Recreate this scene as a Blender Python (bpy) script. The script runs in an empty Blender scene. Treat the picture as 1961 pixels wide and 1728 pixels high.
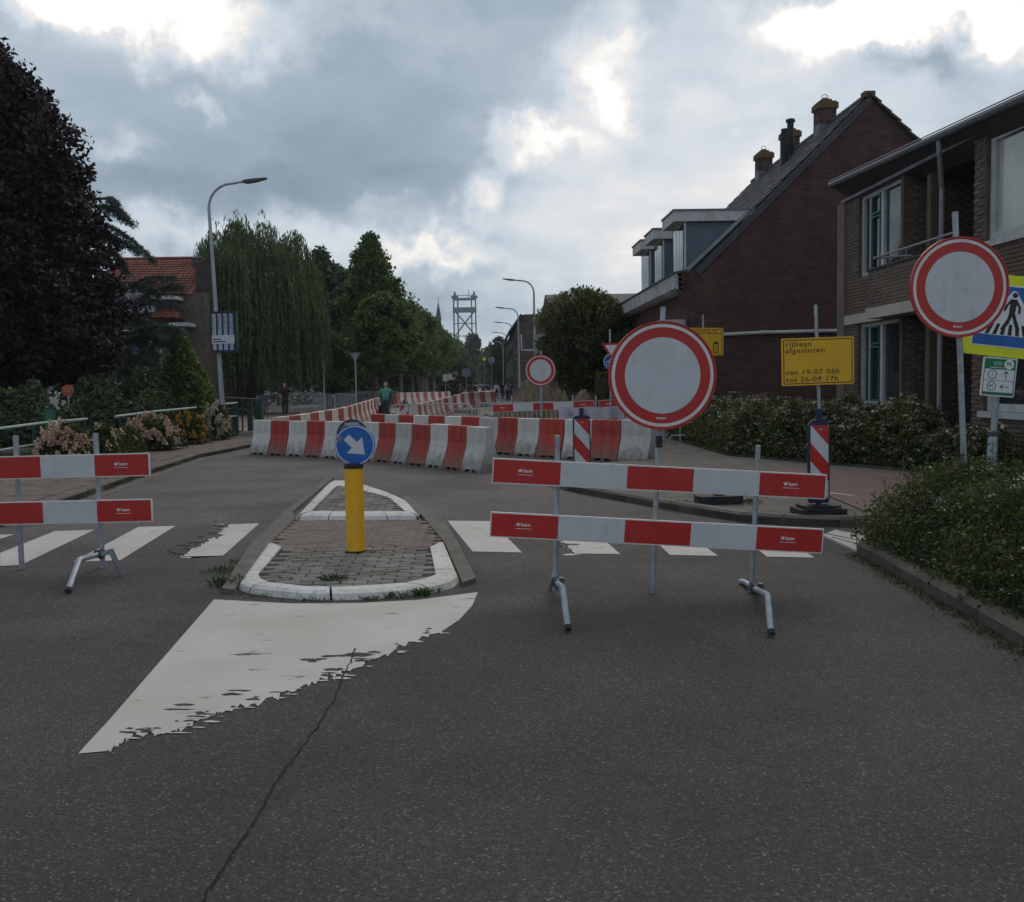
import bpy, math, random
import numpy as np
from mathutils import Vector, Matrix
rnd = random.Random(7)
npr = np.random.default_rng(7)
PI = math.pi
S = bpy.context.scene
COL = S.collection

# ------------------------------------------------------------------ camera
FPX, CX, CY, EYE = 1850., 980.5, 864., 1.6
_yaw, _pit, _rol = math.atan(55.5/FPX), math.atan(129/FPX), math.radians(1.05)
_h = Vector((math.sin(_yaw), math.cos(_yaw), 0)); _r0 = Vector((math.cos(_yaw), -math.sin(_yaw), 0)); _z = Vector((0, 0, 1))
FW = _h*math.cos(_pit)-_z*math.sin(_pit); _u0 = _h*math.sin(_pit)+_z*math.cos(_pit)
RT = _r0*math.cos(_rol)-_u0*math.sin(_rol); UP = _r0*math.sin(_rol)+_u0*math.cos(_rol)
CAM = Vector((0, 0, EYE))
cd = bpy.data.cameras.new('camera'); cam = bpy.data.objects.new('camera', cd); COL.objects.link(cam); S.camera = cam
cd.sensor_width = 36; cd.lens = 36*FPX/1961; cd.clip_end = 3000; cd.clip_start = 0.05
M3 = Matrix((RT, UP, -FW)).transposed()
cam.matrix_world = Matrix.Translation(CAM) @ M3.to_4x4()

def ray(x, y): return FW+RT*((x-CX)/FPX)-UP*((y-CY)/FPX)
def G(x, y, z=0.): d = ray(x, y); return CAM+d*((z-EYE)/d.z)
def PY(x, y, Y): d = ray(x, y); return CAM+d*(Y/d.y)
def PX(x, y, X): d = ray(x, y); return CAM+d*(X/d.x)

# ------------------------------------------------------------------ world, sun, exposure
S.view_settings.view_transform = 'Standard'; S.view_settings.look = 'None'
S.view_settings.exposure = 0; S.view_settings.gamma = 1; S.view_settings.use_curve_mapping = False
S.cycles.max_bounces = 6; S.cycles.diffuse_bounces = 3; S.cycles.transparent_max_bounces = 8
S.cycles.use_denoising = True
SUN_EL, SUN_AZ = math.radians(42), math.radians(20)      # azimuth measured from +Y towards +X
W = bpy.data.worlds.new('World'); S.world = W; W.use_nodes = True
nt = W.node_tree; nt.nodes.clear()
def N(t, **k):
    n = nt.nodes.new(t)
    for a, b in k.items(): setattr(n, a, b)
    return n
def L(a, b): nt.links.new(a, b)
out = N('ShaderNodeOutputWorld'); tc = N('ShaderNodeTexCoord')
sky = N('ShaderNodeTexSky', sky_type='NISHITA', sun_disc=False, sun_elevation=SUN_EL, sun_rotation=SUN_AZ)
bg1 = N('ShaderNodeBackground'); bg1.inputs[1].default_value = 0.08; L(sky.outputs[0], bg1.inputs[0])
# cloud deck: direction projected on a high flat layer
sep = N('ShaderNodeSeparateXYZ'); L(tc.outputs['Generated'], sep.inputs[0])
def MA(op, a, b=None, c=None):
    n = N('ShaderNodeMath', operation=op)
    for i, v in enumerate((a, b, c)):
        if v is None: continue
        if isinstance(v, (int, float)): n.inputs[i].default_value = v
        else: L(v, n.inputs[i])
    return n.outputs[0]
zz = MA('ADD', MA('MAXIMUM', sep.outputs[2], 0.0), 0.16)
cmb = N('ShaderNodeCombineXYZ'); L(MA('DIVIDE', sep.outputs[0], zz), cmb.inputs[0]); L(MA('DIVIDE', sep.outputs[1], zz), cmb.inputs[1])
def NOISE(vec, sc, det, rough=.55, dist=0.):
    n = N('ShaderNodeTexNoise'); n.inputs['Scale'].default_value = sc; n.inputs['Detail'].default_value = det
    n.inputs['Roughness'].default_value = rough; n.inputs['Distortion'].default_value = dist; L(vec, n.inputs['Vector']); return n
n1 = NOISE(cmb.outputs[0], 1.25, 8, .5, .2); n2 = NOISE(cmb.outputs[0], 4.5, 6, .55, .2)
acc = MA('ADD', MA('MULTIPLY', MA('SUBTRACT', n1.outputs[0], .5), .78), MA('MULTIPLY', MA('SUBTRACT', n2.outputs[0], .5), .24))
# direction, ruffled by noise, for the breaks in the cloud
nd = NOISE(tc.outputs['Generated'], 9, 5, .6)
vs = N('ShaderNodeVectorMath', operation='SUBTRACT'); L(nd.outputs['Color'], vs.inputs[0]); vs.inputs[1].default_value = (.5, .5, .5)
vm = N('ShaderNodeVectorMath', operation='MULTIPLY'); L(vs.outputs[0], vm.inputs[0]); vm.inputs[1].default_value = (.17, .17, .17)
va = N('ShaderNodeVectorMath', operation='ADD'); L(vm.outputs[0], va.inputs[0]); L(tc.outputs['Generated'], va.inputs[1])
def blob(px, py, wx, wy, amp):
    global acc
    d0 = ray(px, py).normalized()
    a = N('ShaderNodeVectorMath', operation='SUBTRACT'); L(va.outputs[0], a.inputs[0]); a.inputs[1].default_value = d0
    b = N('ShaderNodeVectorMath', operation='MULTIPLY'); L(a.outputs[0], b.inputs[0])
    b.inputs[1].default_value = (FPX/wx, FPX/max(wx, wy), FPX/wy)
    c = N('ShaderNodeVectorMath', operation='LENGTH'); L(b.outputs[0], c.inputs[0])
    m = N('ShaderNodeMapRange', interpolation_type='SMOOTHERSTEP'); L(c.outputs['Value'], m.inputs[0])
    m.inputs[1].default_value = 1.25; m.inputs[2].default_value = 0.0; m.inputs[3].default_value = 0; m.inputs[4].default_value = amp
    acc = MA('ADD', acc, m.outputs[0])
for b in [(300, 15, 260, 105, .95), (110, 15, 130, 50, .4), (372, 235, 50, 42, .38), (225, 285, 60, 38, .28), (300, 475, 180, 60, .36), (1165, 110, 90, 170, .34), (1440, 30, 120, 60, .1),
          (1030, 275, 120, 60, .42), (930, 375, 60, 90, .38), (860, 490, 150, 45, .40), (640, 470, 260, 70, .36), (1560, 80, 150, 110, .35), (1760, 25, 330, 90, .85), (560, 420, 260, 60, .1),
          (1930, 90, 120, 90, .4), (1400, 320, 470, 400, .46), (1250, 520, 480, 200, .22), (1790, 120, 190, 60, -.36), (640, 320, 480, 150, -.17), (720, 110, 420, 110, -.06),
          (300, 395, 420, 80, -.16), (1010, 640, 600, 90, .22), (1480, 290, 100, 60, .2), (640, 10, 260, 40, .15), (1080, 420, 240, 120, .12), (820, 60, 200, 60, .12), (1150, 185, 75, 75, .2), (1020, 282, 120, 45, .18), (1125, 300, 70, 50, .18), (930, 380, 60, 90, .16), (865, 488, 150, 32, .16), (740, 395, 90, 28, .18), (1600, 105, 60, 50, .25), (1215, 75, 60, 40, .2), (1330, 200, 200, 30, -.08), (1300, 420, 260, 30, -.08)]:
    blob(*b)
rmp = N('ShaderNodeValToRGB'); L(MA('ADD', MA('MULTIPLY', acc, .66), .492), rmp.inputs[0])
cr = rmp.color_ramp; cr.elements[0].position = .12; cr.elements[0].color = (.175, .225, .28, 1)
cr.elements[1].position = 1.0; cr.elements[1].color = (1.15, 1.15, 1.12, 1)
for p_, c_ in ((.32, (.245, .315, .385)), (.46, (.36, .44, .52)), (.58, (.49, .575, .65)), (.72, (.66, .725, .79)), (.84, (.84, .84, .845)), (.92, (1.02, .99, .95))):
    e = cr.elements.new(p_); e.color = (*c_, 1)
bg2 = N('ShaderNodeBackground'); bg2.inputs[1].default_value = 1.0; L(rmp.outputs[0], bg2.inputs[0])
mx = N('ShaderNodeMixShader'); mx.inputs[0].default_value = .94; L(bg1.outputs[0], mx.inputs[1]); L(bg2.outputs[0], mx.inputs[2]); L(mx.outputs[0], out.inputs[0])
sl = bpy.data.lights.new('sun', 'SUN'); sl.energy = 1.0; sl.angle = math.radians(42); sl.color = (1, .88, .74)
so = bpy.data.objects.new('sun', sl); COL.objects.link(so)
sd = Vector((math.sin(SUN_AZ)*math.cos(SUN_EL), math.cos(SUN_AZ)*math.cos(SUN_EL), math.sin(SUN_EL)))
so.rotation_euler = sd.to_track_quat('Z', 'Y').to_euler(); so.location = (0, 0, 60)

# ------------------------------------------------------------------ materials
def mat(name, col, rough=.6, var=.18, scale=6., col2=None, bump=0., bscale=60., metal=0., island=0., fine=0., spec=.5, transl=0., detail=5):
    m = bpy.data.materials.new(name); m.use_nodes = True; t = m.node_tree; t.nodes.clear()
    def n(k, **kw):
        q = t.nodes.new(k)
        for a, b in kw.items(): setattr(q, a, b)
        return q
    lk = t.links.new
    o = n('ShaderNodeOutputMaterial'); p = n('ShaderNodeBsdfPrincipled'); lk(p.outputs[0], o.inputs[0])
    p.inputs['Roughness'].default_value = rough; p.inputs['Metallic'].default_value = metal; p.inputs['Specular IOR Level'].default_value = spec
    tcd = n('ShaderNodeTexCoord'); geo = n('ShaderNodeNewGeometry')
    c1 = [max(0, x*(1-var)) for x in col]; c2 = list(col2) if col2 else [x*(1+var) for x in col]
    ns = n('ShaderNodeTexNoise'); ns.inputs['Scale'].default_value = scale; ns.inputs['Detail'].default_value = detail; ns.inputs['Roughness'].default_value = .62
    lk(geo.outputs['Position'], ns.inputs['Vector'])
    r = n('ShaderNodeValToRGB'); r.color_ramp.elements[0].position = .32; r.color_ramp.elements[1].position = .68
    r.color_ramp.elements[0].color = (*c1, 1); r.color_ramp.elements[1].color = (*c2, 1); lk(ns.outputs[0], r.inputs[0])
    cur = r.outputs[0]
    if island > 0:
        oi = n('ShaderNodeObjectInfo'); ad = n('ShaderNodeMath', operation='ADD'); lk(geo.outputs['Random Per Island'], ad.inputs[0]); lk(oi.outputs['Random'], ad.inputs[1])
        fr = n('ShaderNodeMath', operation='FRACT'); lk(ad.outputs[0], fr.inputs[0])
        mr = n('ShaderNodeMapRange'); lk(fr.outputs[0], mr.inputs[0]); mr.inputs[3].default_value = 1-island; mr.inputs[4].default_value = 1+island
        vmul = n('ShaderNodeVectorMath', operation='SCALE'); lk(cur, vmul.inputs[0]); lk(mr.outputs[0], vmul.inputs['Scale']); cur = vmul.outputs[0]
    if fine > 0:
        nf = n('ShaderNodeTexNoise'); nf.inputs['Scale'].default_value = bscale; nf.inputs['Detail'].default_value = 3; lk(geo.outputs['Position'], nf.inputs['Vector'])
        mf = n('ShaderNodeMapRange'); lk(nf.outputs[0], mf.inputs[0]); mf.inputs[1].default_value = .3; mf.inputs[2].default_value = .7; mf.inputs[3].default_value = 1-fine; mf.inputs[4].default_value = 1+fine
        vm2 = n('ShaderNodeVectorMath', operation='SCALE'); lk(cur, vm2.inputs[0]); lk(mf.outputs[0], vm2.inputs['Scale']); cur = vm2.outputs[0]
    lk(cur, p.inputs['Base Color'])
    if bump > 0:
        nb = n('ShaderNodeTexNoise'); nb.inputs['Scale'].default_value = bscale; nb.inputs['Detail'].default_value = 4; lk(geo.outputs['Position'], nb.inputs['Vector'])
        bp = n('ShaderNodeBump'); bp.inputs['Strength'].default_value = bump; bp.inputs['Distance'].default_value = .01; lk(nb.outputs[0], bp.inputs['Height']); lk(bp.outputs[0], p.inputs['Normal'])
    if transl > 0:
        tr = n('ShaderNodeBsdfTranslucent'); lk(cur, tr.inputs[0]); ms = n('ShaderNodeMixShader'); ms.inputs[0].default_value = transl
        lk(p.outputs[0], ms.inputs[1]); lk(tr.outputs[0], ms.inputs[2]); lk(ms.outputs[0], o.inputs[0])
    return m
def asphalt(name, base, warm, chips=.5):
    m = bpy.data.materials.new(name); m.use_nodes = True; t = m.node_tree; t.nodes.clear(); lk = t.links.new
    def n(k, **kw):
        q = t.nodes.new(k)
        for a, b in kw.items(): setattr(q, a, b)
        return q
    o = n('ShaderNodeOutputMaterial'); p = n('ShaderNodeBsdfPrincipled'); lk(p.outputs[0], o.inputs[0]); p.inputs['Roughness'].default_value = .85; p.inputs['Specular IOR Level'].default_value = .3
    geo = n('ShaderNodeNewGeometry')
    a = n('ShaderNodeTexNoise'); a.inputs['Scale'].default_value = .55; a.inputs['Detail'].default_value = 7; a.inputs['Roughness'].default_value = .6; lk(geo.outputs['Position'], a.inputs['Vector'])
    r = n('ShaderNodeValToRGB'); r.color_ramp.elements[0].position = .34; r.color_ramp.elements[1].position = .66; r.color_ramp.elements[0].color = (*[c*.78 for c in base], 1); r.color_ramp.elements[1].color = (*warm, 1); lk(a.outputs[0], r.inputs[0])
    v = n('ShaderNodeTexVoronoi'); v.inputs['Scale'].default_value = 125; lk(geo.outputs['Position'], v.inputs['Vector'])
    hs = n('ShaderNodeSeparateColor'); lk(v.outputs['Color'], hs.inputs[0])
    r2 = n('ShaderNodeValToRGB'); e = r2.color_ramp.elements; e[0].position = 0; e[0].color = (.6, .6, .6, 1); e[1].position = 1; e[1].color = (3.6, 3.5, 3.35, 1)
    for p_, c_ in ((.5, .85), (.85, 1.15), (.955, 1.7)): q = e.new(p_); q.color = (c_, c_, c_*.98, 1)
    lk(hs.outputs[0], r2.inputs[0])
    mu = n('ShaderNodeMix', data_type='RGBA', blend_type='MULTIPLY'); mu.inputs[0].default_value = chips; lk(r.outputs[0], mu.inputs[6]); lk(r2.outputs[0], mu.inputs[7])
    b2 = n('ShaderNodeTexNoise'); b2.inputs['Scale'].default_value = 38; b2.inputs['Detail'].default_value = 5; b2.inputs['Roughness'].default_value = .7; lk(geo.outputs['Position'], b2.inputs['Vector'])
    mr = n('ShaderNodeMapRange'); lk(b2.outputs[0], mr.inputs[0]); mr.inputs[1].default_value = .3; mr.inputs[2].default_value = .7; mr.inputs[3].default_value = .82; mr.inputs[4].default_value = 1.2
    sc = n('ShaderNodeVectorMath', operation='SCALE'); lk(mu.outputs[2], sc.inputs[0]); lk(mr.outputs[0], sc.inputs['Scale'])
    # grazing-angle sheen painted into the colour: paler with distance, noise-broken onset
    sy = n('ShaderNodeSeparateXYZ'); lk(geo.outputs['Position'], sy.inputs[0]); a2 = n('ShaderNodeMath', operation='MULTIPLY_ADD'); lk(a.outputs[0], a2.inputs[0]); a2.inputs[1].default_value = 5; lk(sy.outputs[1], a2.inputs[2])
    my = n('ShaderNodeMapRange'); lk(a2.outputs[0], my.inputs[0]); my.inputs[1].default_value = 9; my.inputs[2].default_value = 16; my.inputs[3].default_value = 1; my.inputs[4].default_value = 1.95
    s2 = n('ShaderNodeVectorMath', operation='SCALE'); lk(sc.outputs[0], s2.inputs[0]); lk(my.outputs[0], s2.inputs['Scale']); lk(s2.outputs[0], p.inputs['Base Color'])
    bp = n('ShaderNodeBump'); bp.inputs['Strength'].default_value = .55; bp.inputs['Distance'].default_value = .006; lk(v.outputs['Distance'], bp.inputs['Height']); lk(bp.outputs[0], p.inputs['Normal'])
    return m
def paintmat(name, col, under, wear=.42):
    m = bpy.data.materials.new(name); m.use_nodes = True; t = m.node_tree; t.nodes.clear(); lk = t.links.new
    def n(k, **kw):
        q = t.nodes.new(k)
        for a, b in kw.items(): setattr(q, a, b)
        return q
    o = n('ShaderNodeOutputMaterial'); p = n('ShaderNodeBsdfPrincipled'); lk(p.outputs[0], o.inputs[0]); p.inputs['Roughness'].default_value = .7
    geo = n('ShaderNodeNewGeometry')
    mp = n('ShaderNodeMapping'); mp.inputs['Scale'].default_value = (1.6, 6, 3) if under[0] < .1 else (5, 5, 5); lk(geo.outputs['Position'], mp.inputs[0])
    a = n('ShaderNodeTexNoise'); a.inputs['Scale'].default_value = 1.6; a.inputs['Detail'].default_value = 10; a.inputs['Roughness'].default_value = .7; lk(mp.outputs[0], a.inputs['Vector'])
    b = n('ShaderNodeTexNoise'); b.inputs['Scale'].default_value = 1.1; b.inputs['Detail'].default_value = 6; lk(geo.outputs['Position'], b.inputs['Vector'])
    r = n('ShaderNodeValToRGB'); r.color_ramp.elements[0].position = wear-.16; r.color_ramp.elements[1].position = wear-.13; r.color_ramp.elements[0].color = (*under, 1); r.color_ramp.elements[1].color = (*col, 1); lk(a.outputs[0], r.inputs[0])
    r2 = n('ShaderNodeValToRGB'); r2.color_ramp.elements[0].position = .3; r2.color_ramp.elements[1].position = .7; r2.color_ramp.elements[0].color = (.83, .79, .73, 1); r2.color_ramp.elements[1].color = (1, 1, 1, 1); lk(b.outputs[0], r2.inputs[0])
    mu = n('ShaderNodeMix', data_type='RGBA', blend_type='MULTIPLY'); mu.inputs[0].default_value = 1; lk(r.outputs[0], mu.inputs[6]); lk(r2.outputs[0], mu.inputs[7]); lk(mu.outputs[2], p.inputs['Base Color'])
    bp = n('ShaderNodeBump'); bp.inputs['Strength'].default_value = .3; bp.inputs['Distance'].default_value = .004
    c = n('ShaderNodeTexNoise'); c.inputs['Scale'].default_value = 120; lk(geo.outputs['Position'], c.inputs['Vector']); lk(c.outputs[0], bp.inputs['Height']); lk(bp.outputs[0], p.inputs['Normal'])
    return m
def dirtyplastic(name, col, dirt=(.16, .13, .1), h=.16):
    """moulded plastic with splashed mud towards its foot and scuffs"""
    m = mat(name, col, .5, .1, 3, bump=.1, bscale=25, fine=.06, island=.2); t = m.node_tree; lk = t.links.new
    p = [q for q in t.nodes if q.type == 'BSDF_PRINCIPLED'][0]; src = p.inputs['Base Color'].links[0].from_socket
    tcd = t.nodes.new('ShaderNodeTexCoord'); sp = t.nodes.new('ShaderNodeSeparateXYZ'); lk(tcd.outputs['Object'], sp.inputs[0])
    geo = t.nodes.new('ShaderNodeNewGeometry'); ns = t.nodes.new('ShaderNodeTexNoise'); ns.inputs['Scale'].default_value = 7; ns.inputs['Detail'].default_value = 8; ns.inputs['Roughness'].default_value = .72; lk(geo.outputs['Position'], ns.inputs['Vector'])
    mr = t.nodes.new('ShaderNodeMapRange'); lk(sp.outputs[2], mr.inputs[0]); mr.inputs[1].default_value = 0; mr.inputs[2].default_value = h*2.6; mr.inputs[3].default_value = .42; mr.inputs[4].default_value = -.02
    ad = t.nodes.new('ShaderNodeMath'); ad.operation = 'ADD'; lk(ns.outputs[0], ad.inputs[0]); lk(mr.outputs[0], ad.inputs[1])
    m2 = t.nodes.new('ShaderNodeMapRange'); lk(ad.outputs[0], m2.inputs[0]); m2.inputs[1].default_value = .54; m2.inputs[2].default_value = .86; m2.inputs[3].default_value = 0; m2.inputs[4].default_value = .75
    mu = t.nodes.new('ShaderNodeMix'); mu.data_type = 'RGBA'; lk(m2.outputs[0], mu.inputs[0]); lk(src, mu.inputs[6]); mu.inputs[7].default_value = (*dirt, 1); lk(mu.outputs[2], p.inputs['Base Color'])
    return m
def glassmat(name, tint=(.02, .025, .03), rough=.03):
    return mat(name, tint, rough, .2, .7, spec=1.0)

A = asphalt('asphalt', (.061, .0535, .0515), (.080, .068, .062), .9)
STAIN = mat('oil_stain', (.05, .045, .042), .6, .2, 3, fine=.2)
def fadeout(m, lo, hi, sc):
    t = m.node_tree; o = [q for q in t.nodes if q.type == 'OUTPUT_MATERIAL'][0]; src = o.inputs[0].links[0].from_socket
    ns = t.nodes.new('ShaderNodeTexNoise'); ns.inputs['Scale'].default_value = sc; ns.inputs['Detail'].default_value = 8; ns.inputs['Roughness'].default_value = .7; g = t.nodes.new('ShaderNodeNewGeometry'); t.links.new(g.outputs['Position'], ns.inputs['Vector'])
    mr = t.nodes.new('ShaderNodeMapRange'); t.links.new(ns.outputs[0], mr.inputs[0]); mr.inputs[1].default_value = lo; mr.inputs[2].default_value = hi
    tr = t.nodes.new('ShaderNodeBsdfTransparent'); mx_ = t.nodes.new('ShaderNodeMixShader'); t.links.new(mr.outputs[0], mx_.inputs[0]); t.links.new(tr.outputs[0], mx_.inputs[1]); t.links.new(src, mx_.inputs[2]); t.links.new(mx_.outputs[0], o.inputs[0])
fadeout(STAIN, .50, .95, 4)
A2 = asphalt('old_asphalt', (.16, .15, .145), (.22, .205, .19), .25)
WP = paintmat('road_paint', (.55, .505, .475), (.085, .078, .07), .51)
KP = paintmat('kerb_paint', (.68, .66, .64), (.24, .22, .20), .43)
MORT = mat('joint_sand', (.035, .033, .025), .95, .4, 9, bump=.4)
PAV = mat('grey_paver', (.20, .178, .155), .85, .22, 5, bump=.4, bscale=90, island=.22, fine=.15)
PAVR = mat('red_paver', (.165, .12, .10), .85, .22, 4, bump=.4, bscale=90, island=.18, fine=.15)
PAVM = mat('brown_paver', (.170, .128, .112), .85, .18, 3, bump=.3, bscale=90, island=.05, fine=.12)
CONC = mat('concrete', (.135, .115, .098), .85, .25, 3, bump=.4, bscale=80, fine=.2)
CYC = mat('red_asphalt', (.17, .105, .09), .85, .15, 2, bump=.3, bscale=90, fine=.2)
GROUND = mat('soil', (.075, .07, .05), .95, .4, .8, bump=.5, bscale=20, fine=.3)
SAND = mat('sand', (.24, .195, .145), .95, .3, .9, bump=.6, bscale=14, fine=.2, col2=(.30, .26, .21))
DIRT = mat('heaped_soil', (.19, .145, .10), .95, .35, 2.2, bump=.8, bscale=10, fine=.25)
GRASSM = mat('grass_blade', (.05, .085, .022), .7, .3, 5, island=.4, transl=.25)
GALV = mat('galvanised_steel', (.38, .41, .44), .5, .2, 14, metal=.55, bump=.05)
GALVD = mat('dark_clamp_steel', (.10, .11, .12), .55, .3, 20, metal=.5)
RED = mat('red_reflective_sheet', (.50, .022, .018), .42, .06, 5)
WHT = mat('white_reflective_sheet', (.60, .60, .62), .45, .05, 5)
RIM = mat('pale_board_edge', (.72, .68, .66), .5, .08, 8)
RRED = dirtyplastic('red_barrier_plastic', (.43, .042, .03)); RWHT = dirtyplastic('white_barrier_plastic', (.60, .57, .53))
RREDL = dirtyplastic('faded_red_barrier_plastic', (.35, .075, .058)); RWHTL = dirtyplastic('cream_barrier_plastic', (.62, .53, .48))
BLK = mat('black_rubber', (.018, .019, .019), .7, .3, 12, bump=.3)
NAVY = mat('navy_plastic', (.015, .02, .06), .5, .2, 8)
YEL = mat('yellow_tube', (.86, .42, .008), .38, .05, 6)
YELS = mat('amber_sheet', (.80, .44, .015), .45, .05, 3)
FLU = mat('fluorescent_yellow', (.78, .80, .01), .5, .06, 5)
BLU = mat('blue_sheet', (.006, .11, .42), .4, .1, 4)
INK = mat('black_print', (.02, .018, .016), .6, .1, 5)
GRN = mat('green_sheet', (.01, .17, .07), .5, .08, 5)
WPR = mat('white_print', (.78, .78, .78), .5, .03, 5)
BARK = mat('bark', (.09, .075, .058), .9, .3, 7, bump=.7, bscale=30)
BARKP = mat('pale_bark', (.20, .19, .155), .9, .25, 7, bump=.5, bscale=30)
BRK = mat('maroon_brick', (.088, .040, .032), .85, .3, 1.3, island=.22, bump=.3)
BRKM = mat('dark_mortar', (.06, .045, .04), .95, .25, 2)
BRA = mat('brown_brick', (.150, .108, .080), .85, .2, 1.6, island=.17, bump=.3)
BRC = mat('sooty_brick', (.10, .06, .042), .9, .3, 2, island=.25)
BRAM = mat('grey_mortar', (.115, .09, .07), .95, .25, 2)
TILE = mat('dark_roof_tile', (.055, .053, .058), .75, .3, 3, island=.3, bump=.2)
TILO = mat('orange_roof_tile', (.21, .058, .036), .8, .25, 1.6, island=.25)
WWD = mat('white_painted_wood', (.50, .50, .49), .55, .14, 3)
CRM = mat('cream_fascia', (.50, .455, .38), .6, .1, 2)
GRY = mat('slate_grey_panel', (.10, .125, .155), .6, .15, 2)
DGRY = mat('dark_grey_paint', (.05, .055, .06), .6, .2, 4)
LEAD = mat('lead_flashing', (.16, .16, .175), .6, .25, 6)
TEAL = mat('teal_frame', (.045, .135, .15), .5, .1, 4)
GLS = glassmat('window_glass'); CURT = mat('pale_curtain', (.52, .52, .42), .8, .12, 3, spec=.5)
PIPE = mat('grey_pipe', (.26, .26, .27), .5, .15, 4)
SKIN = mat('skin', (.38, .2, .14), .6, .08, 20)
BLKC = mat('black_cloth', (.014, .012, .014), .9, .3, 15)
HAIRB = mat('brown_hair', (.05, .02, .012), .7, .3, 30); HAIRG = mat('grey_hair', (.45, .42, .35), .8, .2, 30)
TEALC = mat('teal_patterned_cloth', (.02, .22, .18), .9, .3, 18, col2=(.14, .42, .36)); JEAN = mat('blue_jeans', (.06, .085, .15), .9, .25, 15)
LBEECH = mat('copper_beech_leaf', (.018, .0085, .0105), .65, .4, .8, island=.55, transl=.12, col2=(.034, .012, .013))
LWIL = mat('willow_leaf', (.10, .135, .045), .6, .35, .5, island=.45, transl=.25)
LGRN = mat('lime_leaf', (.085, .145, .032), .6, .35, .45, island=.5, transl=.35, col2=(.14, .19, .042))
LDRK = mat('dark_leaf', (.055, .083, .034), .6, .4, .5, island=.5, transl=.2)
LCED = mat('cedar_needle', (.055, .085, .068), .7, .35, .8, island=.4, transl=.2, col2=(.085, .125, .10))
LROS = mat('rose_leaf', (.06, .085, .022), .55, .4, 1.6, island=.55, transl=.35, col2=(.11, .13, .03))
LHED = mat('climber_leaf', (.05, .075, .022), .55, .4, .7, island=.5, transl=.35, col2=(.13, .14, .035))
PET = mat('pale_petal', (.42, .38, .28), .7, .25, 3, island=.35, col2=(.48, .27, .22))
PETH = mat('hydrangea_petal', (.62, .36, .27), .8, .2, 1.2, island=.2, col2=(.72, .56, .42))
PETO = mat('orange_petal', (.45, .2, .02), .8, .2, 3, island=.3)
CLIP = mat('clipped_conifer', (.07, .075, .015), .8, .3, 3, island=.4)

def grime(m, col=(.16, .14, .12), lo=.56, hi=.80, amt=.5, sc=(3, 3, 1.2), s_=3.5):
    t = m.node_tree; lk = t.links.new; p = [q for q in t.nodes if q.type == 'BSDF_PRINCIPLED'][0]; src = p.inputs['Base Color'].links[0].from_socket
    g = t.nodes.new('ShaderNodeNewGeometry'); mp = t.nodes.new('ShaderNodeMapping'); mp.inputs['Scale'].default_value = sc; lk(g.outputs['Position'], mp.inputs[0])
    ns = t.nodes.new('ShaderNodeTexNoise'); ns.inputs['Scale'].default_value = s_; ns.inputs['Detail'].default_value = 10; ns.inputs['Roughness'].default_value = .75; lk(mp.outputs[0], ns.inputs['Vector'])
    mr = t.nodes.new('ShaderNodeMapRange'); lk(ns.outputs[0], mr.inputs[0]); mr.inputs[1].default_value = lo; mr.inputs[2].default_value = hi; mr.inputs[3].default_value = 0; mr.inputs[4].default_value = amt
    mu = t.nodes.new('ShaderNodeMix'); mu.data_type = 'RGBA'; lk(mr.outputs[0], mu.inputs[0]); lk(src, mu.inputs[6]); mu.inputs[7].default_value = (*col, 1); lk(mu.outputs[2], p.inputs['Base Color'])
for m_g in (WHT, RED, YELS, BLU, FLU, WPR, RIM): grime(m_g, amt=.35, lo=.52, hi=.78)
grime(YEL, (.3, .2, .1), .52, .8, .5); grime(KP, (.09, .08, .07), .48, .74, .7, (6, 6, 6), 2.2); grime(GALV, (.14, .11, .09), .5, .8, .6, (4, 4, 1), 5)
grime(BRK, (.05, .03, .026), .5, .75, .5, (1, 1, .35), .55); grime(BRA, (.06, .05, .042), .5, .75, .6, (1, 1, .3), .9); grime(CONC, (.06, .055, .04), .45, .7, .6, (1, 1, 1), 2.5); grime(CRM, (.2, .18, .15), .5, .8, .5, (2, 2, .5), 2)
grime(PAV, (.075, .068, .05), .45, .68, .6, (1, 1, 1), 2.2); grime(WWD, (.2, .19, .17), .48, .78, .5, (2, 2, .6), 2)
# ------------------------------------------------------------------ object helpers
def tag(o, label=None, cat=None, group=None, kind=None):
    if label: o['label'] = label
    if cat: o['category'] = cat
    if group: o['group'] = group
    if kind: o['kind'] = kind
    return o
def wloc(o):
    v = Vector((0, 0, 0))
    while o is not None: v = v+o.location; o = o.parent
    return v
def thing(name, label, cat, loc=(0, 0, 0), rz=0., group=None):
    o = bpy.data.objects.new(name, None); COL.objects.link(o); o.location = loc; o.rotation_euler = (0, 0, rz); o.empty_display_size = .2
    return tag(o, label, cat, group)
def fastmesh(name, V, Fc, mats, smooth=False, mi=None):
    me = bpy.data.meshes.new(name); V = np.asarray(V, dtype=np.float32); 
    if isinstance(Fc, np.ndarray):
        nf, k = Fc.shape; me.vertices.add(len(V)); me.vertices.foreach_set('co', V.ravel()); me.loops.add(nf*k); me.loops.foreach_set('vertex_index', Fc.astype(np.int32).ravel())
        me.polygons.add(nf); me.polygons.foreach_set('loop_start', np.arange(0, nf*k, k, dtype=np.int32)); me.polygons.foreach_set('loop_total', np.full(nf, k, dtype=np.int32)); me.update(calc_edges=True)
    else: me.from_pydata([tuple(v) for v in V], [], Fc)
    for m in mats: me.materials.append(m)
    if mi is not None: me.polygons.foreach_set('material_index', np.asarray(mi, dtype=np.int32))
    if smooth: me.polygons.foreach_set('use_smooth', np.ones(len(me.polygons), dtype=bool))
    me.validate(); me.update(); return me
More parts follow.
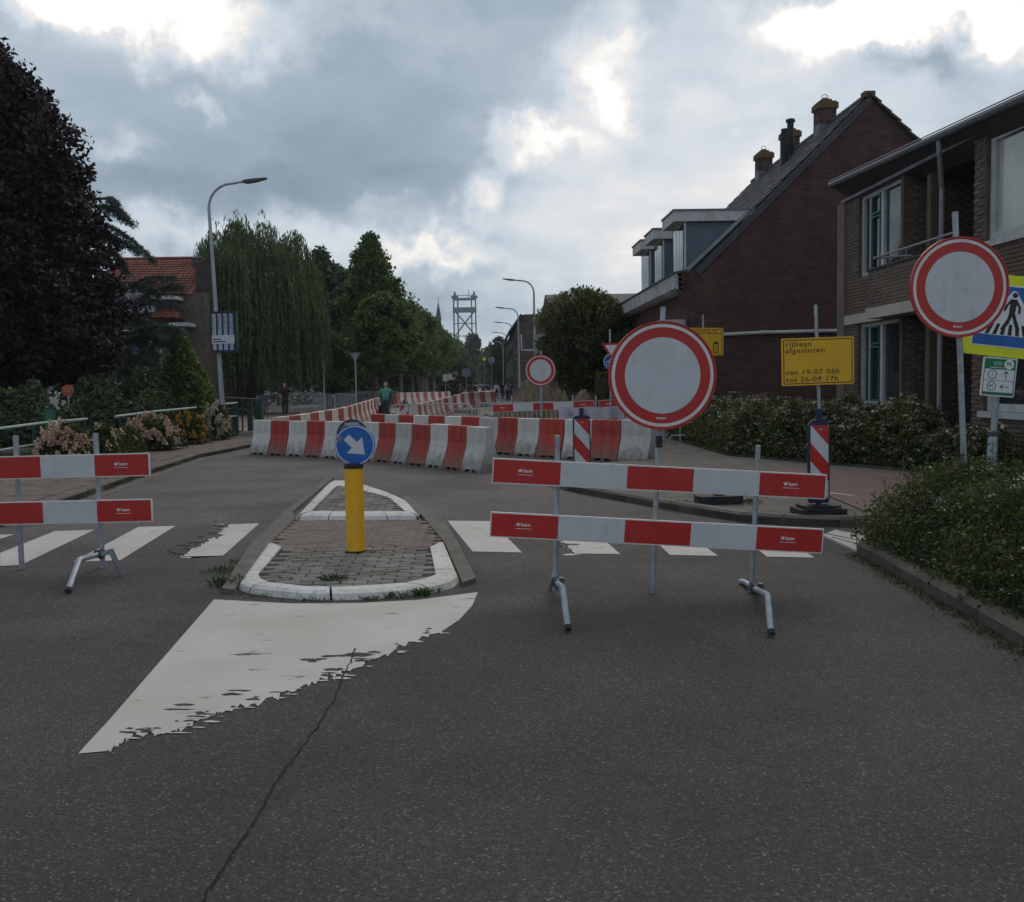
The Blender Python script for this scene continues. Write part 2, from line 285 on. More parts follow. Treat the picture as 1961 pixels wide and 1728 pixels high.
def link(name, me, parent=None, loc=(0, 0, 0)):
    o = bpy.data.objects.new(name, me); COL.objects.link(o); o.location = loc
    if parent: o.parent = parent
    return o
class MB:
    def __init__(s): s.v = []; s.f = []; s.mi = []
    def add(s, vs, fs, m=0):
        b = len(s.v); s.v += [Vector(q) for q in vs]; s.f += [tuple(i+b for i in f) for f in fs]; s.mi += [m]*len(fs); return s
    def box(s, c, d, m=0, R=None, bev=0.):
        x, y, z = d[0]/2, d[1]/2, d[2]/2
        vs = [Vector(q) for q in ((-x, -y, -z), (x, -y, -z), (x, y, -z), (-x, y, -z), (-x, -y, z), (x, -y, z), (x, y, z), (-x, y, z))]
        if R is not None: vs = [R @ q for q in vs]
        return s.add([q+Vector(c) for q in vs], [(0, 3, 2, 1), (4, 5, 6, 7), (0, 1, 5, 4), (1, 2, 6, 5), (2, 3, 7, 6), (3, 0, 4, 7)], m)
    def box2(s, a, b, m=0): return s.box([(a[i]+b[i])/2 for i in range(3)], [abs(b[i]-a[i]) for i in range(3)], m)
    def tube(s, pts, r, n=8, m=0, cap=True):
        pts = [Vector(p) for p in pts]; rs = r if isinstance(r, (list, tuple)) else [r]*len(pts); b = len(s.v); up = None
        for i, p in enumerate(pts):
            d = (pts[min(i+1, len(pts)-1)]-pts[max(i-1, 0)]).normalized()
            if up is None: up = Vector((0, 0, 1)) if abs(d.z) < .9 else Vector((1, 0, 0))
            a = d.cross(up).normalized(); c = a.cross(d).normalized(); up = c
            for k in range(n): t = 2*PI*k/n; s.v.append(p+(a*math.cos(t)+c*math.sin(t))*rs[i])
        for i in range(len(pts)-1):
            for k in range(n): s.f.append((b+i*n+k, b+i*n+(k+1) % n, b+(i+1)*n+(k+1) % n, b+(i+1)*n+k)); s.mi.append(m)
        if cap:
            s.f.append(tuple(b+k for k in range(n))[::-1]); s.mi.append(m); e = b+(len(pts)-1)*n; s.f.append(tuple(e+k for k in range(n))); s.mi.append(m)
        return s
    def prism(s, pts, ext, m=0):
        """pts: planar outline (3d), ext: extrusion vector"""
        n = len(pts); P = [Vector(p).to_3d() for p in pts]; E_ = Vector(ext).to_3d()
        return s.add(P+[p+E_ for p in P], [tuple(range(n))[::-1], tuple(range(n, 2*n))]+[(i, (i+1) % n, n+(i+1) % n, n+i) for i in range(n)], m)
    def lathe(s, prof, c=(0, 0, 0), n=16, m=0):
        b = len(s.v); c = Vector(c)
        for r, z in prof:
            for k in range(n): t = 2*PI*k/n; s.v.append(c+Vector((r*math.cos(t), r*math.sin(t), z)))
        for i in range(len(prof)-1):
            for k in range(n): s.f.append((b+i*n+k, b+i*n+(k+1) % n, b+(i+1)*n+(k+1) % n, b+(i+1)*n+k)); s.mi.append(m)
        s.f.append(tuple(b+k for k in range(n))[::-1]); s.mi.append(m); e = b+(len(prof)-1)*n; s.f.append(tuple(e+k for k in range(n))); s.mi.append(m)
        return s
    def build(s, name, mats, parent=None, local=False, smooth=False, **tg):
        if not isinstance(mats, (list, tuple)): mats = [mats]
        if not s.v: return None
        if parent is not None: off = Vector((0, 0, 0)) if local else wloc(parent); loc = Vector((0, 0, 0))
        else:
            V = np.array([tuple(q) for q in s.v]); lo, hi = V.min(0), V.max(0); off = Vector(((lo[0]+hi[0])/2, (lo[1]+hi[1])/2, lo[2])); loc = off
        me = fastmesh(name, [tuple(q-off) for q in s.v], s.f, mats, False, s.mi)
        if smooth:
            me.polygons.foreach_set('use_smooth', np.ones(len(me.polygons), dtype=bool))
            try: me.set_sharp_from_angle(angle=math.radians(40))
            except Exception: pass
        o = link(name, me, parent, loc); tag(o, **tg); return o
def children(o): return list(o.children)
def copy_tree(o, parent=None):
    c = o.copy(); COL.objects.link(c)
    if parent: c.parent = parent
    for ch in KIDS.get(o.name, []): copy_tree(ch, c)
    return c
KIDS = {}
def reg(o):
    """remember the tree below a prototype before it is copied"""
    KIDS[o.name] = [x for x in S.objects if x.parent == o]
    for k in KIDS[o.name]: reg(k)
class Pl:
    """a flat frame: origin, right, up; n towards the viewer"""
    def __init__(s, o, u, v): s.o = Vector(o); s.u = Vector(u).normalized(); s.n = s.u.cross(Vector(v)).normalized(); s.v = s.n.cross(s.u).normalized()
    def p(s, a, b, c=0.): return s.o+s.u*a+s.v*b+s.n*c
    def poly(s, mb, pts, z0, th, m=0): return mb.prism([s.p(a, b, z0) for a, b in pts], s.n*th, m)
    def rect(s, mb, a0, b0, a1, b1, z0, th, m=0): return s.poly(mb, [(a0, b0), (a1, b0), (a1, b1), (a0, b1)], z0, th, m)
    def disc(s, mb, a, b, r, z0, th, m=0, n=48): return s.poly(mb, [(a+r*math.cos(2*PI*k/n), b+r*math.sin(2*PI*k/n)) for k in range(n)], z0, th, m)
    def ring(s, mb, a, b, r0, r1, z0, th, m=0, n=48):
        V = []; Fs = []
        for k in range(n):
            c, d = math.cos(2*PI*k/n), math.sin(2*PI*k/n)
            V += [s.p(a+r0*c, b+r0*d, z0), s.p(a+r1*c, b+r1*d, z0), s.p(a+r1*c, b+r1*d, z0+th), s.p(a+r0*c, b+r0*d, z0+th)]
            i, j = 4*k, 4*((k+1) % n); Fs += [(i, j, j+1, i+1), (i+1, j+1, j+2, i+2), (i+2, j+2, j+3, i+3), (i+3, j+3, j, i)]
        return mb.add(V, Fs, m)
def text(pl, s, a, b, h, z0, material, parent, name='lettering', wide=1., align='LEFT', bold=0., sp=1.):
    cu = bpy.data.curves.new('t', 'FONT'); cu.body = s; cu.size = h; cu.align_x = align; cu.extrude = .0008; cu.resolution_u = 3; cu.offset = min(bold, .0006); cu.space_character = sp
    ob = bpy.data.objects.new('t', cu); COL.objects.link(ob); dg = bpy.context.evaluated_depsgraph_get(); me = bpy.data.meshes.new_from_object(ob.evaluated_get(dg)); bpy.data.objects.remove(ob); bpy.data.curves.remove(cu)
    off = wloc(parent)
    for v in me.vertices: c = v.co.copy(); v.co = pl.p(a+c.x*wide, b+c.y, z0+c.z)-off
    me.materials.clear(); me.materials.append(material); me.name = name; return link(name, me, parent)
def inside(x, y, poly):
    c = False; n = len(poly)
    for i in range(n):
        x1, y1 = poly[i][:2]; x2, y2 = poly[(i+1) % n][:2]
        if (y1 > y) != (y2 > y) and x < (x2-x1)*(y-y1)/(y2-y1)+x1: c = not c
    return c
def sheet(name, pts, z, m, kind='structure', th=0.):
    mb = MB(); P = [Vector((p[0], p[1], z)) for p in pts]
    if th: mb.prism([p-Vector((0, 0, th)) for p in P], (0, 0, th))
    else: mb.add(P, [tuple(range(len(P)))])
    return mb.build(name, m, kind=kind)
def pieces(name, items, size, m, parent, nparts=300, gap=None, inset=.15, stuffname=None):
    """items: (centre, R 3x3) of box-like pieces, nearest first parts of their own sharing one mesh, the rest one joined part"""
    items = sorted(items, key=lambda q: (q[0]-CAM).length)
    x, y, z = size[0]/2, size[1]/2, size[2]/2; i = min(x, y)*inset; zi = z-min(z*.5, i)
    bv = [(-x, -y, -z), (x, -y, -z), (x, y, -z), (-x, y, -z), (-x, -y, zi), (x, -y, zi), (x, y, zi), (-x, y, zi), (-x+i, -y+i, z), (x-i, -y+i, z), (x-i, y-i, z), (-x+i, y-i, z)]
    bf = [(0, 1, 5, 4), (1, 2, 6, 5), (2, 3, 7, 6), (3, 0, 4, 7), (4, 5, 9, 8), (5, 6, 10, 9), (6, 7, 11, 10), (7, 4, 8, 11), (8, 9, 10, 11)]
    me = fastmesh(name, bv, np.array(bf), [m]); base = wloc(parent)
    for c, R in items[:nparts]:
        o = link(name, me, parent); o.matrix_local = Matrix.Translation(c-base) @ R.to_4x4()
    rest = items[nparts:]
    if rest:
        B = np.array(bv); F0 = np.array(bf); C_ = np.array([tuple(c-base) for c, R in rest]); RR = np.array([[list(r) for r in R] for c, R in rest])
        V = (np.einsum('nij,kj->nki', RR, B)+C_[:, None, :]).reshape(-1, 3); Fa = (F0[None]+12*np.arange(len(rest))[:, None, None]).reshape(-1, 4)
        o = link(stuffname or name+'_field', fastmesh(name, V, Fa, [m]), parent); o['kind'] = 'stuff'
def pave(poly, z, dx, dy, th, ang, gap, m, parent, nparts=300, jit=.004, offset=True, tilt=.012, name='paver', loose=False):
    ca, sa = math.cos(ang), math.sin(ang); xs = [p[0]*ca+p[1]*sa for p in poly]; ys = [-p[0]*sa+p[1]*ca for p in poly]
    items = []; j = 0; y = min(ys)
    while y < max(ys):
        x = min(xs)-(dx/2 if (j % 2 and offset) else 0)
        while x < max(xs):
            cxx, cyy = x+dx/2, y+dy/2; ok = all(inside(a*ca-b*sa, a*sa+b*ca, poly) for a in ((cxx,) if loose else (cxx-dx*.4, cxx+dx*.4)) for b in ((cyy,) if loose else (cyy-dy*.42, cyy+dy*.42)))
            if ok:
                wx, wy = cxx*ca-cyy*sa, cxx*sa+cyy*ca
                R = Matrix.Rotation(ang+rnd.gauss(0, .012), 3, 'Z') @ Matrix.Rotation(rnd.gauss(0, tilt), 3, 'X') @ Matrix.Rotation(rnd.gauss(0, tilt), 3, 'Y')
                items.append((Vector((wx+rnd.gauss(0, .0015), wy+rnd.gauss(0, .0015), z-th/2+rnd.gauss(0, jit*.6))), R))
            x += dx
        y += dy; j += 1
    pieces(name, items, (dx-gap, dy-gap, th), m, parent, nparts)
def bricks(O, U, V, poly, holes, m, parent, nparts=0, bl=.22, bh=.068, proud=.005, name='brick'):
    """running-bond brickwork on the plane O+U*a+V*b inside poly, outside holes (rects)"""
    U = Vector(U).normalized(); V = Vector(V).normalized(); Nn = U.cross(V).normalized(); R = Matrix((U, V, Nn)).transposed(); items = []
    xs = [p[0] for p in poly]; ys = [p[1] for p in poly]; b = min(ys); j = 0
    while b < max(ys):
        a = min(xs)-(bl/2 if j % 2 else 0)
        while a < max(xs):
            ca, cb = a+bl/2, b+bh/2
            if inside(ca-bl*.35, cb, poly) and inside(ca+bl*.35, cb, poly) and not any(h[0]-bl*.3 < ca < h[2]+bl*.3 and h[1]-bh*.3 < cb < h[3]+bh*.3 for h in holes):
                items.append((Vector(O)+U*ca+V*cb+Nn*(proud-.01+rnd.gauss(0, .0012)), R))
            a += bl
        b += bh; j += 1
    pieces(name, items, (bl-.012, bh-.012, .02), m, parent, nparts, inset=.06)
# foliage --------------------------------------------------------------
def leafmesh(name, C_, size, m, parent=None, aspect=.55, up=None, sj=.35, normal=None):
    C_ = np.asarray(C_, dtype=np.float32); n = len(C_)
    a = npr.normal(size=(n, 3)); 
    if up is not None: a = a*(1-abs(up[3]))+np.array(up[:3])*up[3]*1.5
    a /= np.linalg.norm(a, axis=1)[:, None]+1e-9
    b = npr.normal(size=(n, 3)); b -= (b*a).sum(1)[:, None]*a; b /= np.linalg.norm(b, axis=1)[:, None]+1e-9
    s = size*(1+sj*npr.normal(size=n)).clip(.35, 2)[:, None]
    c = np.cross(a, b)*s*.12
    V = np.stack([C_-a*s, C_-b*s*aspect+c, C_+a*s, C_+b*s*aspect+c], 1).reshape(-1, 3); Fa = np.arange(4*n).reshape(n, 4)
    if parent is not None: off = np.array(wloc(parent)); me = fastmesh(name, V-off, Fa, [m]); return link(name, me, parent)
    lo, hi = V.min(0), V.max(0); off = np.array([(lo[0]+hi[0])/2, (lo[1]+hi[1])/2, lo[2]]); return link(name, fastmesh(name, V-off, Fa, [m]), None, Vector(off.tolist()))
def clumps(cs, per, rad, flat=.7):
    cs = np.asarray(cs); k = len(cs); d = npr.normal(size=(k, per, 3)); d /= np.linalg.norm(d, axis=2)[..., None]
    r = npr.random((k, per, 1))**.45; rr = rad*(.6+.8*npr.random((k, 1, 1)))
    P = cs[:, None, :]+d*r*rr*np.array([1, 1, flat]); return P.reshape(-1, 3)
def crown_pts(n, prof, base, zmin, zmax, shell=.55, wob=.18, seed=0):
    """clump centres inside a crown of revolution; prof(t) radius for t=0 foot..1 top"""
    out_ = []; r2 = np.random.default_rng(seed+11); ph = r2.random(6)*6.28
    while len(out_) < n:
        t = r2.random(); a = r2.random()*6.283; R = prof(t)*(1+wob*math.sin(3*a+ph[0]+5*t)+wob*.7*math.sin(5*a+ph[1]-9*t)+wob*.5*math.sin(17*t+ph[2]+2*a))
        if r2.random() > R/max(prof(.3), prof(.5), 1e-3)+.1: continue
        q = (shell+(1-shell)*r2.random()**.5) if r2.random() < .75 else r2.random()*shell
        out_.append((base[0]+R*q*math.cos(a), base[1]+R*q*math.sin(a), zmin+(zmax-zmin)*t))
    return np.array(out_)
def interp(pts):
    xs = [p[0] for p in pts]; ys = [p[1] for p in pts]; return lambda t: float(np.interp(t, xs, ys))
def limbs(mb, base, h, tips, r0):
    b = Vector(base); mb.tube([b, b+Vector((.05, 0, h*.35)), b+Vector((0, .05, h*.7)), b+Vector((0, 0, h))], [r0*1.25, r0, r0*.8, r0*.45], 9)
    for t in tips:
        t = Vector(t); s = b+Vector((0, 0, min(h*.9, max(h*.3, (t.z-b.z)*.55)))); md = (s+t)/2+Vector((0, 0, -.04*(t-s).length)); mb.tube([s, md, t], [r0*.45, r0*.28, r0*.08], 5)
# ------------------------------------------------------------------ ground
def GP(pix, z=0.): return [G(x, y, z) for x, y in pix]
sheet('ground', [(-900, -30), (900, -30), (900, 1500), (-900, 1500)], -.03, GROUND)
KL = [(-9.5, 8.6)]+[tuple(G(x, y)[:2]) for x, y in ((0, 1010), (100, 975), (200, 940), (290, 908), (380, 878), (440, 866), (492, 855))]
KR = [tuple(G(x, y)[:2]) for x, y in ((1085, 940), (1150, 953), (1200, 962), (1300, 980), (1420, 1000), (1500, 1006), (1610, 1010))]
KN = [tuple(G(x, y)[:2]) for x, y in ((1640, 1062), (1700, 1095), (1780, 1142), (1870, 1193), (1960, 1247))]+[(3.02, 4.2), (2.95, 1.5), (2.9, -6)]
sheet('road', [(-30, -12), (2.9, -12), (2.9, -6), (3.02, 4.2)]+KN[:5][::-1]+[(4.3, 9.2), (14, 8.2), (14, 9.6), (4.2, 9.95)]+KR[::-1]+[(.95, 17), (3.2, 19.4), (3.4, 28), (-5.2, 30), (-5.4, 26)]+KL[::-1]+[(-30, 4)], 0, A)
SITE = sheet('site_surface', [(-30, 29), (-5.2, 29.5), (3.4, 27.5), (6, 27.5), (6, 62), (-30, 62)], -.008, SAND)
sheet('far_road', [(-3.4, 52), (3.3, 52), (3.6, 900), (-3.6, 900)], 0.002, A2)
sheet('far_pavement', [(-16, 40), (-3.4, 40), (-3.6, 900), (-16, 900)], -.004, PAVR)
sheet('far_side_pavement', [(3.3, 52), (6.5, 52), (8, 900), (3.6, 900)], -.004, PAV)
# left pavement, its kerb, the flower bed
BL = [tuple(G(x, y)[:2]) for x, y in ((465, 829), (400, 845), (340, 856), (285, 867), (150, 888), (0, 915))]+[(-12, 13)]
lp = [KL[1]]+KL[2:]+[(-7.6, 32)]+[(BL[0][0]-.3, 36)]+BL
lp = [p for p in lp]
LPAV = MB(); LPAV.prism([(p[0], p[1], -.02) for p in KL+[(-6.2, 33)]+[(-13, 38)]+BL], (0, 0, .1)); 
lpo = LPAV.build('pavement', MORT, kind='structure')
KLi = [(x-.24, y) for x, y in KL]
pave(KLi+[(-6.6, 30)]+BL[1:], .105, .205, .1, .05, .08, .008, PAVR, lpo, 300, name='paver')
def kerb(path, w, h, step, m, side, name='kerb', part='kerb_stone', chamfer=.03, z0=0.):
    # resample path and make stones with joints
    P = [Vector((p[0], p[1], 0)) for p in path]; t = thing(name, None, None, (P[0].x, P[0].y, z0)); t['kind'] = 'structure'
    segs = []; 
    for a, b in zip(P[:-1], P[1:]):
        n = max(1, round((b-a).length/step)); segs += [(a+(b-a)*(i/n), a+(b-a)*((i+1)/n)) for i in range(n)]
    for a, b in segs:
        d = (b-a).normalized(); nrm = Vector((-d.y, d.x, 0))*side; a2 = a+d*.005; b2 = b-d*.005; hh = h+rnd.gauss(0, .003)
        prof = [(0, -.05), (0, hh-chamfer), (chamfer, hh), (w, hh), (w, -.05)]
        V = [a2+nrm*p_+Vector((0, 0, z0+q)) for p_, q in prof]+[b2+nrm*p_+Vector((0, 0, z0+q)) for p_, q in prof]; n = 5
        mb = MB(); mb.add(V, [tuple(range(n)), tuple(range(2*n-1, n-1, -1))]+[(i, i+n, (i+1) % n+n, (i+1) % n) for i in range(n)]); mb.build(part, m, t)
    return t
kerb(KL, .16, .125, .9, CONC, 1)
sheet('gutter', [(x+.25, y-.02) for x, y in KL[1:]][::-1]+[(x, y) for x, y in KL[1:]], .005, CONC)
# right-hand pavement island in the side street mouth and its kerb
RP = KR+[(6.0, 10.2), (14, 10.2), (14, 11.4), (6.9, 11.9), (7.5, 13.4), (6.66, 15.5), (5.6, 17.7), (4.9, 19.2), (4.9, 26), (3.5, 28), (3.2, 19.0), (1.2, 17), (.95, 15.3)]
rp = MB(); rp.prism([(p[0], p[1], -.02) for p in RP], (0, 0, .1)); rpo = rp.build('pavement', CONC, kind='structure')
sheet('cycle_path', [(4.3, 10.75), (14, 10.6), (14, 13.2), (7.3, 13.2), (6.1, 15.2), (5.2, 16.6), (4.7, 15.6)], .092, CYC)
for a, b in (((1590, 945), (1640, 951)), ((1395, 915), (1440, 918))):
    q = G(*a, .095); w = G(*b, .095); sheet('cycle_path_marking', [(q.x, q.y), (w.x, w.y), (w.x, w.y+.16), (q.x, q.y+.16)], .097, WP)
kerb(KR+[(6.0, 10.15), (9, 10.1)], .15, .11, .9, CONC, 1)
kerb(KN, .20, .12, 1.0, mat('mossy_concrete', (.085, .075, .06), .9, .35, 3, bump=.5, bscale=60, fine=.25, col2=(.12, .105, .08)), 1)
bed = MB(); bed.prism([(p[0]+.2, p[1], -.05) for p in KN[::-1]]+[(3.7, 9.2, -.05), (14, 8.3, -.05), (14, -6, -.05)], (0, 0, .13)); bed.build('planting_bed', GROUND, kind='structure')
b2 = MB(); b2.prism([(4.95, 26, -.05), (4.95, 19.3, -.05), (5.65, 17.8, -.05), (6.7, 15.6, -.05), (7.5, 13.5, -.05), (7.4, 12.0, -.05), (14, 11.5, -.05), (14, 26, -.05)][::-1], (0, 0, .16)); b2.build('planting_bed', GROUND, kind='structure')
b3 = MB(); b3.prism([(p[0], p[1], -.05) for p in BL]+[(-30, 12, -.05), (-30, 38, -.05), (-13, 38, -.05)], (0, 0, .14)); b3.build('planting_bed', GROUND, kind='structure')
# drop-kerb ramp of the crossing, white stripes over pavers
rmpP = GP([(1600, 1018), (1700, 1040), (1720, 1052), (1640, 1058), (1575, 1028)], .0)
sheet('crossing_ramp', [(p.x, p.y) for p in rmpP], .02, WP, th=.02)
for k in range(2):
    q = [G(x, y+7*k-2, .02) for x, y in ((1580+14*k, 1024), (1700-20*k, 1048))]; mb = MB(); mb.tube(q, .006, 4); mb.build('ramp_joint', MORT, kind='structure')
# painted markings ------------------------------------------------------
def jag(pts, amp, n, seed):
    r = random.Random(seed); o = []
    for (a, b) in zip(pts[:-1], pts[1:]):
        for i in range(n):
            st = abs(b[0]-a[0])/n; sy = abs(b[1]-a[1])/n; jx = max(-.42*st, min(.42*st, r.gauss(0, amp))); jy = r.gauss(0, amp*.38) if st > sy else max(-.42*sy, min(.42*sy, r.gauss(0, amp)))
            if st <= sy: jx = r.gauss(0, amp)
            t = i/n; o.append((a[0]+(b[0]-a[0])*t+jx, a[1]+(b[1]-a[1])*t+jy))
    return o+[pts[-1]]
def marking(name, pix): 
    P = GP(pix); return sheet(name, [(p.x, p.y) for p in P], .004, WP)
marking('crossing_stripe', [(0, 1085), (0, 1060), (105, 1018), (182, 1015), (40, 1083)])
marking('crossing_stripe', [(140, 1077), (265, 1010), (336, 1008), (230, 1074)])
marking('crossing_stripe', [(345, 1067), (427, 1065), (497, 1003), (440, 1005)]+jag([(440, 1005), (422, 1030), (380, 1047), (345, 1067)], 7, 14, 3)[1:-1])
marking('crossing_stripe', [(0, 1033), (28, 1024), (0, 1025)])
for k, (a, b, c, d) in enumerate(((905, 1000, 940, 857), (0, 0, 0, 0), (1283, 1375, 1300, 1225), (1468, 1560, 1480, 1405))):
    if a: marking('crossing_stripe', [(a, 1057+3.3*k), (b, 1059+3.3*k), (c, 999+6*k), (d, 998+6*k)])
marking('crossing_stripe', [(1102, 1061), (1188, 1062), (1120, 1003), (1041, 1001)]+jag([(1041, 1001), (1078, 1040), (1102, 1061)], 6, 14, 5)[1:-1])
marking('splitter_marking', [(150, 1445), (163, 1430), (205, 1385), (410, 1149), (560, 1157), (690, 1156), (800, 1150), (915, 1135), (905, 1160), (880, 1188), (850, 1208)]
        + jag([(850, 1208), (760, 1243), (672, 1285), (600, 1308), (520, 1338), (420, 1368), (385, 1380), (330, 1405), (255, 1408), (240, 1420), (205, 1440)], 9, 14, 9))
for k, (px, py, sx_, sy_) in enumerate(((120, 1240, .5, .25), (330, 1180, .35, .2), (1040, 1125, .4, .1), (1600, 1330, .5, .3), (760, 1440, .3, .2), (1240, 1560, .4, .25), (560, 960, .5, .6))):
    c_ = G(px, py, .0025); r_ = random.Random(k); P_ = [(c_.x+sx_*(1+.25*r_.gauss(0, 1))*math.cos(q*PI/8), c_.y+sy_*(1+.25*r_.gauss(0, 1))*math.sin(q*PI/8)) for q in range(16)]
    o = sheet('road_stain', P_, .0022+k*.0001, STAIN)
def slivers(line, n, seed, lx=(8, 46)):
    r = random.Random(seed); on, off = MB(), MB(); tot = len(line)-1
    for k in range(n):
        f = r.random()*tot; i = min(int(f), tot-1); q = f-i; x = line[i][0]+(line[i+1][0]-line[i][0])*q; y = line[i][1]+(line[i+1][1]-line[i][1])*q; out_ = r.random() < .45
        l = r.uniform(*lx)*(1 if r.random() < .8 else 1.6); h = r.uniform(1.0, 2.6)*(l/30)**.3; dx = r.gauss(0, 7)+(6 if out_ else -10); dy = r.gauss(0, 3)+(2 if out_ else -6)
        P_ = [G(x+dx+a*l/2, y+dy+b*h+r.gauss(0, .3), 0) for a, b in ((-1, 0), (-.5, -.6), (0, -.9), (.5, -.5), (1, 0), (.4, .7), (-.1, .5), (-.6, .7))]; m = on if out_ else off; z_ = .0046 if out_ else .0062
        m.add([Vector((p.x, p.y, z_+.00001*k)) for p in P_], [tuple(range(8))[::-1]])
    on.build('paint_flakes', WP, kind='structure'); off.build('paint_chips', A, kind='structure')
slivers([(850, 1208), (760, 1243), (672, 1285), (600, 1308), (520, 1338), (420, 1368), (385, 1380), (330, 1405), (255, 1408), (205, 1440)], 64, 3, (8, 34))
slivers([(700, 1262), (640, 1262), (560, 1290), (420, 1350), (330, 1368)], 26, 4)
slivers([(440, 1005), (422, 1030), (380, 1047), (345, 1067)], 34, 5, (6, 30)); slivers([(1041, 1001), (1078, 1040), (1102, 1061)], 34, 6, (6, 30))
# crack in the asphalt
r5 = random.Random(4); pts = []
ctl = [(680, 1243), (664, 1285), (622, 1372), (575, 1440), (540, 1482), (505, 1545), (470, 1602), (430, 1660), (385, 1732), (350, 1800)]
for a, b in zip(ctl[:-1], ctl[1:]):
    for i in range(9): t = i/9; pts.append((a[0]+(b[0]-a[0])*t+r5.gauss(0, 2.2), a[1]+(b[1]-a[1])*t))
PC = GP(pts, .0); mb = MB(); Lh = [p+Vector((-(.002+.0035*r5.random()), 0, .0066)) for p in PC]; Rh = [p+Vector((.002+.0035*r5.random(), 0, .0066)) for p in PC]
mb.add(Lh+Rh, [(i, i+len(PC), i+1+len(PC), i+1) for i in range(len(PC)-1)]); mb.build('road_crack', mat('crack_shadow', (.008, .008, .008), 1, .1, 5), kind='structure')

# ------------------------------------------------------------------ traffic island
isl = thing('traffic_island', None, None, tuple(G(680, 1050))); isl['kind'] = 'structure'; isl.name = 'traffic_island'
def resample(P, n):
    d = [0]
    for a, b in zip(P[:-1], P[1:]): d.append(d[-1]+(b-a).length)
    o = []
    for i in range(n+1):
        s = d[-1]*i/n; k = max(j for j in range(len(d)) if d[j] <= s+1e-9); k = min(k, len(P)-2); f = (s-d[k])/max(1e-9, d[k+1]-d[k]); o.append(P[k].lerp(P[k+1], f))
    return o
def kring(inner, outer, n, per):
    I = resample(inner, n*per); O = resample(outer, n*per)
    for s in range(n):
        mb = MB(); V = []; Fs = []
        for k in range(per+1):
            i = s*per+k; a, o = I[i].copy(), O[i].copy(); 
            if k == 0: a = I[i].lerp(I[i+1], .04); o = O[i].lerp(O[i+1], .04)
            if k == per: a = I[i].lerp(I[i-1], .04); o = O[i].lerp(O[i-1], .04)
            t = o.lerp(a, .34); j = rnd.gauss(0, .0015)
            q2 = o.lerp(a, .12); V += [Vector((a.x, a.y, .0)), Vector((a.x, a.y, .066+j)), Vector((t.x, t.y, .066+j)), Vector((q2.x, q2.y, .046)), Vector((o.x, o.y, -.01))]
        for k in range(per):
            for q in range(4): Fs.append((5*k+q, 5*k+q+1, 5*k+q+6, 5*k+q+5))
        Fs += [(0, 1, 2, 3, 4), tuple(5*per+q for q in (4, 3, 2, 1, 0))]; mb.add(V, Fs); mb.build('kerb_stone', KP, isl)
inF = GP([(539, 1048), (493, 1102), (500, 1111), (517, 1117), (586, 1124), (660, 1125), (771, 1118), (822, 1108), (835, 1102), (824, 1048)], .06)
ouF = GP([(512, 1048), (452, 1134), (475, 1138), (506, 1142), (586, 1150), (661, 1151), (750, 1146), (824, 1138), (885, 1122), (852, 1046)], 0)
kring(inF, ouF, 8, 3)
inB = GP([(777, 980), (745, 953), (692, 939), (652, 930), (644, 931), (595, 980)], .06)
ouB = GP([(806, 997), (782, 966), (739, 946), (697, 932), (655, 922), (633, 925), (564, 998)], 0)
kring(inB, ouB, 8, 3)
kring(GP([(595, 980), (777, 980)], .06), GP([(572, 997), (800, 996)], 0), 4, 2)
def flat2(P): return [(p.x, p.y) for p in P]
mid = GP([(555, 997), (815, 997), (850, 1047), (510, 1049)], .03)
b = MB(); b.prism([(p.x, p.y, -.01) for p in inF], (0, 0, .055)); b.prism([(p.x, p.y, -.01) for p in inB], (0, 0, .055)); b.build('sand_bed', MORT, isl)
b = MB(); b.prism([(p.x, p.y, -.01) for p in mid], (0, 0, .025)); b.build('crossing_bed', MORT, isl)
def between(I, O, f): return [a.lerp(b_, f) for a, b_ in zip(resample(I, 40), resample(O, 40))]
pave(flat2(between(inF, ouF, .35)), .058, .215, .108, .06, .02, .014, PAV, isl, 170, jit=.004)
pave(flat2(between(inB, ouB, .35)), .058, .215, .108, .06, .05, .014, PAV, isl, 200, jit=.004)
pave(flat2(mid), .03, .21, .105, .03, .0, .003, PAVM, isl, 260, jit=.0015, tilt=.004, loose=True)
def gutterprism(g): mb = MB(); mb.prism([(p.x, p.y, -.01) for p in g][::-1], (0, 0, .047)); return mb.build('gutter', CONC, kind='structure')
gut = GP([(560, 985), (640, 918), (628, 918), (545, 985), (480, 1048), (425, 1135), (448, 1138), (516, 1048), (566, 997)]); gutterprism(gut)
gut = GP([(806, 990), (852, 1046), (886, 1124), (912, 1115), (880, 1052), (850, 1000), (820, 980), (780, 955), (770, 958), (800, 996)]); gutterprism(gut)
def tuft(pos, n, h, spread, m=GRASSM):
    pos = Vector(pos); V = []; Fs = []
    for i in range(n):
        a = rnd.random()*6.28; r = spread*math.sqrt(rnd.random()); b = pos+Vector((math.cos(a)*r, math.sin(a)*r*.7, 0)); d = Vector((rnd.gauss(0, .5), rnd.gauss(0, .5), 1)).normalized(); hh = h*.95*(.4+rnd.random()*.8); w = d.cross(Vector((rnd.random()-.5, rnd.random()-.5, 0))).normalized()*hh*.05
        k = len(V); V += [b-w, b+w, b+d*hh*.6+w*.8+Vector((0, 0, 0)), b+d*hh+Vector((d.x, d.y, -.2))*hh*.4]; Fs.append((k, k+1, k+2, k+3))
    return V, Fs
gm = MB()
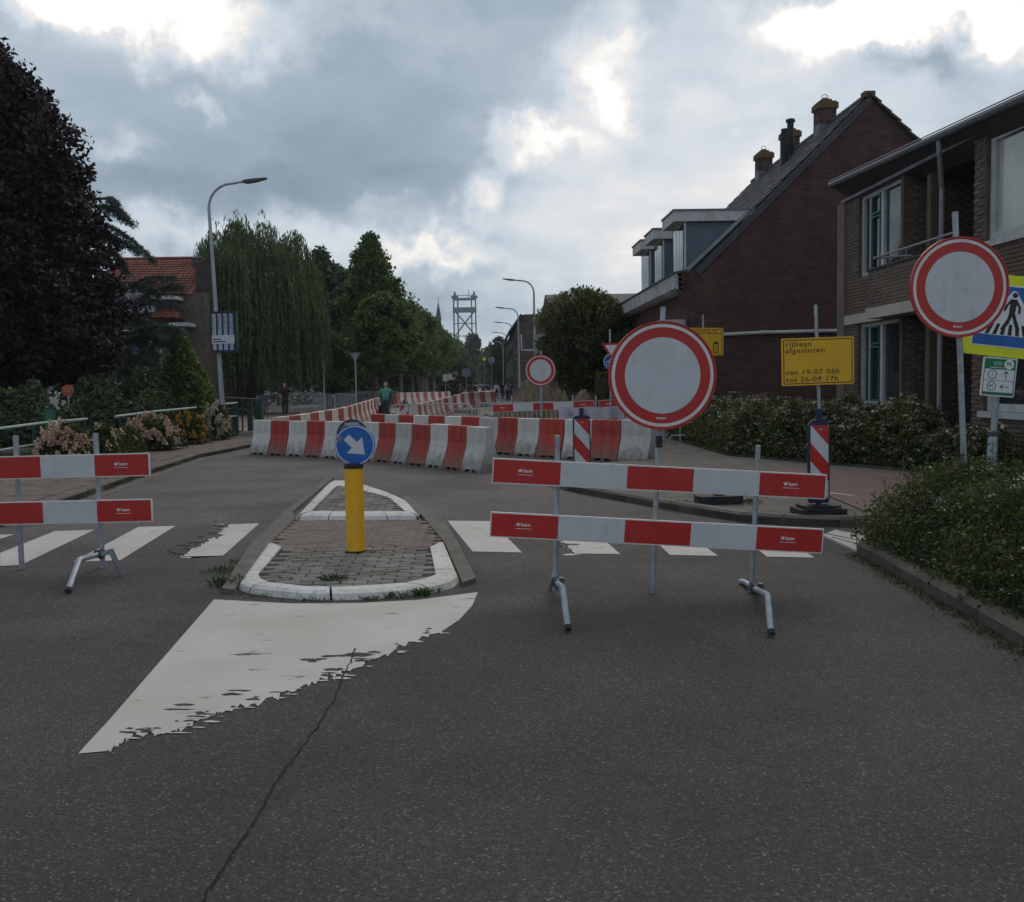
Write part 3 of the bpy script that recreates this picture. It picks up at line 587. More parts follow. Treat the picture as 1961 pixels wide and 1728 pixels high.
for px, py, n, h, s in ((640, 1112, 90, .07, .1), (450, 1120, 170, .09, .22), (430, 1095, 150, .06, .2), (462, 1078, 80, .05, .12), (475, 1138, 60, .035, .09), (500, 1143, 70, .035, .1), (560, 1150, 60, .03, .12), (600, 1151, 60, .04, .1), (640, 1153, 60, .03, .12), (720, 1148, 90, .05, .12), (760, 1144, 110, .065, .11), (800, 1140, 120, .08, .1), (820, 1136, 80, .06, .09), (545, 1075, 30, .03, .1), (560, 1095, 30, .03, .12), (540, 1110, 30, .03, .1), (740, 1095, 25, .025, .1), (700, 1058, 25, .03, .1), (665, 1058, 20, .02, .08)):
    gm.add(*tuft(G(px, py, .055 if py < 1115 and 500 < px < 830 else 0), n, h, s))
gm.build('weeds', GRASSM, kind='stuff')
gm = MB()
for i in range(len(KN)-3):
    a, b = KN[i], KN[i+1]
    for k in range(34): t = rnd.random(); gm.add(*tuft((a[0]+(b[0]-a[0])*t+rnd.gauss(-.03, .04), a[1]+(b[1]-a[1])*t, 0), 14, .035, .07)); gm.add(*tuft((a[0]+(b[0]-a[0])*t+.19+rnd.gauss(0, .03), a[1]+(b[1]-a[1])*t, .1), 12, .06, .07))
for i in range(len(KL)-1):
    a, b = KL[i], KL[i+1]
    for k in range(22): t = rnd.random(); gm.add(*tuft((a[0]+(b[0]-a[0])*t+.02, a[1]+(b[1]-a[1])*t, 0), 14, .04, .1))
gm.build('gutter_weeds', GRASSM, kind='stuff')
litter = leafmesh('fallen_leaves', [(KN[i][0]+rnd.gauss(-.05, .06), KN[i][1]-rnd.random()*.9, .012) for i in range(5) for k in range(120)]+[tuple(G(rnd.uniform(300, 1500), rnd.uniform(900, 1130), .008)) for k in range(30)], .012, mat('dead_leaf', (.16, .09, .04), .8, .3, 9), up=(1, 0, 0, 0)); litter['kind'] = 'stuff'

# ------------------------------------------------------------------ blue arrow bollard
def arrow_poly(s):
    # arrow to lower right, tip at (1,-1) direction; axis frame
    a = [(-.52, .17), (-.02, .17), (-.02, .50), (.60, 0), (-.02, -.50), (-.02, -.17), (-.52, -.17)]; c, d = math.cos(-PI/4), math.sin(-PI/4)
    return [((x*c-y*d)*s, (x*d+y*c)*s) for x, y in a]
bp = G(682, 1056, .058); t = thing('traffic_bollard', 'yellow tube bollard with blue arrow disc on the front of the traffic island', 'bollard', bp)
rb = 17.5/FPX*(bp-CAM).length; topz = PY(679, 897, bp.y).z
MB().lathe([(rb*1.02, 0), (rb*1.02, .02), (rb, .03), (rb, topz-bp.z), (rb*.9, topz-bp.z)], bp, 32).build('tube', YEL, t, smooth=True)
MB().lathe([(rb*1.12, -.0), (rb*1.12, .012), (rb*.8, .013)], bp, 32).build('base_ring', BLK, t)
MB().lathe([(rb*1.03, 0), (rb*1.05, .035), (rb*.7, .05)], (bp.x, bp.y, topz), 32).build('cap', BLK, t)
sc = PY(679.5, 853, bp.y-.02); rs = 38/FPX*(sc-CAM).length; fr = Pl(sc, (1, 0, .01), (0, 0, 1))
m_ = MB(); fr.disc(m_, 0, 0, rs, -.03, .03); sg = m_.build('sign_disc', BLU, t)
m_ = MB(); fr.ring(m_, 0, 0, rs*.915, rs*.965, 0, .002); m_.build('sign_border', WHT, sg)
m_ = MB(); fr.poly(m_, arrow_poly(rs*1.12), .0005, .002); m_.build('arrow', WHT, sg)
m_ = MB(); m_.box(sc+Vector((0, .03, -.1)), (.05, .03, .3)); m_.build('bracket', GALVD, t)
m_ = MB(); fr.poly(m_, [(-rs*.75+rs*.16*math.cos(a)*(1+.4*math.sin(3*a)), rs*.32+rs*.15*math.sin(a)*(1+.3*math.cos(5*a))) for a in [k*.4 for k in range(16)]], .001, .002); m_.build('worn_patch', mat('scuffed_sheet', (.5, .3, .3), .6, .5, 60, col2=(.2, .2, .4)), sg)
bp2 = G(675, 950, .058); t = thing('traffic_bollard', 'rear bollard whose round sign shows its grey back above the blue arrow', 'bollard', bp2)
sc = PY(675, 833, bp2.y); rs = 28.5/FPX*(sc-CAM).length
MB().lathe([(rb*.95, 0), (rb*.95, sc.z-rs-bp2.z), (rb*.8, sc.z-rs-bp2.z+.03)], bp2, 24).build('tube', YEL, t, smooth=True)
fr = Pl(sc, (1, 0, .02), (0, 0, 1)); m_ = MB(); fr.disc(m_, 0, 0, rs, -.02, .02); sg = m_.build('sign_disc', DGRY, t)
m_ = MB(); fr.ring(m_, 0, 0, rs*.93, rs*1.03, -.022, .035); m_.build('sign_rim', NAVY, sg)
m_ = MB(); fr.disc(m_, 0, 0, rs*.92, .0, .003); m_.build('sign_back', mat('grey_sign_back', (.13, .145, .17), .5, .15, 5), sg)
m_ = MB(); fr.rect(m_, -rs*.48, rs*.62, rs*.48, rs*.82, .01, .02); fr.rect(m_, -rs*.09, -rs, rs*.09, rs*.7, .006, .02); m_.build('bracket', GALV, t)

# ------------------------------------------------------------------ round no-entry-for-vehicles signs
def logo(pl, a, b, h, m, parent, line=True, zo=.0035):
    """little winged emblem and the word bam"""
    mb = MB()
    for ang, l in ((150, .62), (115, .55), (80, .6), (45, .62), (20, .5)):
        c, d = math.cos(math.radians(ang)), math.sin(math.radians(ang)); pl.poly(mb, [(a+h*(.0+.05*c), b+h*(.12+.05*d)), (a+h*(l*c*.55-d*.16), b+h*(.12+l*d*.55+c*.12)), (a+h*l*c, b+h*(.12+l*d)), (a+h*(l*c*.55+d*.16), b+h*(.12+l*d*.55-c*.12))][::-1], zo, .001)
    pl.poly(mb, [(a-.3*h, b-.02*h), (a+.25*h, b-.02*h), (a+.32*h, b+.2*h), (a, b+.34*h), (a-.33*h, b+.2*h)], zo, .0011)
    o = mb.build('emblem', m, parent)
    text(pl, 'bam', a+h*.62, b-.05*h, h*1.05, zo, m, parent, wide=1.08, bold=.001)
    if line: mb = MB(); pl.rect(mb, a-h*.6, b-h*.62, a+h*2.75, b-h*.53, zo, .001); mb.build('underline', m, parent)
def round_sign(px, py, rpx, Y, post, label, postr, name='road_sign', tilt=.0, box=False, cat='road sign', lg=True):
    """post: (x_top, y_top, x_bottom, y_bottom) in photo pixels, bottom resting at z of ground plane Y"""
    c = PY(px, py, Y); r = rpx/FPX*(c-CAM).length; pt = PY(post[0], post[1], Y+.06); pb = PY(post[2], post[3], Y+.06)
    t = thing(name, label, cat, (pb.x, pb.y, pb.z))
    MB().tube([pb, pt], postr, 12).build('post', GALV, t, smooth=True)
    fr = Pl(c, (1, 0, tilt), (0, 0, 1))
    m_ = MB(); fr.disc(m_, 0, 0, r*.985, -.022, .02, n=64); pl_ = m_.build('sign_plate', RED, t)
    m_ = MB(); fr.ring(m_, 0, 0, r*.972, r*1.0, -.026, .032, n=64); m_.build('rim', RED, pl_)
    m_ = MB(); fr.ring(m_, 0, 0, r*.885, r*.945, -.001, .002, n=64); m_.build('white_ring', RIM, pl_)
    m_ = MB(); fr.disc(m_, 0, 0, r*.70, -.001, .0022, n=64); m_.build('white_field', WHT, pl_)
    if lg: logo(fr, -r*.10, -r*.80, r*.062, WPR, pl_, False, .0015)
    for z in (.45, -.45): MB().box(c+fr.v*(z*r)+Vector((0, .035, 0)), (r*.5, .03, .035)).build('clamp', GALVD, t)
    return t, c, fr
YB = 7.1
t, c, fr = round_sign(1269, 719.5, 102.5, YB+.035, (1270, 588, 1249, 1146), 'large round red and white closed road sign behind the right barrier boards', .021)
MB().box(PY(1262, 846, YB+.07), (.045, .05, .085)).build('clamp_box', BLK, t)
round_sign(1838, 550, 86, 8.6, (1829, 406, 1852, 1060), 'round red and white closed road sign beside the yellow crossing sign', .026)
round_sign(1035, 709.5, 29.5, 24.6, (1036, 672, 1037, 798), 'small far round closed road sign above the heap of soil', .03)

# ------------------------------------------------------------------ barriers of boards
def plank(pl, a0, b0, L_, hgt, t, nseg, first_red=True, logos=(), name='board'):
    m_ = MB(); pl.rect(m_, a0, b0, a0+L_, b0+hgt, -.012, .024); bd = m_.build(name, RIM, t)
    e = .009; w = (L_-2*e)/nseg
    for k in range(nseg):
        m_ = MB(); pl.rect(m_, a0+e+k*w, b0+e, a0+e+(k+1)*w, b0+hgt-e, .0121, .0015); m_.build('red_panel' if (k % 2 == 0) == first_red else 'white_panel', RED if (k % 2 == 0) == first_red else WHT, bd)
        if k in logos: logo(pl, a0+e+k*w+w*.40, b0+hgt*.50, hgt*.19, WPR, bd, True, .0137)
    return bd
def foot(t, top, front, back, knee_f, knee_b, r=.021):
    MB().tube([front, knee_f, top, knee_b, back], r, 10).build('foot', GALV, t, smooth=True)
    MB().tube([Vector(front)-Vector((0, 0, .0)), Vector(front)+(Vector(knee_f)-Vector(front)).normalized()*.03], r*1.12, 10).build('foot_cap', BLK, t)
    MB().box(top, (.09, .06, .055), R=Matrix.Rotation(.4, 3, 'Y')).box(Vector(top)+Vector((.03, -.04, .03)), (.035, .05, .04)).build('clamp', GALVD, t)
# right barrier
t = thing('road_barrier', 'red and white two board barrier standing under the large round sign', 'barrier', G(1250, 1150))
for (x0, y0, x1, y1) in ((1068, 834, 1063, 1132), (1452, 853, 1437, 1166)):
    MB().tube([PY(x0, y0, YB+.04), PY(x1, y1, YB+.04)], .0195, 12).build('post', GALV, t, smooth=True)
for (lx, ly, rx, ry, lb) in ((944, 877, 1583, 909, 902), (940, 980, 1577, 1013, 1026)):
    a = PY(lx, ly, YB-.02); b_ = PY(rx, ry, YB-.02); cc = PY(lx, lb if lb < 950 else lb, YB-.02); hgt = 48.5/FPX*YB
    fr = Pl(a, b_-a, (0, 0, 1)); plank(fr, 0, -hgt, (b_-a).length, hgt, t, 5, True, (0, 4))
for (bx, by, fx, fy, kx, ky) in ((1067, 1117, 1088, 1206, 1078, 1125), (1446, 1128, 1477, 1215, 1470, 1140)):
    f_ = G(fx, fy, .02); tp = PY(bx, by, YB+.0); bk = Vector((tp.x-.02, YB+.33, .02))
    foot(t, tp, f_, bk, PY(kx, ky, f_.y+.22), Vector((tp.x-.01, YB+.24, tp.z+.0)))
# left barrier
YL = 8.75
t = thing('road_barrier', 'red and white two board barrier at the left edge beside the flower bed', 'barrier', (-4.2, YL, 0))
for (x0, y0, x1, y1) in ((30, 834, 42, 1090), (183, 830, 197, 1087)):
    MB().tube([PY(x0, y0, YL+.05), PY(x1, y1, YL+.05)], .024, 12).build('post', GALV, t, smooth=True)
for (lx, ly, rx, ry) in ((78, 872.5, 286, 867.5), (83, 960, 291, 955.5)):
    a = PY(lx, ly, YL-.02); b_ = PY(rx, ry, YL-.02); w = (b_-a).length/2; hgt = 43.5/FPX*YL
    fr = Pl(b_, b_-a, (0, 0, 1)); plank(fr, -5*w, -hgt, 5*w, hgt, t, 5, True, (0, 4))
f_ = G(130, 1133, .02); tp = PY(190, 1062, YL-.02); bk = G(233, 1100, .02)
foot(t, tp, f_, bk, PY(152, 1072, f_.y+.3), PY(213, 1056, bk.y-.1), .024)
m_ = MB(); m_.tube([PY(-130, 828, YL+.05), PY(-118, 1090, YL+.05)], .024, 12); m_.build('post', GALV, t)
# far barrier in front of the soil heap
YF = 25.
t = thing('road_barrier', 'far red and white board barrier in front of the soil heap', 'barrier', (1.6, YF, 0))
a = PY(943, 775, YF); b_ = PY(1137, 767, YF); fr = Pl(a, b_-a, (0, 0, 1)); plank(fr, 0, -.205, (b_-a).length, .205, t, 5, True, (0, 4))
for px in (980, 1097): MB().tube([PY(px, 757, YF+.05), PY(px+2, 842, YF+.05)], .024, 8).build('post', GALV, t)
t = thing('road_barrier', 'shorter far barrier with white banner partly hidden by the large round sign', 'barrier', (3.2, YF-.3, 0))
a = PY(1146, 767, YF-.3); b_ = PY(1280, 760, YF-.3); fr = Pl(a, b_-a, (0, 0, 1)); plank(fr, 0, -.2, 1.9, .2, t, 4, True, (0,)); plank(fr, 0, -.67, 1.9, .2, t, 4, True, (0,))
for px in (1141, 1270): MB().tube([PY(px, 758, YF-.2), PY(px+1, 848, YF-.2)], .024, 8).build('post', GALV, t)
bn = Pl(PY(1070, 804, YF-.35), (1, 0, 0), (0, 0, 1)); m_ = MB(); V = []
for i in range(25):
    for j in range(2): V.append(bn.p(i*.07, j*.31+.01*math.sin(i*.7), .018*math.sin(i*1.1)+.01*j))
m_.add(V, [(2*i, 2*i+2, 2*i+3, 2*i+1) for i in range(24)]); bo = m_.build('banner', mat('banner_cloth', (.52, .50, .56), .8, .12, 6), t)
m_ = MB()
for cx_, cz_, r_ in ((.3, .16, .07),): bn.ring(m_, cx_, cz_, r_*.6, r_, .035, .001, n=20)
tag(m_.build('banner_print', mat('faded_print', (.30, .24, .42), .8, .3, 12), bo))
m_ = MB()
for k in range(4): bn.rect(m_, .55, .06+.055*k, .55+.3*rnd.uniform(.5, 1), .08+.055*k, .035, .001); bn.rect(m_, 1.36, .06+.055*k, 1.36+.26*rnd.uniform(.5, 1), .075+.055*k, .035, .001)
m_.build('banner_print', mat('faded_grey_print', (.25, .3, .34), .8, .3, 12), bo)

# ------------------------------------------------------------------ beacons
def beacon(px, ytop, ybase, wpx, z0, label, down=True, foot_=True, sgn=1, ystripe=None):
    b = G(px, ybase, z0); s = (b-CAM).length/FPX; t = thing('road_beacon', label, 'beacon', b); Hh = (ybase-ytop)*s; w = wpx*s; body0 = Hh*.14; body1 = Hh*.86
    fr = Pl(b, (1, 0, 0), (0, 0, 1)); m_ = MB(); pts = [(-w*.5, body0), (-w*.42, body0-.04), (w*.42, body0-.04), (w*.5, body0), (w*.5, body1-.01), (w*.36, body1+.035), (w*.12, body1+.05), (w*.12, Hh), (-w*.12, Hh), (-w*.12, body1+.05), (-w*.36, body1+.035), (-w*.5, body1-.01)]
    fr.poly(m_, pts, -.03, .06); m_.build('body', NAVY, t)
    m_ = MB(); m_.tube([fr.p(0, 0, 0), fr.p(0, body0, 0)], .03, 10); m_.build('stem', BLK, t)
    e = .07*w; x0, x1, y0, y1 = -w*.5+e, w*.5-e, body0+.01, body1-.02; m_ = MB(); fr.rect(m_, x0, y0, x1, y1, .0301, .002); pn = m_.build('white_panel', WHT, t)
    # diagonal bands, falling to the right
    def clip(poly):
        for ax, lim, keep in ((1, y0, 1), (1, y1, -1)):
            o = []
            for i in range(len(poly)):
                p, q = poly[i], poly[(i+1) % len(poly)]; ip = (p[ax]-lim)*keep >= 0; iq = (q[ax]-lim)*keep >= 0
                if ip: o.append(p)
                if ip != iq: f = (lim-p[ax])/(q[ax]-p[ax]); o.append((p[0]+(q[0]-p[0])*f, p[1]+(q[1]-p[1])*f))
            poly = o
            if len(poly) < 3: return None
        return poly
    pw = x1-x0; k = y1+pw*.05
    step = pw*1.0
    while k > y0-pw*2:
        A_, B_ = (k, k-pw*1.15) if sgn > 0 else (k-pw*1.15, k)
        p = clip([(x0, A_), (x0, A_+step), (x1, B_+step), (x1, B_)][::-1])
        if p: m_ = MB(); fr.poly(m_, p, .0322, .001); m_.build('red_stripe', RED, pn)
        k -= step*2
    logo(fr, -.02*w, y1-w*.2, w*.06, WPR, pn, False, .0335)
    if foot_:
        m_ = MB(); q = w*1.15; pts = [(-q, -.16), (-q*.8, -.22), (q*.8, -.22), (q, -.16), (q, .16), (q*.8, .22), (-q*.8, .22), (-q, .16)]
        m_.prism([b+Vector((x, y, 0)) for x, y in pts], (0, 0, .07)); m_.prism([b+Vector((x*.8, y*.75, .07)) for x, y in pts], (0, 0, .035)); m_.build('foot', BLK, t)
        m_ = MB()
        for sx in (-1, 1): m_.box(b+Vector((sx*q*.55, -.19, .075)), (.09, .05, .02))
        m_.build('grip', BLK, t)
    return t
beacon(1567, 793, 984, 38, .09, 'red and white beacon with rubber foot beside the right flower hedge', ystripe=1)
beacon(1115, 782, 916, 33, 0, 'red and white beacon in front of the barrier blocks below the far boards')
beacon(775, 766, 816, 17, 0, 'small red and white beacon behind the barrier blocks near the cyclist in teal', sgn=-1)
t = thing('rubber_foot_block', 'black rubber foot block lying on the pavement behind the right barrier', 'foot block', G(1376, 962, .09)); b = G(1376, 962, .09)
m_ = MB(); m_.prism([b+Vector((x, y, 0)) for x, y in ((-.28, -.1), (-.22, -.17), (.22, -.17), (.28, -.1), (.28, .12), (.2, .18), (-.2, .18), (-.28, .12))], (0, 0, .09)); m_.build('block', BLK, t)
m_ = MB(); m_.box(b+Vector((0, 0, .11)), (.12, .12, .05)); m_.build('socket', BLK, t)
gm = MB()
for k in range(16): gm.add(*tuft((b.x+rnd.uniform(-.5, .5), b.y+rnd.uniform(-.25, .1), .08), 20, .06, .12))
gm.build('dry_weeds', mat('dry_grass', (.13, .09, .04), .9, .3, 8, island=.4), kind='stuff')

# ------------------------------------------------------------------ yellow text signs
def panel(name, pix, Y, m, parent, th=.02, yaw=None):
    """pix: 4 photo corners (tl, tr, br, bl)"""
    P = [PY(x, y, Y) for x, y in pix]; fr = Pl(P[3], P[2]-P[3], P[0]-P[3]); w = (P[2]-P[3]).length; h = (P[0]-P[3]).length
    m_ = MB(); r = min(w, h)*.03; pts = []
    for cx_, cz_, a0 in ((w-r, r, -90), (w-r, h-r, 0), (r, h-r, 90), (r, r, 180)):
        for k in range(4): a = math.radians(a0+k*30); pts.append((cx_+r*math.cos(a), cz_+r*math.sin(a)))
    fr.poly(m_, pts, -th, th); o = m_.build(name, m, parent); return o, fr, w, h
YS = 11.15
pb = PY(1570, 803, YS+.1); t = thing('text_sign', 'yellow sign reading rijbaan afgesloten on a thin pole above the beacon', 'road sign', (pb.x, pb.y, pb.z))
MB().tube([pb-Vector((0, 0, .02)), PY(1562, 584, YS+.1)], .021, 10).build('pole', GALV, t, smooth=True)
o, fr, w, h = panel('sign_plate', ((1494, 649), (1633, 643), (1636, 735), (1498, 740)), YS, YELS, t)
m_ = MB(); e = .022*w; q = .011*w
for a0, b0, a1, b1 in ((e, e, w-e, e+q), (e, h-e-q, w-e, h-e), (e, e+q, e+q, h-e-q), (w-e-q, e+q, w-e, h-e-q)): fr.rect(m_, a0, b0, a1, b1, 0, .0012)
m_.build('border', INK, o)
for s_, yy, wd in (('rijbaan', .825, 1.32), ('afgesloten', .69, 1.32), ('van 19-07 06h', .23, 1.28), ('tot 26-09 17h', .08, 1.28)):
    text(fr, s_, .05*w, yy*h, h*.150, .0005, INK, o, wide=wd*.93, sp=1.12, bold=.0006)
for z_ in (.3, .7): MB().box(fr.p(w*.5, h*z_, -.05), (.12, .05, .03)).build('clamp', GALVD, t)
YO = 23.
pb = PY(1353, 845, YO+.1); t = thing('text_sign', 'yellow omleiding sign half hidden behind the large round sign', 'road sign', (pb.x, pb.y, pb.z))
MB().tube([PY(1353, 850, YO+.1), PY(1346, 603, YO+.1)], .025, 8).build('pole', GALV, t)
o, fr, w, h = panel('sign_plate', ((1268, 628), (1386, 628), (1385, 681), (1268, 681)), YO, YELS, t)
m_ = MB(); e = .02*w; q = .008*w
for a0, b0, a1, b1 in ((e, e, w-e, e+q), (e, h-e-q, w-e, h-e), (e, e+q, e+q, h-e-q), (w-e-q, e+q, w-e, h-e-q), (e+q, h*.78, w-e-q, h*.80)): fr.rect(m_, a0, b0, a1, b1, 0, .0015)
c_ = w*.875
for a0, b0, a1, b1 in ((c_-.045*w, .1*h, c_-.032*w, .40*h), (c_+.032*w, .1*h, c_+.045*w, .40*h), (c_-.032*w, .1*h, c_+.032*w, .125*h)): fr.rect(m_, a0, b0, a1, b1, 0, .0015)
fr.poly(m_, [(c_-.05*w, .40*h), (c_+.05*w, .40*h), (c_+.02*w, .50*h), (c_-.02*w, .50*h)], 0, .0015); m_.build('border', INK, o)
text(fr, 'omleiding  P6', .5*w, .835*h, h*.13, .0005, INK, o, wide=1.25); text(fr, 'P6', c_-.024*w, .27*h, h*.1, .0005, INK, o); text(fr, 'A', c_-.012*w, .15*h, h*.1, .0005, INK, o)
m_ = MB(); b = G(1299, 849, .08); m_.tube([b+Vector((-.24, 0, 0)), b+Vector((-.17, 0, .19)), b+Vector((.17, 0, .19)), b+Vector((.24, 0, 0))], .02, 8); m_.tube([b+Vector((.05, 0, .0)), b+Vector((.05, 0, .75))], .02, 8); m_.tube([b+Vector((.05, 0, .55)), PY(1350, 800, YO+.1)], .012, 6); m_.build('foot', GALV, t)

# crossing sign and cycle junction sign on their post
YX = 10.2
pb = PY(1893, 925, YX+.1); t = thing('sign_post', 'grey post carrying a yellow framed pedestrian crossing sign and a green cycle junction sign', 'sign post', (pb.x, pb.y, .1))
MB().tube([PY(1892, 1005, YX+.1), PY(1901, 845, YX+.1)], .052, 14).tube([PY(1901, 845, YX+.1), PY(1903, 826, YX+.1)], [.052, .036], 14).tube([PY(1903, 826, YX+.1), PY(1921, 560, YX+.1)], .036, 14).build('post', GALV, t, smooth=True)
MB().lathe([(.05, -.02), (.062, -.01), (.062, .03), (.05, .04)], PY(1902.5, 832, YX+.1), 14).build('collar', GALVD, t)
o, fr, w, h = panel('crossing_sign', ((1843, 519), (2010, 530), (2010, 693), (1843, 676)), YX-.03, FLU, t, .03)
m_ = MB(); x0 = w*.09; x1 = w*.91; y0, y1 = h*.13, h*.86; fr.rect(m_, x0-.012, y0-.012, x1+.012, y1+.012, 0, .004); bo = m_.build('blue_field', WPR, o)
m_ = MB(); fr.rect(m_, x0, y0, x1, y1, .004, .002); m_.build('blue_panel', BLU, bo)
m_ = MB(); cx_ = w*.5; tri = [(cx_-w*.38, y0+h*.13), (cx_+w*.38, y0+h*.13), (cx_+.02, y1-h*.05), (cx_-.02, y1-h*.05)]; fr.poly(m_, tri, .006, .002); m_.build('white_triangle', WPR, bo)
m_ = MB(); z0 = y0+h*.13; g = w*.088
for k in range(-3, 4):
    xb = cx_+k*g; xt = cx_+k*g*.78; ww = g*.26; fr.poly(m_, [(xb-ww, z0+.006), (xb+ww, z0+.006), (xt+ww*.8, z0+h*.14), (xt-ww*.8, z0+h*.14)], .008, .0012)
m_.build('stripe_symbol', INK, bo)
m_ = MB(); s_ = h*.5; bx, by = cx_-.0, z0+h*.05
fr.disc(m_, bx+.02*s_, by+.90*s_, .065*s_, .0095, .0012, n=16)
def limb(pts, wd): 
    for (a, b) in zip(pts[:-1], pts[1:]):
        dx, dy = b[0]-a[0], b[1]-a[1]; l = math.hypot(dx, dy); nx, ny = -dy/l*wd, dx/l*wd; fr.poly(m_, [(bx+s_*(a[0]-nx), by+s_*(a[1]-ny)), (bx+s_*(b[0]-nx*.8), by+s_*(b[1]-ny*.8)), (bx+s_*(b[0]+nx*.8), by+s_*(b[1]+ny*.8)), (bx+s_*(a[0]+nx), by+s_*(a[1]+ny))], .0095+rnd.random()*.0004, .0012)
limb([(.01, .80), (-.01, .46)], .09); limb([(-.02, .5), (-.08, .26), (-.22, .03)], .05); limb([(.0, .5), (.1, .26), (.2, .04)], .05); limb([(.06, .76), (.17, .62), (.17, .46)], .032); limb([(-.06, .76), (-.16, .64), (-.2, .5)], .032)
m_.build('walker_symbol', INK, bo)
o, fr, w, h = panel('junction_sign', ((1885, 683), (1947, 688), (1941, 762), (1877, 757)), YX-.05, WPR, t, .02)
m_ = MB(); e = w*.035; fr.rect(m_, e, h*.70, w-e, h-e, 0, .002); m_.build('green_band', GRN, o); m_ = MB(); fr.rect(m_, e, e, w-e, h*.11, 0, .002); m_.build('green_band', GRN, o)
m_ = MB(); e = w*.035
for a0, b0, a1, b1 in ((e, h*.405, w-e, h*.415), (e, h*.11, e*1.5, h*.70), (w-e*1.5, h*.11, w-e, h*.70)): fr.rect(m_, a0, b0, a1, b1, 0, .002)
fr.ring(m_, w*.30, h*.56, w*.115, w*.135, 0, .002, n=24); fr.ring(m_, w*.30, h*.26, w*.115, w*.135, 0, .002, n=24)
def arr(cx_, cz_, L_, ang):
    c, d = math.cos(ang), math.sin(ang)
    for poly in ([(-L_, -.07*L_), (L_*.8, -.07*L_), (L_*.8, .07*L_), (-L_, .07*L_)], [(L_, 0), (L_*.35, L_*.55), (L_*.2, L_*.43), (L_*.75, 0)], [(L_, 0), (L_*.75, 0), (L_*.2, -L_*.43), (L_*.35, -L_*.55)]):
        fr.poly(m_, [(cx_+x*c-y*d, cz_+x*d+y*c) for x, y in poly], 0, .002)
m_.build('grid_lines', INK, o); m_ = MB(); arr(w*.70, h*.56, w*.13, PI/2); arr(w*.68, h*.26, w*.13, PI); m_.build('arrow', INK, o)
m_ = MB(); fr.disc(m_, w*.76, h*.84, w*.145, .002, .0015, n=24); fr.ring(m_, w*.36, h*.84, w*.04, w*.052, .002, .001, n=16); fr.ring(m_, w*.50, h*.84, w*.04, w*.052, .002, .001, n=16)
fr.poly(m_, [(w*.36, h*.84), (w*.41, h*.90), (w*.42, h*.90), (w*.37, h*.84)], .002, .001); fr.poly(m_, [(w*.5, h*.84), (w*.45, h*.90), (w*.46, h*.91), (w*.51, h*.84)], .002, .001); fr.rect(m_, w*.2, h*.735, w*.62, h*.75, .002, .001); m_.build('cycle_symbol', WPR, o)
text(fr, '98', w*.665, h*.81, w*.15, .0035, INK, o, wide=1.1); text(fr, '5', w*.265, h*.53, w*.13, .0005, INK, o); text(fr, '89', w*.225, h*.225, w*.13, .0005, INK, o)
# give-way and blue cycle signs behind the large round sign
t = thing('sign_post', 'give way triangle above a blue cycle disc left of the large round sign', 'sign post', (PY(1168, 800, 24).x, 24, 0)); pp = PY(1169, 670, 24)
MB().tube([(pp.x, 24.05, .0), (pp.x, 24.05, 2.9)], .025, 10).build('post', GALV, t)
fr = Pl(PY(1170, 668, 24), (1, .2, 0), (0, 0, 1)); r = .30
def tri_(m_, r, z, th, m=0): fr.poly(m_, [(0, -r*.95), (r*.95, r*.55), (-r*.95, r*.55)], z, th, m)
m_ = MB(); tri_(m_, .26, -.02, .02); o = m_.build('give_way_sign', RED, t); m_ = MB(); tri_(m_, .165, 0, .002); m_.build('white_triangle', WPR, o)
fr = Pl(PY(1169, 693, 24), (1, .35, 0), (0, 0, 1)); m_ = MB(); fr.disc(m_, 0, 0, .19, -.02, .02, n=32); o = m_.build('cycle_sign', BLU, t); m_ = MB(); fr.ring(m_, -.07, -.04, .045, .06, 0, .002, n=16); fr.ring(m_, .07, -.04, .045, .06, 0, .002, n=16); fr.poly(m_, [(-.07, -.04), (-.02, .06), (.05, .06), (.07, -.04), (.05, -.04), (.03, .04), (-.01, .04), (-.05, -.04)], 0, .002); fr.ring(m_, 0, 0, .17, .185, 0, .002, n=32); m_.build('cycle_symbol', WPR, o)
# back of give-way sign at left
q = PY(680, 682, 48.); t = thing('sign_post', 'thin pole with the grey back of a give way sign beside the willow', 'sign post', (q.x, q.y, 0))
MB().tube([(q.x, q.y, 0), (q.x, q.y, q.z+.1)], .035, 8).build('post', GALV, t); fr = Pl(q, (1, 0, 0), (0, 0, 1)); m_ = MB(); tri_(m_, .28, -.01, .02); m_.build('sign_plate', mat('sign_back_grey', (.22, .23, .25), .5, .1, 5), t)

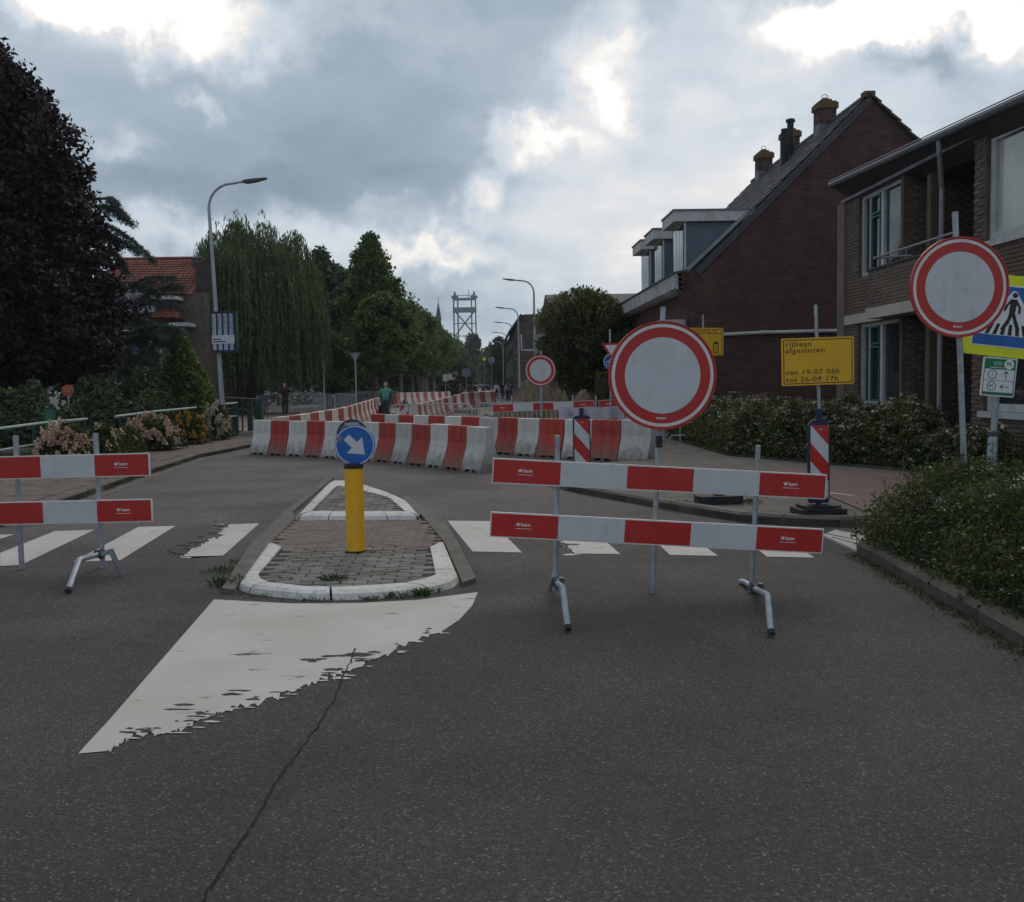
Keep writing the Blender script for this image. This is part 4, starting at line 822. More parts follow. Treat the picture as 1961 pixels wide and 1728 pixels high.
# ------------------------------------------------------------------ moulded barrier blocks
def block_mesh(m):
    """one metre long unit along x, front towards -y, 0.85 high, profile of a safety barrier with grooves and feet"""
    prof = [(-.25, .0), (-.25, .06), (-.235, .10), (-.13, .40), (-.10, .52), (-.085, .84), (-.07, .85), (.07, .85), (.085, .84), (.10, .52), (.13, .40), (.235, .10), (.25, .06), (.25, .0)]
    mb = MB(); xs = [-.49, -.36, -.33, -.20, -.17, -.07, -.04, .04, .07, .17, .20, .33, .36, .49]; n = len(prof); V = []
    for i, x in enumerate(xs):
        groove = i in (3, 4) or i in (5, 6, 7, 8)[0:0] or i in (9, 10)
        for k, (y, z) in enumerate(prof):
            dy = 0
            if groove and k in (2, 3, 4, 9, 10, 11): dy = .036 if k < 7 else -.036
            V.append((x, y+dy, z if not (k in (0, 13) and i in (3, 4, 5, 8, 9, 10)) else .05))
    Fs = [(i*n+k, i*n+(k+1) % n, (i+1)*n+(k+1) % n, (i+1)*n+k) for i in range(len(xs)-1) for k in range(n)]
    Fs += [tuple(range(n))[::-1], tuple((len(xs)-1)*n+k for k in range(n))]; mb.add(V, Fs)
    mb.box((-.497, 0, .45), (.02, .07, .7)); me = fastmesh('barrier_block', [tuple(v) for v in mb.v], mb.f, [m]); return me
BM = {('r', 0): block_mesh(RRED), ('w', 0): block_mesh(RWHT), ('r', 1): block_mesh(RREDL), ('w', 1): block_mesh(RWHTL)}
ORD = 'first second third fourth fifth sixth seventh eighth ninth tenth eleventh twelfth thirteenth fourteenth fifteenth sixteenth seventeenth eighteenth nineteenth twentieth'.split()
def ordn(i):
    if i < 20: return ORD[i]
    tens = ['twenty', 'thirty', 'forty', 'fifty'][(i+1)//10-2]; u = (i+1) % 10
    return tens+('-'+ORD[u-1] if u else 'th').replace('tyth', 'tieth')
def run(ctl, n, where, group, faded=0, start='w', hs=1., pairs=None, frm='left end'):
    P = [Vector(c) for c in ctl]; Q = resample(P, n)
    for i in range(n):
        a, b = Q[i], Q[i+1]; d = b-a; kind = ('w' if (i % 2 == 0) == (start == 'w') else 'r'); L_ = d.length
        o = link('barrier_block', BM[(kind, faded)], None, (a+b)/2); o.rotation_euler = (rnd.gauss(0, .008), 0, math.atan2(d.y, d.x)+rnd.gauss(0, .02)); o.scale = (L_*.985, .92, hs*(1+rnd.gauss(0, .006)))
        cn = {'r': ('faded red' if faded else 'red'), 'w': ('cream' if faded else 'white')}[kind]
        tag(o, f'{cn} plastic barrier block, {ordn(i)} from the {frm} of the {where}', 'barrier block', group)
run([(*G(492, 869)[:2], 0), (*G(600, 874)[:2], 0), (*G(715, 881)[:2], 0), (*G(845, 894)[:2], 0), (*G(940, 905)[:2], 0)], 13, 'front row', 'barrier blocks in the front row', 0, 'w', .97)
run([(*PY(716, 800, 27.2)[:2], 0), (*PY(832, 800, 24.6)[:2], 0), (*PY(940, 800, 22.6)[:2], 0), (*PY(1050, 800, 20.9)[:2], 0), (*PY(1252, 800, 18.9)[:2], 0)], 14, 'second row', 'barrier blocks in the second row', 0, 'r', .97)
def zc(px, Y, z): p = PY(px, 780, Y); return (p.x, p.y, z)
run([zc(526, 24.8, 0), zc(600, 28, .03), zc(660, 32.5, .07), zc(700, 40, .14), zc(724, 47, .2)], 25, 'long left row', 'barrier blocks in the long left row', 1, 'w', 1., frm='near end')
run([zc(757, 57, .33), zc(800, 66, .27), zc(862, 78, .2)], 16, 'far row', 'barrier blocks in the far row', 1, 'r', 1.)
run([zc(790, 38, .0), zc(845, 47, .08), zc(893, 52, .34), zc(947, 56, .33)], 22, 'curved right row', 'barrier blocks in the curved right row', 1, 'w', 1.)
# raised sand the rows stand on
m_ = MB(); r3 = random.Random(5)
for ctl in ([zc(600, 28, .03), zc(660, 32.5, .07), zc(700, 40, .14), zc(724, 47, .2)], [zc(724, 50, .25), zc(757, 57, .33), zc(800, 66, .27), zc(862, 78, .2)], [zc(800, 40, .03), zc(845, 47, .08), zc(893, 52, .34), zc(947, 56, .33), zc(985, 57, .3)]):
    Q = resample([Vector(c) for c in ctl], 16); V = []; Fs = []
    for i, p in enumerate(Q):
        d = (Q[min(i+1, 16)]-Q[max(i-1, 0)]).normalized(); nn = Vector((-d.y, d.x, 0))
        for w_, zf in ((-2.6, -.4), (-1.3, .3), (-.5, 1), (.5, 1), (1.3, .3), (2.6, -.4)): V.append(Vector((p.x, p.y, 0))+nn*w_+Vector((0, 0, (p.z*zf if zf > 0 else -.03)+r3.gauss(0, .008)*(abs(w_) > 1))))
    for i in range(16):
        for k in range(5): Fs.append((6*i+k, 6*i+k+1, 6*i+k+7, 6*i+k+6))
    m_.add(V, Fs)
m_.build('sand_bank', SAND, kind='structure')
# marks on two blocks
def mark(px, py, Y, s_, txt, h, m):
    pass
# soil heaps
def heap(px, Y, w, h, d, label, seed):
    r = np.random.default_rng(seed); p = PY(px, 770, Y); n = 34; V = []; Fs = []; ph = r.random(8)*6
    for i in range(n+1):
        for j in range(n+1):
            x, y = (i/n-.5)*2, (j/n-.5)*2; q = max(0, 1-(x*x+y*y)**.62); 
            z = h*q*(1+.35*math.sin(3*x+ph[0])*math.cos(4*y+ph[1])+.16*math.sin(11*x+ph[2])*math.sin(9*y+ph[3]))+.05*r.normal()*q**.3*h*1.2
            V.append((p.x+x*w/2, Y+y*d/2, max(z, -.02)))
    for i in range(n):
        for j in range(n): a = i*(n+1)+j; Fs.append((a, a+n+1, a+n+2, a+1))
    m_ = MB(); m_.add(V, Fs); m_.build('soil_heap', DIRT, label=label, cat='soil heap', group='heaps of dug soil')
heap(1040, 33, 3.4, 1.75, 2.6, 'tall brown heap of dug soil below the small far round sign', 1)
heap(1115, 32, 2.6, 1.2, 2.2, 'lower heap of soil right of the small far round sign', 2)
heap(985, 36, 2.4, .95, 2, 'low heap of soil at the left edge of the dug area', 3)
rb_ = MB()
for k in range(420):
    x = rnd.uniform(-3, 4.5); y = rnd.uniform(28, 52); s_ = rnd.uniform(.03, .14); rb_.box((x, y, s_*.3), (s_, s_*rnd.uniform(.6, 1.4), s_*.7), R=Matrix.Rotation(rnd.random()*3, 3, 'Z') @ Matrix.Rotation(rnd.gauss(0, .4), 3, 'X'))
rb_.build('rubble', DIRT, kind='stuff')

# ------------------------------------------------------------------ crowd-control gates
GLG = mat('zinc_grey', (.42, .44, .46), .5, .15, 10, metal=.15)
def gate_proto(panel_=False):
    t = thing('crowd_gate', 'x', 'gate'); w, h, r = 2.3, 1.08, .17; pts = []
    for cx_, cz_, a0 in ((w/2-r, h-r, 0), (-w/2+r, h-r, 90)):
        for k in range(5): a = math.radians(a0+k*22.5); pts.append((cx_+r*math.cos(a), 0, cz_+r*math.sin(a)))
    m_ = MB(); m_.tube([(w/2, 0, .06)]+pts+[(-w/2, 0, .06)], .02, 6).tube([(-w/2, 0, .2), (w/2, 0, .2)], .016, 6); m_.build('frame', GLG, t, local=True)
    for k in range(17): x = -w/2+(k+1)*w/18; MB().tube([(x, 0, .2), (x, 0, h-.02)], .011, 4, cap=False).build('bar', GLG, t, local=True)
    for sx in (-.75, .75): MB().tube([(sx, -.28, .0), (sx, -.2, .06), (sx, .2, .06), (sx, .28, .0)], .014, 5).build('foot', GLG, t, local=True)
    return t
gp = gate_proto(); reg(gp); used = False
def gate(pa, pb, label, group, z=0.):
    global used
    o = gp if not used else copy_tree(gp); used = True; a, b = Vector(pa), Vector(pb); c = (a+b)/2; o.location = (c.x, c.y, z); o.rotation_euler = (0, 0, math.atan2(b.y-a.y, b.x-a.x)); o.scale = ((b-a).length/2.34, 1, 1); tag(o, label, 'gate', group)
gl = [(492, 58), (512, 62), (600, 57), (642, 54), (685, 51)]
for i in range(4):
    a = PY(gl[i][0], 780, gl[i][1]); b = PY(gl[i+1][0]-1.5, 780, gl[i+1][1]); gate((a.x, a.y), (b.x, b.y), f'steel crowd gate, {ordn(i)} from the left in the line behind the standing person', 'crowd gates behind the standing person', .08)
xs = [505, 560, 615, 668, 720, 765]
for i in range(5):
    a = PY(xs[i], 780, 72-i); b = PY(xs[i+1]-2, 780, 71-i); gate((a.x, a.y), (b.x, b.y), f'steel crowd gate, {ordn(i)} from the left in the rear line under the willow', 'crowd gates in the rear line', .15)
a = PY(552, 780, 61); b = PY(640, 780, 66); gate((a.x, a.y), (b.x, b.y), 'steel crowd gate set askew between the two lines of gates', 'crowd gates between the lines', .1)
a = PY(640, 780, 60); b = PY(712, 780, 62); gate((a.x, a.y), (b.x, b.y), 'steel crowd gate turned across in front of the give way pole', 'crowd gates between the lines', .1)
for i, (x0, x1, Y0, Y1) in enumerate(((748, 905, 28, 27), (908, 1075, 27.4, 27))):
    a = PY(x0, 780, Y0); b = PY(x1, 780, Y1); gate((a.x, a.y), (b.x, b.y), ('steel crowd gate between the small beacon and the curved row', 'steel crowd gate behind the far red and white boards')[i], 'crowd gates in the work area', -.02)

# ------------------------------------------------------------------ street lamps
def arc(c, r, a0, a1, n, plane='xz'):
    return [(c[0]+r*math.cos(math.radians(a0+(a1-a0)*k/n)), c[1], c[2]+r*math.sin(math.radians(a0+(a1-a0)*k/n))) for k in range(n+1)]
def lamp(x, y, h, side, label, group, lean=0., arm=1.2, col=GALV, rad=.075):
    t = thing('street_lamp', label, 'street lamp', (x, y, 0), 0, group); r = .75
    pts = [(0, 0, 0), (0, 0, 1.2), (0, 0, h-r)]; rr = [rad*1.3, rad*1.25, rad*.75]
    for p in arc((side*r, 0, h-r), r, 180 if side > 0 else 0, 90, 6)[1:]: pts.append(p); rr.append(rad*.62)
    pts.append((side*(arm+r*.3), 0, h+.05)); rr.append(rad*.55)
    m_ = MB(); m_.tube([Vector(p)+Vector((-lean*p[2], 0, 0)) for p in pts], rr, 10); m_.build('pole', col, t, local=True, smooth=True)
    a = Vector((side*(arm+r*.3)-lean*h, 0, h+.05)); m_ = MB(); V = []
    for s_, w_, z0, z1 in ((0, .06, -.04, .04), (.12, .11, -.06, .05), (.4, .13, -.03, .06), (.72, .05, .02, .07)):
        V += [a+Vector((side*s_, -w_, z0+.06*s_)), a+Vector((side*s_, w_, z0+.06*s_)), a+Vector((side*s_, w_*.7, z1+.06*s_)), a+Vector((side*s_, -w_*.7, z1+.06*s_))]
    m_.add(V, [(4*i+k, 4*i+(k+1) % 4, 4*i+4+(k+1) % 4, 4*i+4+k) for i in range(3) for k in range(4)]+[(0, 3, 2, 1), (12, 13, 14, 15)]); m_.build('lamp_head', DGRY, t, local=True)
    return t
lb = PY(428, 790, 30.); hl = PY(410, 352, 30.).z
t = lamp(lb.x, 30., hl, 1, 'tall grey street lamp at the left behind the flowers with a poster frame', None, .028, .85, rad=.062)
for k, (px, py) in enumerate(((1020, 540), (990, 592), (979, 619), (969, 638), (961, 655), (955, 668))):
    Y = 6.4*FPX/(734.5-py); x = PY(px+2, py, Y).x; lamp(x, Y, 8., -1, f'street lamp on the right side of the street, {ordn(k)} in the line from the viewer', 'street lamps along the right side', .0, 1.0, rad=.085)
# poster frame
q = PY(428, 636, 29.7); fr = Pl(q, (1, -.12, 0), (.0, 0, 1)); s_ = 29.7/FPX; t = thing('poster_frame', 'dark poster frame with four pale stripes hung on the left street lamp', 'poster', (q.x, q.y, q.z-39*s_))
m_ = MB(); fr.rect(m_, -25.5*s_, -39*s_, 25.5*s_, 39*s_, -.12, .12); o = m_.build('frame', mat('dark_navy_frame', (.012, .018, .035), .5, .2, 6), t)
m_ = MB(); fr.rect(m_, -23*s_, -36*s_, 22*s_, 36*s_, 0, .004); m_.build('poster', mat('poster_blue', (.012, .017, .032), .5, .1, 5), o)
for k in range(4): 
    m_ = MB(); a0 = (-21.5+11*k)*s_; fr.rect(m_, a0, -34*s_, a0+7.2*s_, 34*s_, .004, .002); m_.build('pale_stripe', mat('poster_stripe', (.40-.03*k, .43-.03*k, .47), .5, .1, 6), o)
    m_ = MB()
    for j in range(6): z_ = (31-j*4.6)*s_; ww = rnd.choice((1.4, 2.2, 2.8)); fr.rect(m_, a0+.8*s_, z_-3.2*s_, a0+(.8+1.1)*s_, z_, .006, .001); fr.rect(m_, a0+(1.9)*s_, z_-(1.2 if j % 2 else 3.2)*s_, a0+(2.2+ww)*s_, z_-(.2 if j % 2 else 2.2)*s_, .006, .001)
    m_.build('print', INK, o)
m_ = MB(); fr.rect(m_, -23*s_, -22*s_, 21*s_, -6*s_, .007, .003); m_.build('label_strip', mat('label_white', (.55, .56, .60), .5, .05, 6), o)
m_ = MB(); fr.rect(m_, -21*s_, -14.5*s_, -5*s_, -12.5*s_, .0105, .001); fr.rect(m_, -21*s_, -19*s_, 4*s_, -17*s_, .0105, .001); m_.build('print', INK, o)

# ------------------------------------------------------------------ windows
def window(parent, pl, a0, b0, a1, b1, mull=(), trans=(), fw=.07, m=WWD, g=None, dep=.08, panes=None, name='window', teal=()):
    """frame round a0..b1 on frame pl; mull/trans: positions of bars; a glass pane per light"""
    m_ = MB(); f = dep
    pl.rect(m_, a0, b0, a0+fw, b1, -f, f+.02); pl.rect(m_, a1-fw, b0, a1, b1, -f, f+.02); pl.rect(m_, a0+fw, b1-fw, a1-fw, b1, -f, f+.017); pl.rect(m_, a0+fw, b0, a1-fw, b0+fw, -f, f+.035)
    for x, w in mull: pl.rect(m_, x-w/2, b0+fw, x+w/2, b1-fw, -f, f+.012)
    w_ = m_.build(name, m, parent)
    xs = [a0+fw]+[x for x, w in mull]+[a1-fw]
    for i, (p, q) in enumerate(zip(xs[:-1], xs[1:])):
        gm_ = (panes or {}).get(i, g or GLS); m_ = MB(); pl.rect(m_, p, b0+fw, q, b1-fw, -f*.6, .006); m_.build('pane', gm_, w_)
        for tz in (trans if isinstance(trans, (list, tuple)) and (not trans or not isinstance(trans[0], tuple)) else []): m_ = MB(); pl.rect(m_, p+.002, tz-.02, q-.002, tz+.02, -f*.5, .03); m_.build('glazing_bar', m, w_)
    for p, q, z0, z1 in teal:
        m_ = MB(); e = .035; pl.rect(m_, p, z0, p+e, z1, -f*.4, .05); pl.rect(m_, q-e, z0, q, z1, -f*.4, .05); pl.rect(m_, p+e, z0, q-e, z0+e, -f*.4, .05); pl.rect(m_, p+e, z1-e, q-e, z1, -f*.4, .05); m_.build('casement', TEAL, w_)
    return w_
# ------------------------------------------------------------------ maroon brick terrace with dormers
YG, YE_ = 27., 38.6
def gz(x, y, Y=YG): p = PY(x, y, Y); return (p.x, p.z)
H1 = thing('brick_house', 'dark maroon brick house with big gable, three dormers and chimneys behind the rose hedge', 'house', (5.84, YG, 0))
ap_, el = gz(1665, 184), gz(1330, 516); XR = ap_[0]; sl_ = (ap_[1]-el[1])/(ap_[0]-el[0])
gpoly = [(5.84, .1), gz(1327, 628), gz(1322, 600), gz(1312, 582), gz(1300, 565), gz(1298, 519), gz(1331, 517), ap_, (XR+(ap_[1]-5.0)/sl_*.97, 5.0), (XR+5.4, .1)]
m_ = MB(); m_.prism([(x, YG, z) for x, z in gpoly], (0, .25, 0)); m_.build('gable_wall', BRKM, H1)
bricks((0, YG, 0), (1, 0, 0), (0, 0, 1), [(5.84, .9)]+gpoly[1:-1]+[(XR+5.4, .9)], [], BRK, H1, 300)
m_ = MB(); m_.box2((5.86, YG+.25, .1), (XR+5.2, YE_, 4.7)); m_.build('wall', BRKM, H1)
bricks((5.86, YE_, 0), (0, -1, 0), (0, 0, 1), [(0, 1.2), (YE_-YG-.25, 1.2), (YE_-YG-.25, 4.3), (0, 4.3)], [], BRK, H1, 0)
m_ = MB(); m_.prism([(5.9, YE_, 4.5), (XR, YE_, ap_[1]-.15), (XR+5.2, YE_, 4.6)], (0, -.2, 0)); m_.build('rear_gable', BRKM, H1)
# roof, tiled on the street side
ex = el[0]-.12; ez = ap_[1]-(XR-ex)*sl_
m_ = MB(); m_.prism([(ex, YG+.02, ez-.02), (XR, YG+.02, ap_[1]-.03), (XR+5.3, YG+.02, 4.75), (XR+5.3, YG+.02, 4.6), (XR, YG+.02, ap_[1]-.22), (ex, YG+.02, ez-.2)], (0, YE_-YG-.02, 0)); RF = m_.build('roof', DGRY, H1)
Vv = Vector((XR-ex, 0, ap_[1]-ez)).normalized(); Uv = Vector((0, -1, 0)); Nv = Uv.cross(Vv); sl_len = Vector((XR-ex, 0, ap_[1]-ez)).length; its = []
nr = int(sl_len/.32)
for i in range(nr):
    for j in range(int((YE_-YG)/.25)):
        R = Matrix((Uv, (Vv-Nv*.10).normalized(), (Nv+Vv*.10).normalized())).transposed(); its.append((Vector((ex, YE_-.13-j*.25, ez))+Vv*(.17+i*sl_len/nr)+Nv*(.035+rnd.gauss(0, .004)), R))
pieces('roof_tile', its, (.235, .36, .03), TILE, RF, 300)
for i in range(int(sl_len/.32)):
    pass
m_ = MB()
for i in range(22):        # verge tiles down the right slope, uneven against the sky
    x = XR+.12+i*.28; z = ap_[1]-.12-i*.28*sl_*.97; m_.box((x, YG+.05, z+.06+rnd.gauss(0, .008)), (.46, .32, .05), R=Matrix.Rotation(math.atan(sl_)-.12, 3, 'Y'))
m_.box((XR, YG+.1, ap_[1]+.05), (.3, .3, .16)); m_.build('verge_tile', mat('mossy_tile', (.13, .085, .045), .9, .3, 6), RF)
for j in range(38): MB().tube([(XR, YG+.15+j*.3, ap_[1]+.02), (XR, YG+.46+j*.3, ap_[1]+.04)], .1, 6).build('ridge_tile', TILE, RF)
m_ = MB(); 
for a, b in (((1331, 517), (1665, 184)),): p, q = gz(*a), gz(*b); m_.prism([(p[0], YG-.05, p[1]), (q[0], YG-.05, q[1]), (q[0]+.1, YG-.05, q[1]-.16), (p[0]+.1, YG-.05, p[1]-.16)], (0, .08, 0))
m_.build('verge_board', TILE, H1)
# chimneys
for k, (Yc, w_) in enumerate(((30.2, .53), (33.6, .52), (36.7, .52))):
    zt = ap_[1]+.50; m_ = MB(); m_.box2((XR-w_/2-.1, Yc-w_/2, ap_[1]-.5), (XR+w_/2-.1, Yc+w_/2, zt)); ch = m_.build('chimney', BRKM, RF)
    bricks((XR-w_/2-.1, Yc-w_/2, ap_[1]-.5), (1, 0, 0), (0, 0, 1), [(0, 0), (w_, 0), (w_, 1.0), (0, 1.0)], [], BRC, ch, 0, bl=.19, bh=.06)
    bricks((XR-w_/2-.1, Yc+w_/2, ap_[1]-.5), (0, -1, 0), (0, 0, 1), [(0, 0), (w_, 0), (w_, 1.0), (0, 1.0)], [], BRC, ch, 0, bl=.19, bh=.06)
    m_ = MB(); m_.box((XR-.1, Yc, zt+.08), (w_+.1, w_+.1, .18)); m_.prism([(XR-.1-w_*.5, Yc-w_*.5, zt+.17), (XR-.1+w_*.5, Yc-w_*.5, zt+.17), (XR-.1+w_*.5, Yc+w_*.5, zt+.17), (XR-.1-w_*.5, Yc+w_*.5, zt+.17)], (0, 0, .05)); m_.box((XR-.1, Yc, zt+.25), (w_*.6, w_*.6, .1)); m_.build('chimney_cap', mat('mossy_brick', (.14, .085, .04), .95, .35, 9, bump=.4), ch)
    m_ = MB(); m_.tube([(XR-.1, Yc, zt+.28), (XR-.1, Yc, zt+.36)], .1, 10); m_.tube([(XR-.19, Yc, zt+.36), (XR-.19, Yc, zt+.44), (XR-.1, Yc, zt+.48), (XR-.01, Yc, zt+.44), (XR-.01, Yc, zt+.36)], .012, 5); m_.build('chimney_pot', PIPE, ch)
    m_ = MB(); m_.prism([(XR-.1-w_/2-.012, Yc-w_/2-.012, ap_[1]-.42), (XR-.1+w_/2, Yc-w_/2-.012, ap_[1]+.02), (XR-.1-w_/2-.012, Yc-w_/2-.012, ap_[1]+.02)], (0, w_, 0)); m_.build('flashing', LEAD, ch)
m_ = MB(); m_.tube([(XR-.5, 32.3, ap_[1]-.6), (XR-.5, 32.3, ap_[1]+.75)], .11, 8).tube([(XR-.85, 31.8, ap_[1]-.9), (XR-.85, 31.8, ap_[1]+.35)], .12, 8).lathe([(.16, 0), (.16, .06), (.12, .1)], (XR-.5, 32.3, ap_[1]+.7), 8); m_.build('flue_pipe', BLK, RF)
# gutter fascia boards along the street side
for k in range(4):
    y0 = YG-.02+k*2.9; zt = gz(1297, 524)[1]; zb = gz(1297, 556)[1]; MB().prism([(5.44, y0+.02, zt), (5.44, y0+.02, zb+.06), (5.60, y0+.02, zb), (5.86, y0+.02, zb), (5.86, y0+.02, zt)][::-1], (0, 2.86, 0)).build('fascia_board', mat('weathered_white' if k == 0 else 'weathered_white', (.42, .42, .42), .7, .35, 2.5) if k == 0 else bpy.data.materials['weathered_white'], H1)
MB().box2((5.40, YG-.02, zt+.004), (5.60, YE_, zt+.05)).build('gutter_edge', DGRY, H1)
MB().tube([(5.78, YE_-.4, 4.3), (5.78, YE_-.4, .2)], .05, 8).build('downpipe', WWD, H1)
MB().box2((5.12, 27.5, PY(1300, 625, 27.5).z), (5.83, 29.2, PY(1300, 612, 27.5).z)).build('canopy', WWD, H1)
FS = Pl((5.855, YE_, 0), (0, -1, 0), (0, 0, 1))
for a in (1.2, 4.4, 7.6): window(H1, FS, a, 1.1, a+1.5, 2.6, mull=((a+.75, .06),), fw=.07, dep=-.02)
# gas/rain pipe across the gable
m_ = MB(); pr = [PY(x, y, YG-.06) for x, y in ((1383, 641), (1460, 637), (1540, 635), (1618, 633))]; m_.tube(pr, .05, 8); m_.tube([pr[1]-Vector((.06, 0, 0)), pr[1]+Vector((.06, 0, 0))], .062, 8); m_.build('wall_pipe', WWD, H1)
# dormers
for k, (y0, L_) in enumerate(((YG+.12, 1.75), (30.35, 1.6), (32.7, 1.8))):
    zt = PY(1297, 402, YG+.1).z; zf = zt-.31; xf = 5.44; xw = 5.76; zb = gz(1315, 515)[1]-.12; xe = XR-(ap_[1]-zt)/sl_+.05; xe2 = XR-(ap_[1]-zf)/sl_+.1; xe3 = XR-(ap_[1]-zb)/sl_
    d = MB().box2((xf, y0, zf), (xe, y0+L_, zt-.03)).build('dormer', WWD, H1)
    MB().box2((xf-.03, y0-.03, zt-.028), (xe-.05, y0+L_+.03, zt+.02)).build('dormer_roof_edge', LEAD, d)
    MB().prism([(xw, y0+.14, zb), (xw, y0+.14, zf), (xe2, y0+.14, zf), (max(xe3, xw+.05), y0+.14, zb)][::-1], (0, L_-.28, 0)).build('dormer_cheek', GRY, d)
    for q in range(1): 
        fr = Pl((xw-.012, y0+L_-.13, 0), (0, -1, 0), (0, 0, 1)); a1 = L_-.27; window(d, fr, 0, zb+.12, a1, zf, mull=((a1*.33, .05), (a1*.66, .05)), fw=.06, dep=-.02)
    MB().box2((xw-.02, y0+.1, zb+.1), (xw+.04, y0+.15, zf)).build('corner_board', WWD, d)
p, q = gz(1313, 515), gz(1432, 403)
m_ = MB(); m_.prism([(p[0], YG+.05, p[1]), (q[0], YG+.05, q[1]), (q[0]+.02, YG+.05, q[1]-.1), (p[0]+.1, YG+.05, p[1]-.05)], (0, .08, 0)); m_.build('flashing', PIPE, H1)

# ------------------------------------------------------------------ brown brick flats on the right
XA = 8.1; YA0, YA1 = 21.75, 9.5
H2 = thing('apartment_building', 'brown brick flats with recessed balcony, teal casements and dark eaves at the right edge', 'apartment building', (XA, 15, 0))
OA = Vector((XA, YA0, 0)); FA = Pl(OA, (0, -1, 0), (0, 0, 1))
def ya(px, X=XA): return YA0-PX(px, 600, X).y
r0, r1 = ya(1727), ya(1862)          # recess
w0, w1 = ya(1643), ya(1722); w2 = ya(1884)
WZ = (3.72, 5.42); WL = (1.02, 2.74)
aE = YA0-YA1
m_ = MB()
m_.box2((XA+.3, YA0, .0), (15, YA0-r0, 5.5)); m_.box2((XA+.3, YA0-r1, 0), (15, YA1, 5.5)); m_.box2((XA+1.5, YA0-r0, 0), (15, YA0-r1, 5.5)); m_.box2((XA+.02, YA0-r0-.004, 2.78), (XA+1.5, YA0-r1+.004, 2.95)); m_.build('inner_wall', BRAM, H2)
def wallslab(a0, b0, a1, b1): m_ = MB(); FA.rect(m_, a0, b0, a1, b1, -.31, .30); return m_
mm = MB()
for a0, b0, a1, b1 in ((0, 0, w0, 5.5), (w0, 0, w1, WL[0]), (w0, WL[1], w1, WZ[0]), (w0, WZ[1], w1, 5.5), (w1, 0, r0, 5.5), (r1, 0, w2, 5.5), (w2, 0, aE, WL[0]), (w2, WL[1], aE, WZ[0]), (w2, WZ[1], aE, 5.5)): FA.rect(mm, a0, b0, a1, b1, -.31, .30)
mm.build('wall', BRAM, H2)
holes = [(w0, WL[0], w1, WL[1]), (w0, WZ[0], w1, WZ[1]), (r0, 0, r1, 6), (w2, WL[0], aE, WL[1]), (w2, WZ[0], aE, WZ[1])]
bricks(OA, (0, -1, 0), (0, 0, 1), [(.02, .3), (aE, .3), (aE, 5.43), (.02, 5.43)], holes, BRA, H2, 300)
bricks((XA+.1, YA0-r0-.0, 0), (1, 0, 0), (0, 0, 1), [(.0, .6), (1.4, .6), (1.4, 5.2), (0, 5.2)], [(-1, 2.7, 2, 3.0)], BRA, H2, 0)
bricks((XA+1.5, YA0-r0, 0), (0, -1, 0), (0, 0, 1), [(.0, .6), (r1-r0, .6), (r1-r0, 5.2), (0, 5.2)], [(-1, 2.7, 9, 3.0), (1.1, .1, 2.0, 2.3), (1.0, 3.0, 1.9, 5.0)], BRK, H2, 0)
MB().box2((XA+1.46, YA0-r0-1.95, .12), (XA+1.5, YA0-r0-1.1, 2.3)).build('door', DGRY, H2)
MB().box2((XA+1.46, YA0-r0-1.9, 2.98), (XA+1.5, YA0-r0-1.0, 5.0)).build('door', DGRY, H2)
# corner pier
MB().box2((XA-.05, YA0+.0, 0), (XA-.002, YA0-.42, 5.45)).build('corner_pier', mat('buff_render', (.17, .135, .105), .85, .2, 3, bump=.3, bscale=40), H2)
# windows
FW1 = Pl(OA+Vector((.10, 0, 0)), (0, -1, 0), (0, 0, 1)); ws = w1-w0
for (z0, z1) in (WZ, WL):
    a_, b_ = w0+ws*.17, w0+ws*.42
    window(H2, FW1, w0, z0, w1, z1, mull=((w0+ws*.2, .05), (w0+ws*.5, .13)), fw=.075, dep=.09, teal=((w0+ws*.22, w0+ws*.44, z0+.08, z1-.5), (w0+ws*.22, w0+ws*.44, z1-.46, z1-.08)))
window(H2, FW1, w2, WZ[0], w2+3.2, WZ[1], mull=(), fw=.13, dep=.09, panes={0: mat('reflecting_curtained_pane', (.44, .50, .46), .12, .3, .5, col2=(.58, .60, .48), spec=1.0)})
window(H2, FW1, w2, WL[0], w2+3.2, WL[1], mull=((w2+1.7, .1),), fw=.12, dep=.09)
MB().box2((XA-.06, YA0-w2+.05, WZ[0]-.1), (XA+.1, YA0-w2-3.3, WZ[0]-.003)).build('window_sill', WWD, H2)
MB().box2((XA-.06, YA0-w2+.05, WL[0]-.1), (XA+.1, YA0-w2-3.3, WL[0]-.003)).build('window_sill', WWD, H2)
MB().box2((XA-.05, YA0-w0+.05, WL[0]-.09), (XA+.1, YA0-w1-.02, WL[0]-.003)).build('window_sill', DGRY, H2)
MB().prism([(XA+.0, YA0-w2-1.6, 5.38), (XA-.0, YA0-w2-2.2, 5.38), (XA, YA0-w2-2.2, 4.9), (XA, YA0-w2-1.9, 5.1)], (-.03, 0, 0)).build('awning_flap', mat('dark_green_cloth', (.01, .06, .045), .8, .2, 5), H2)
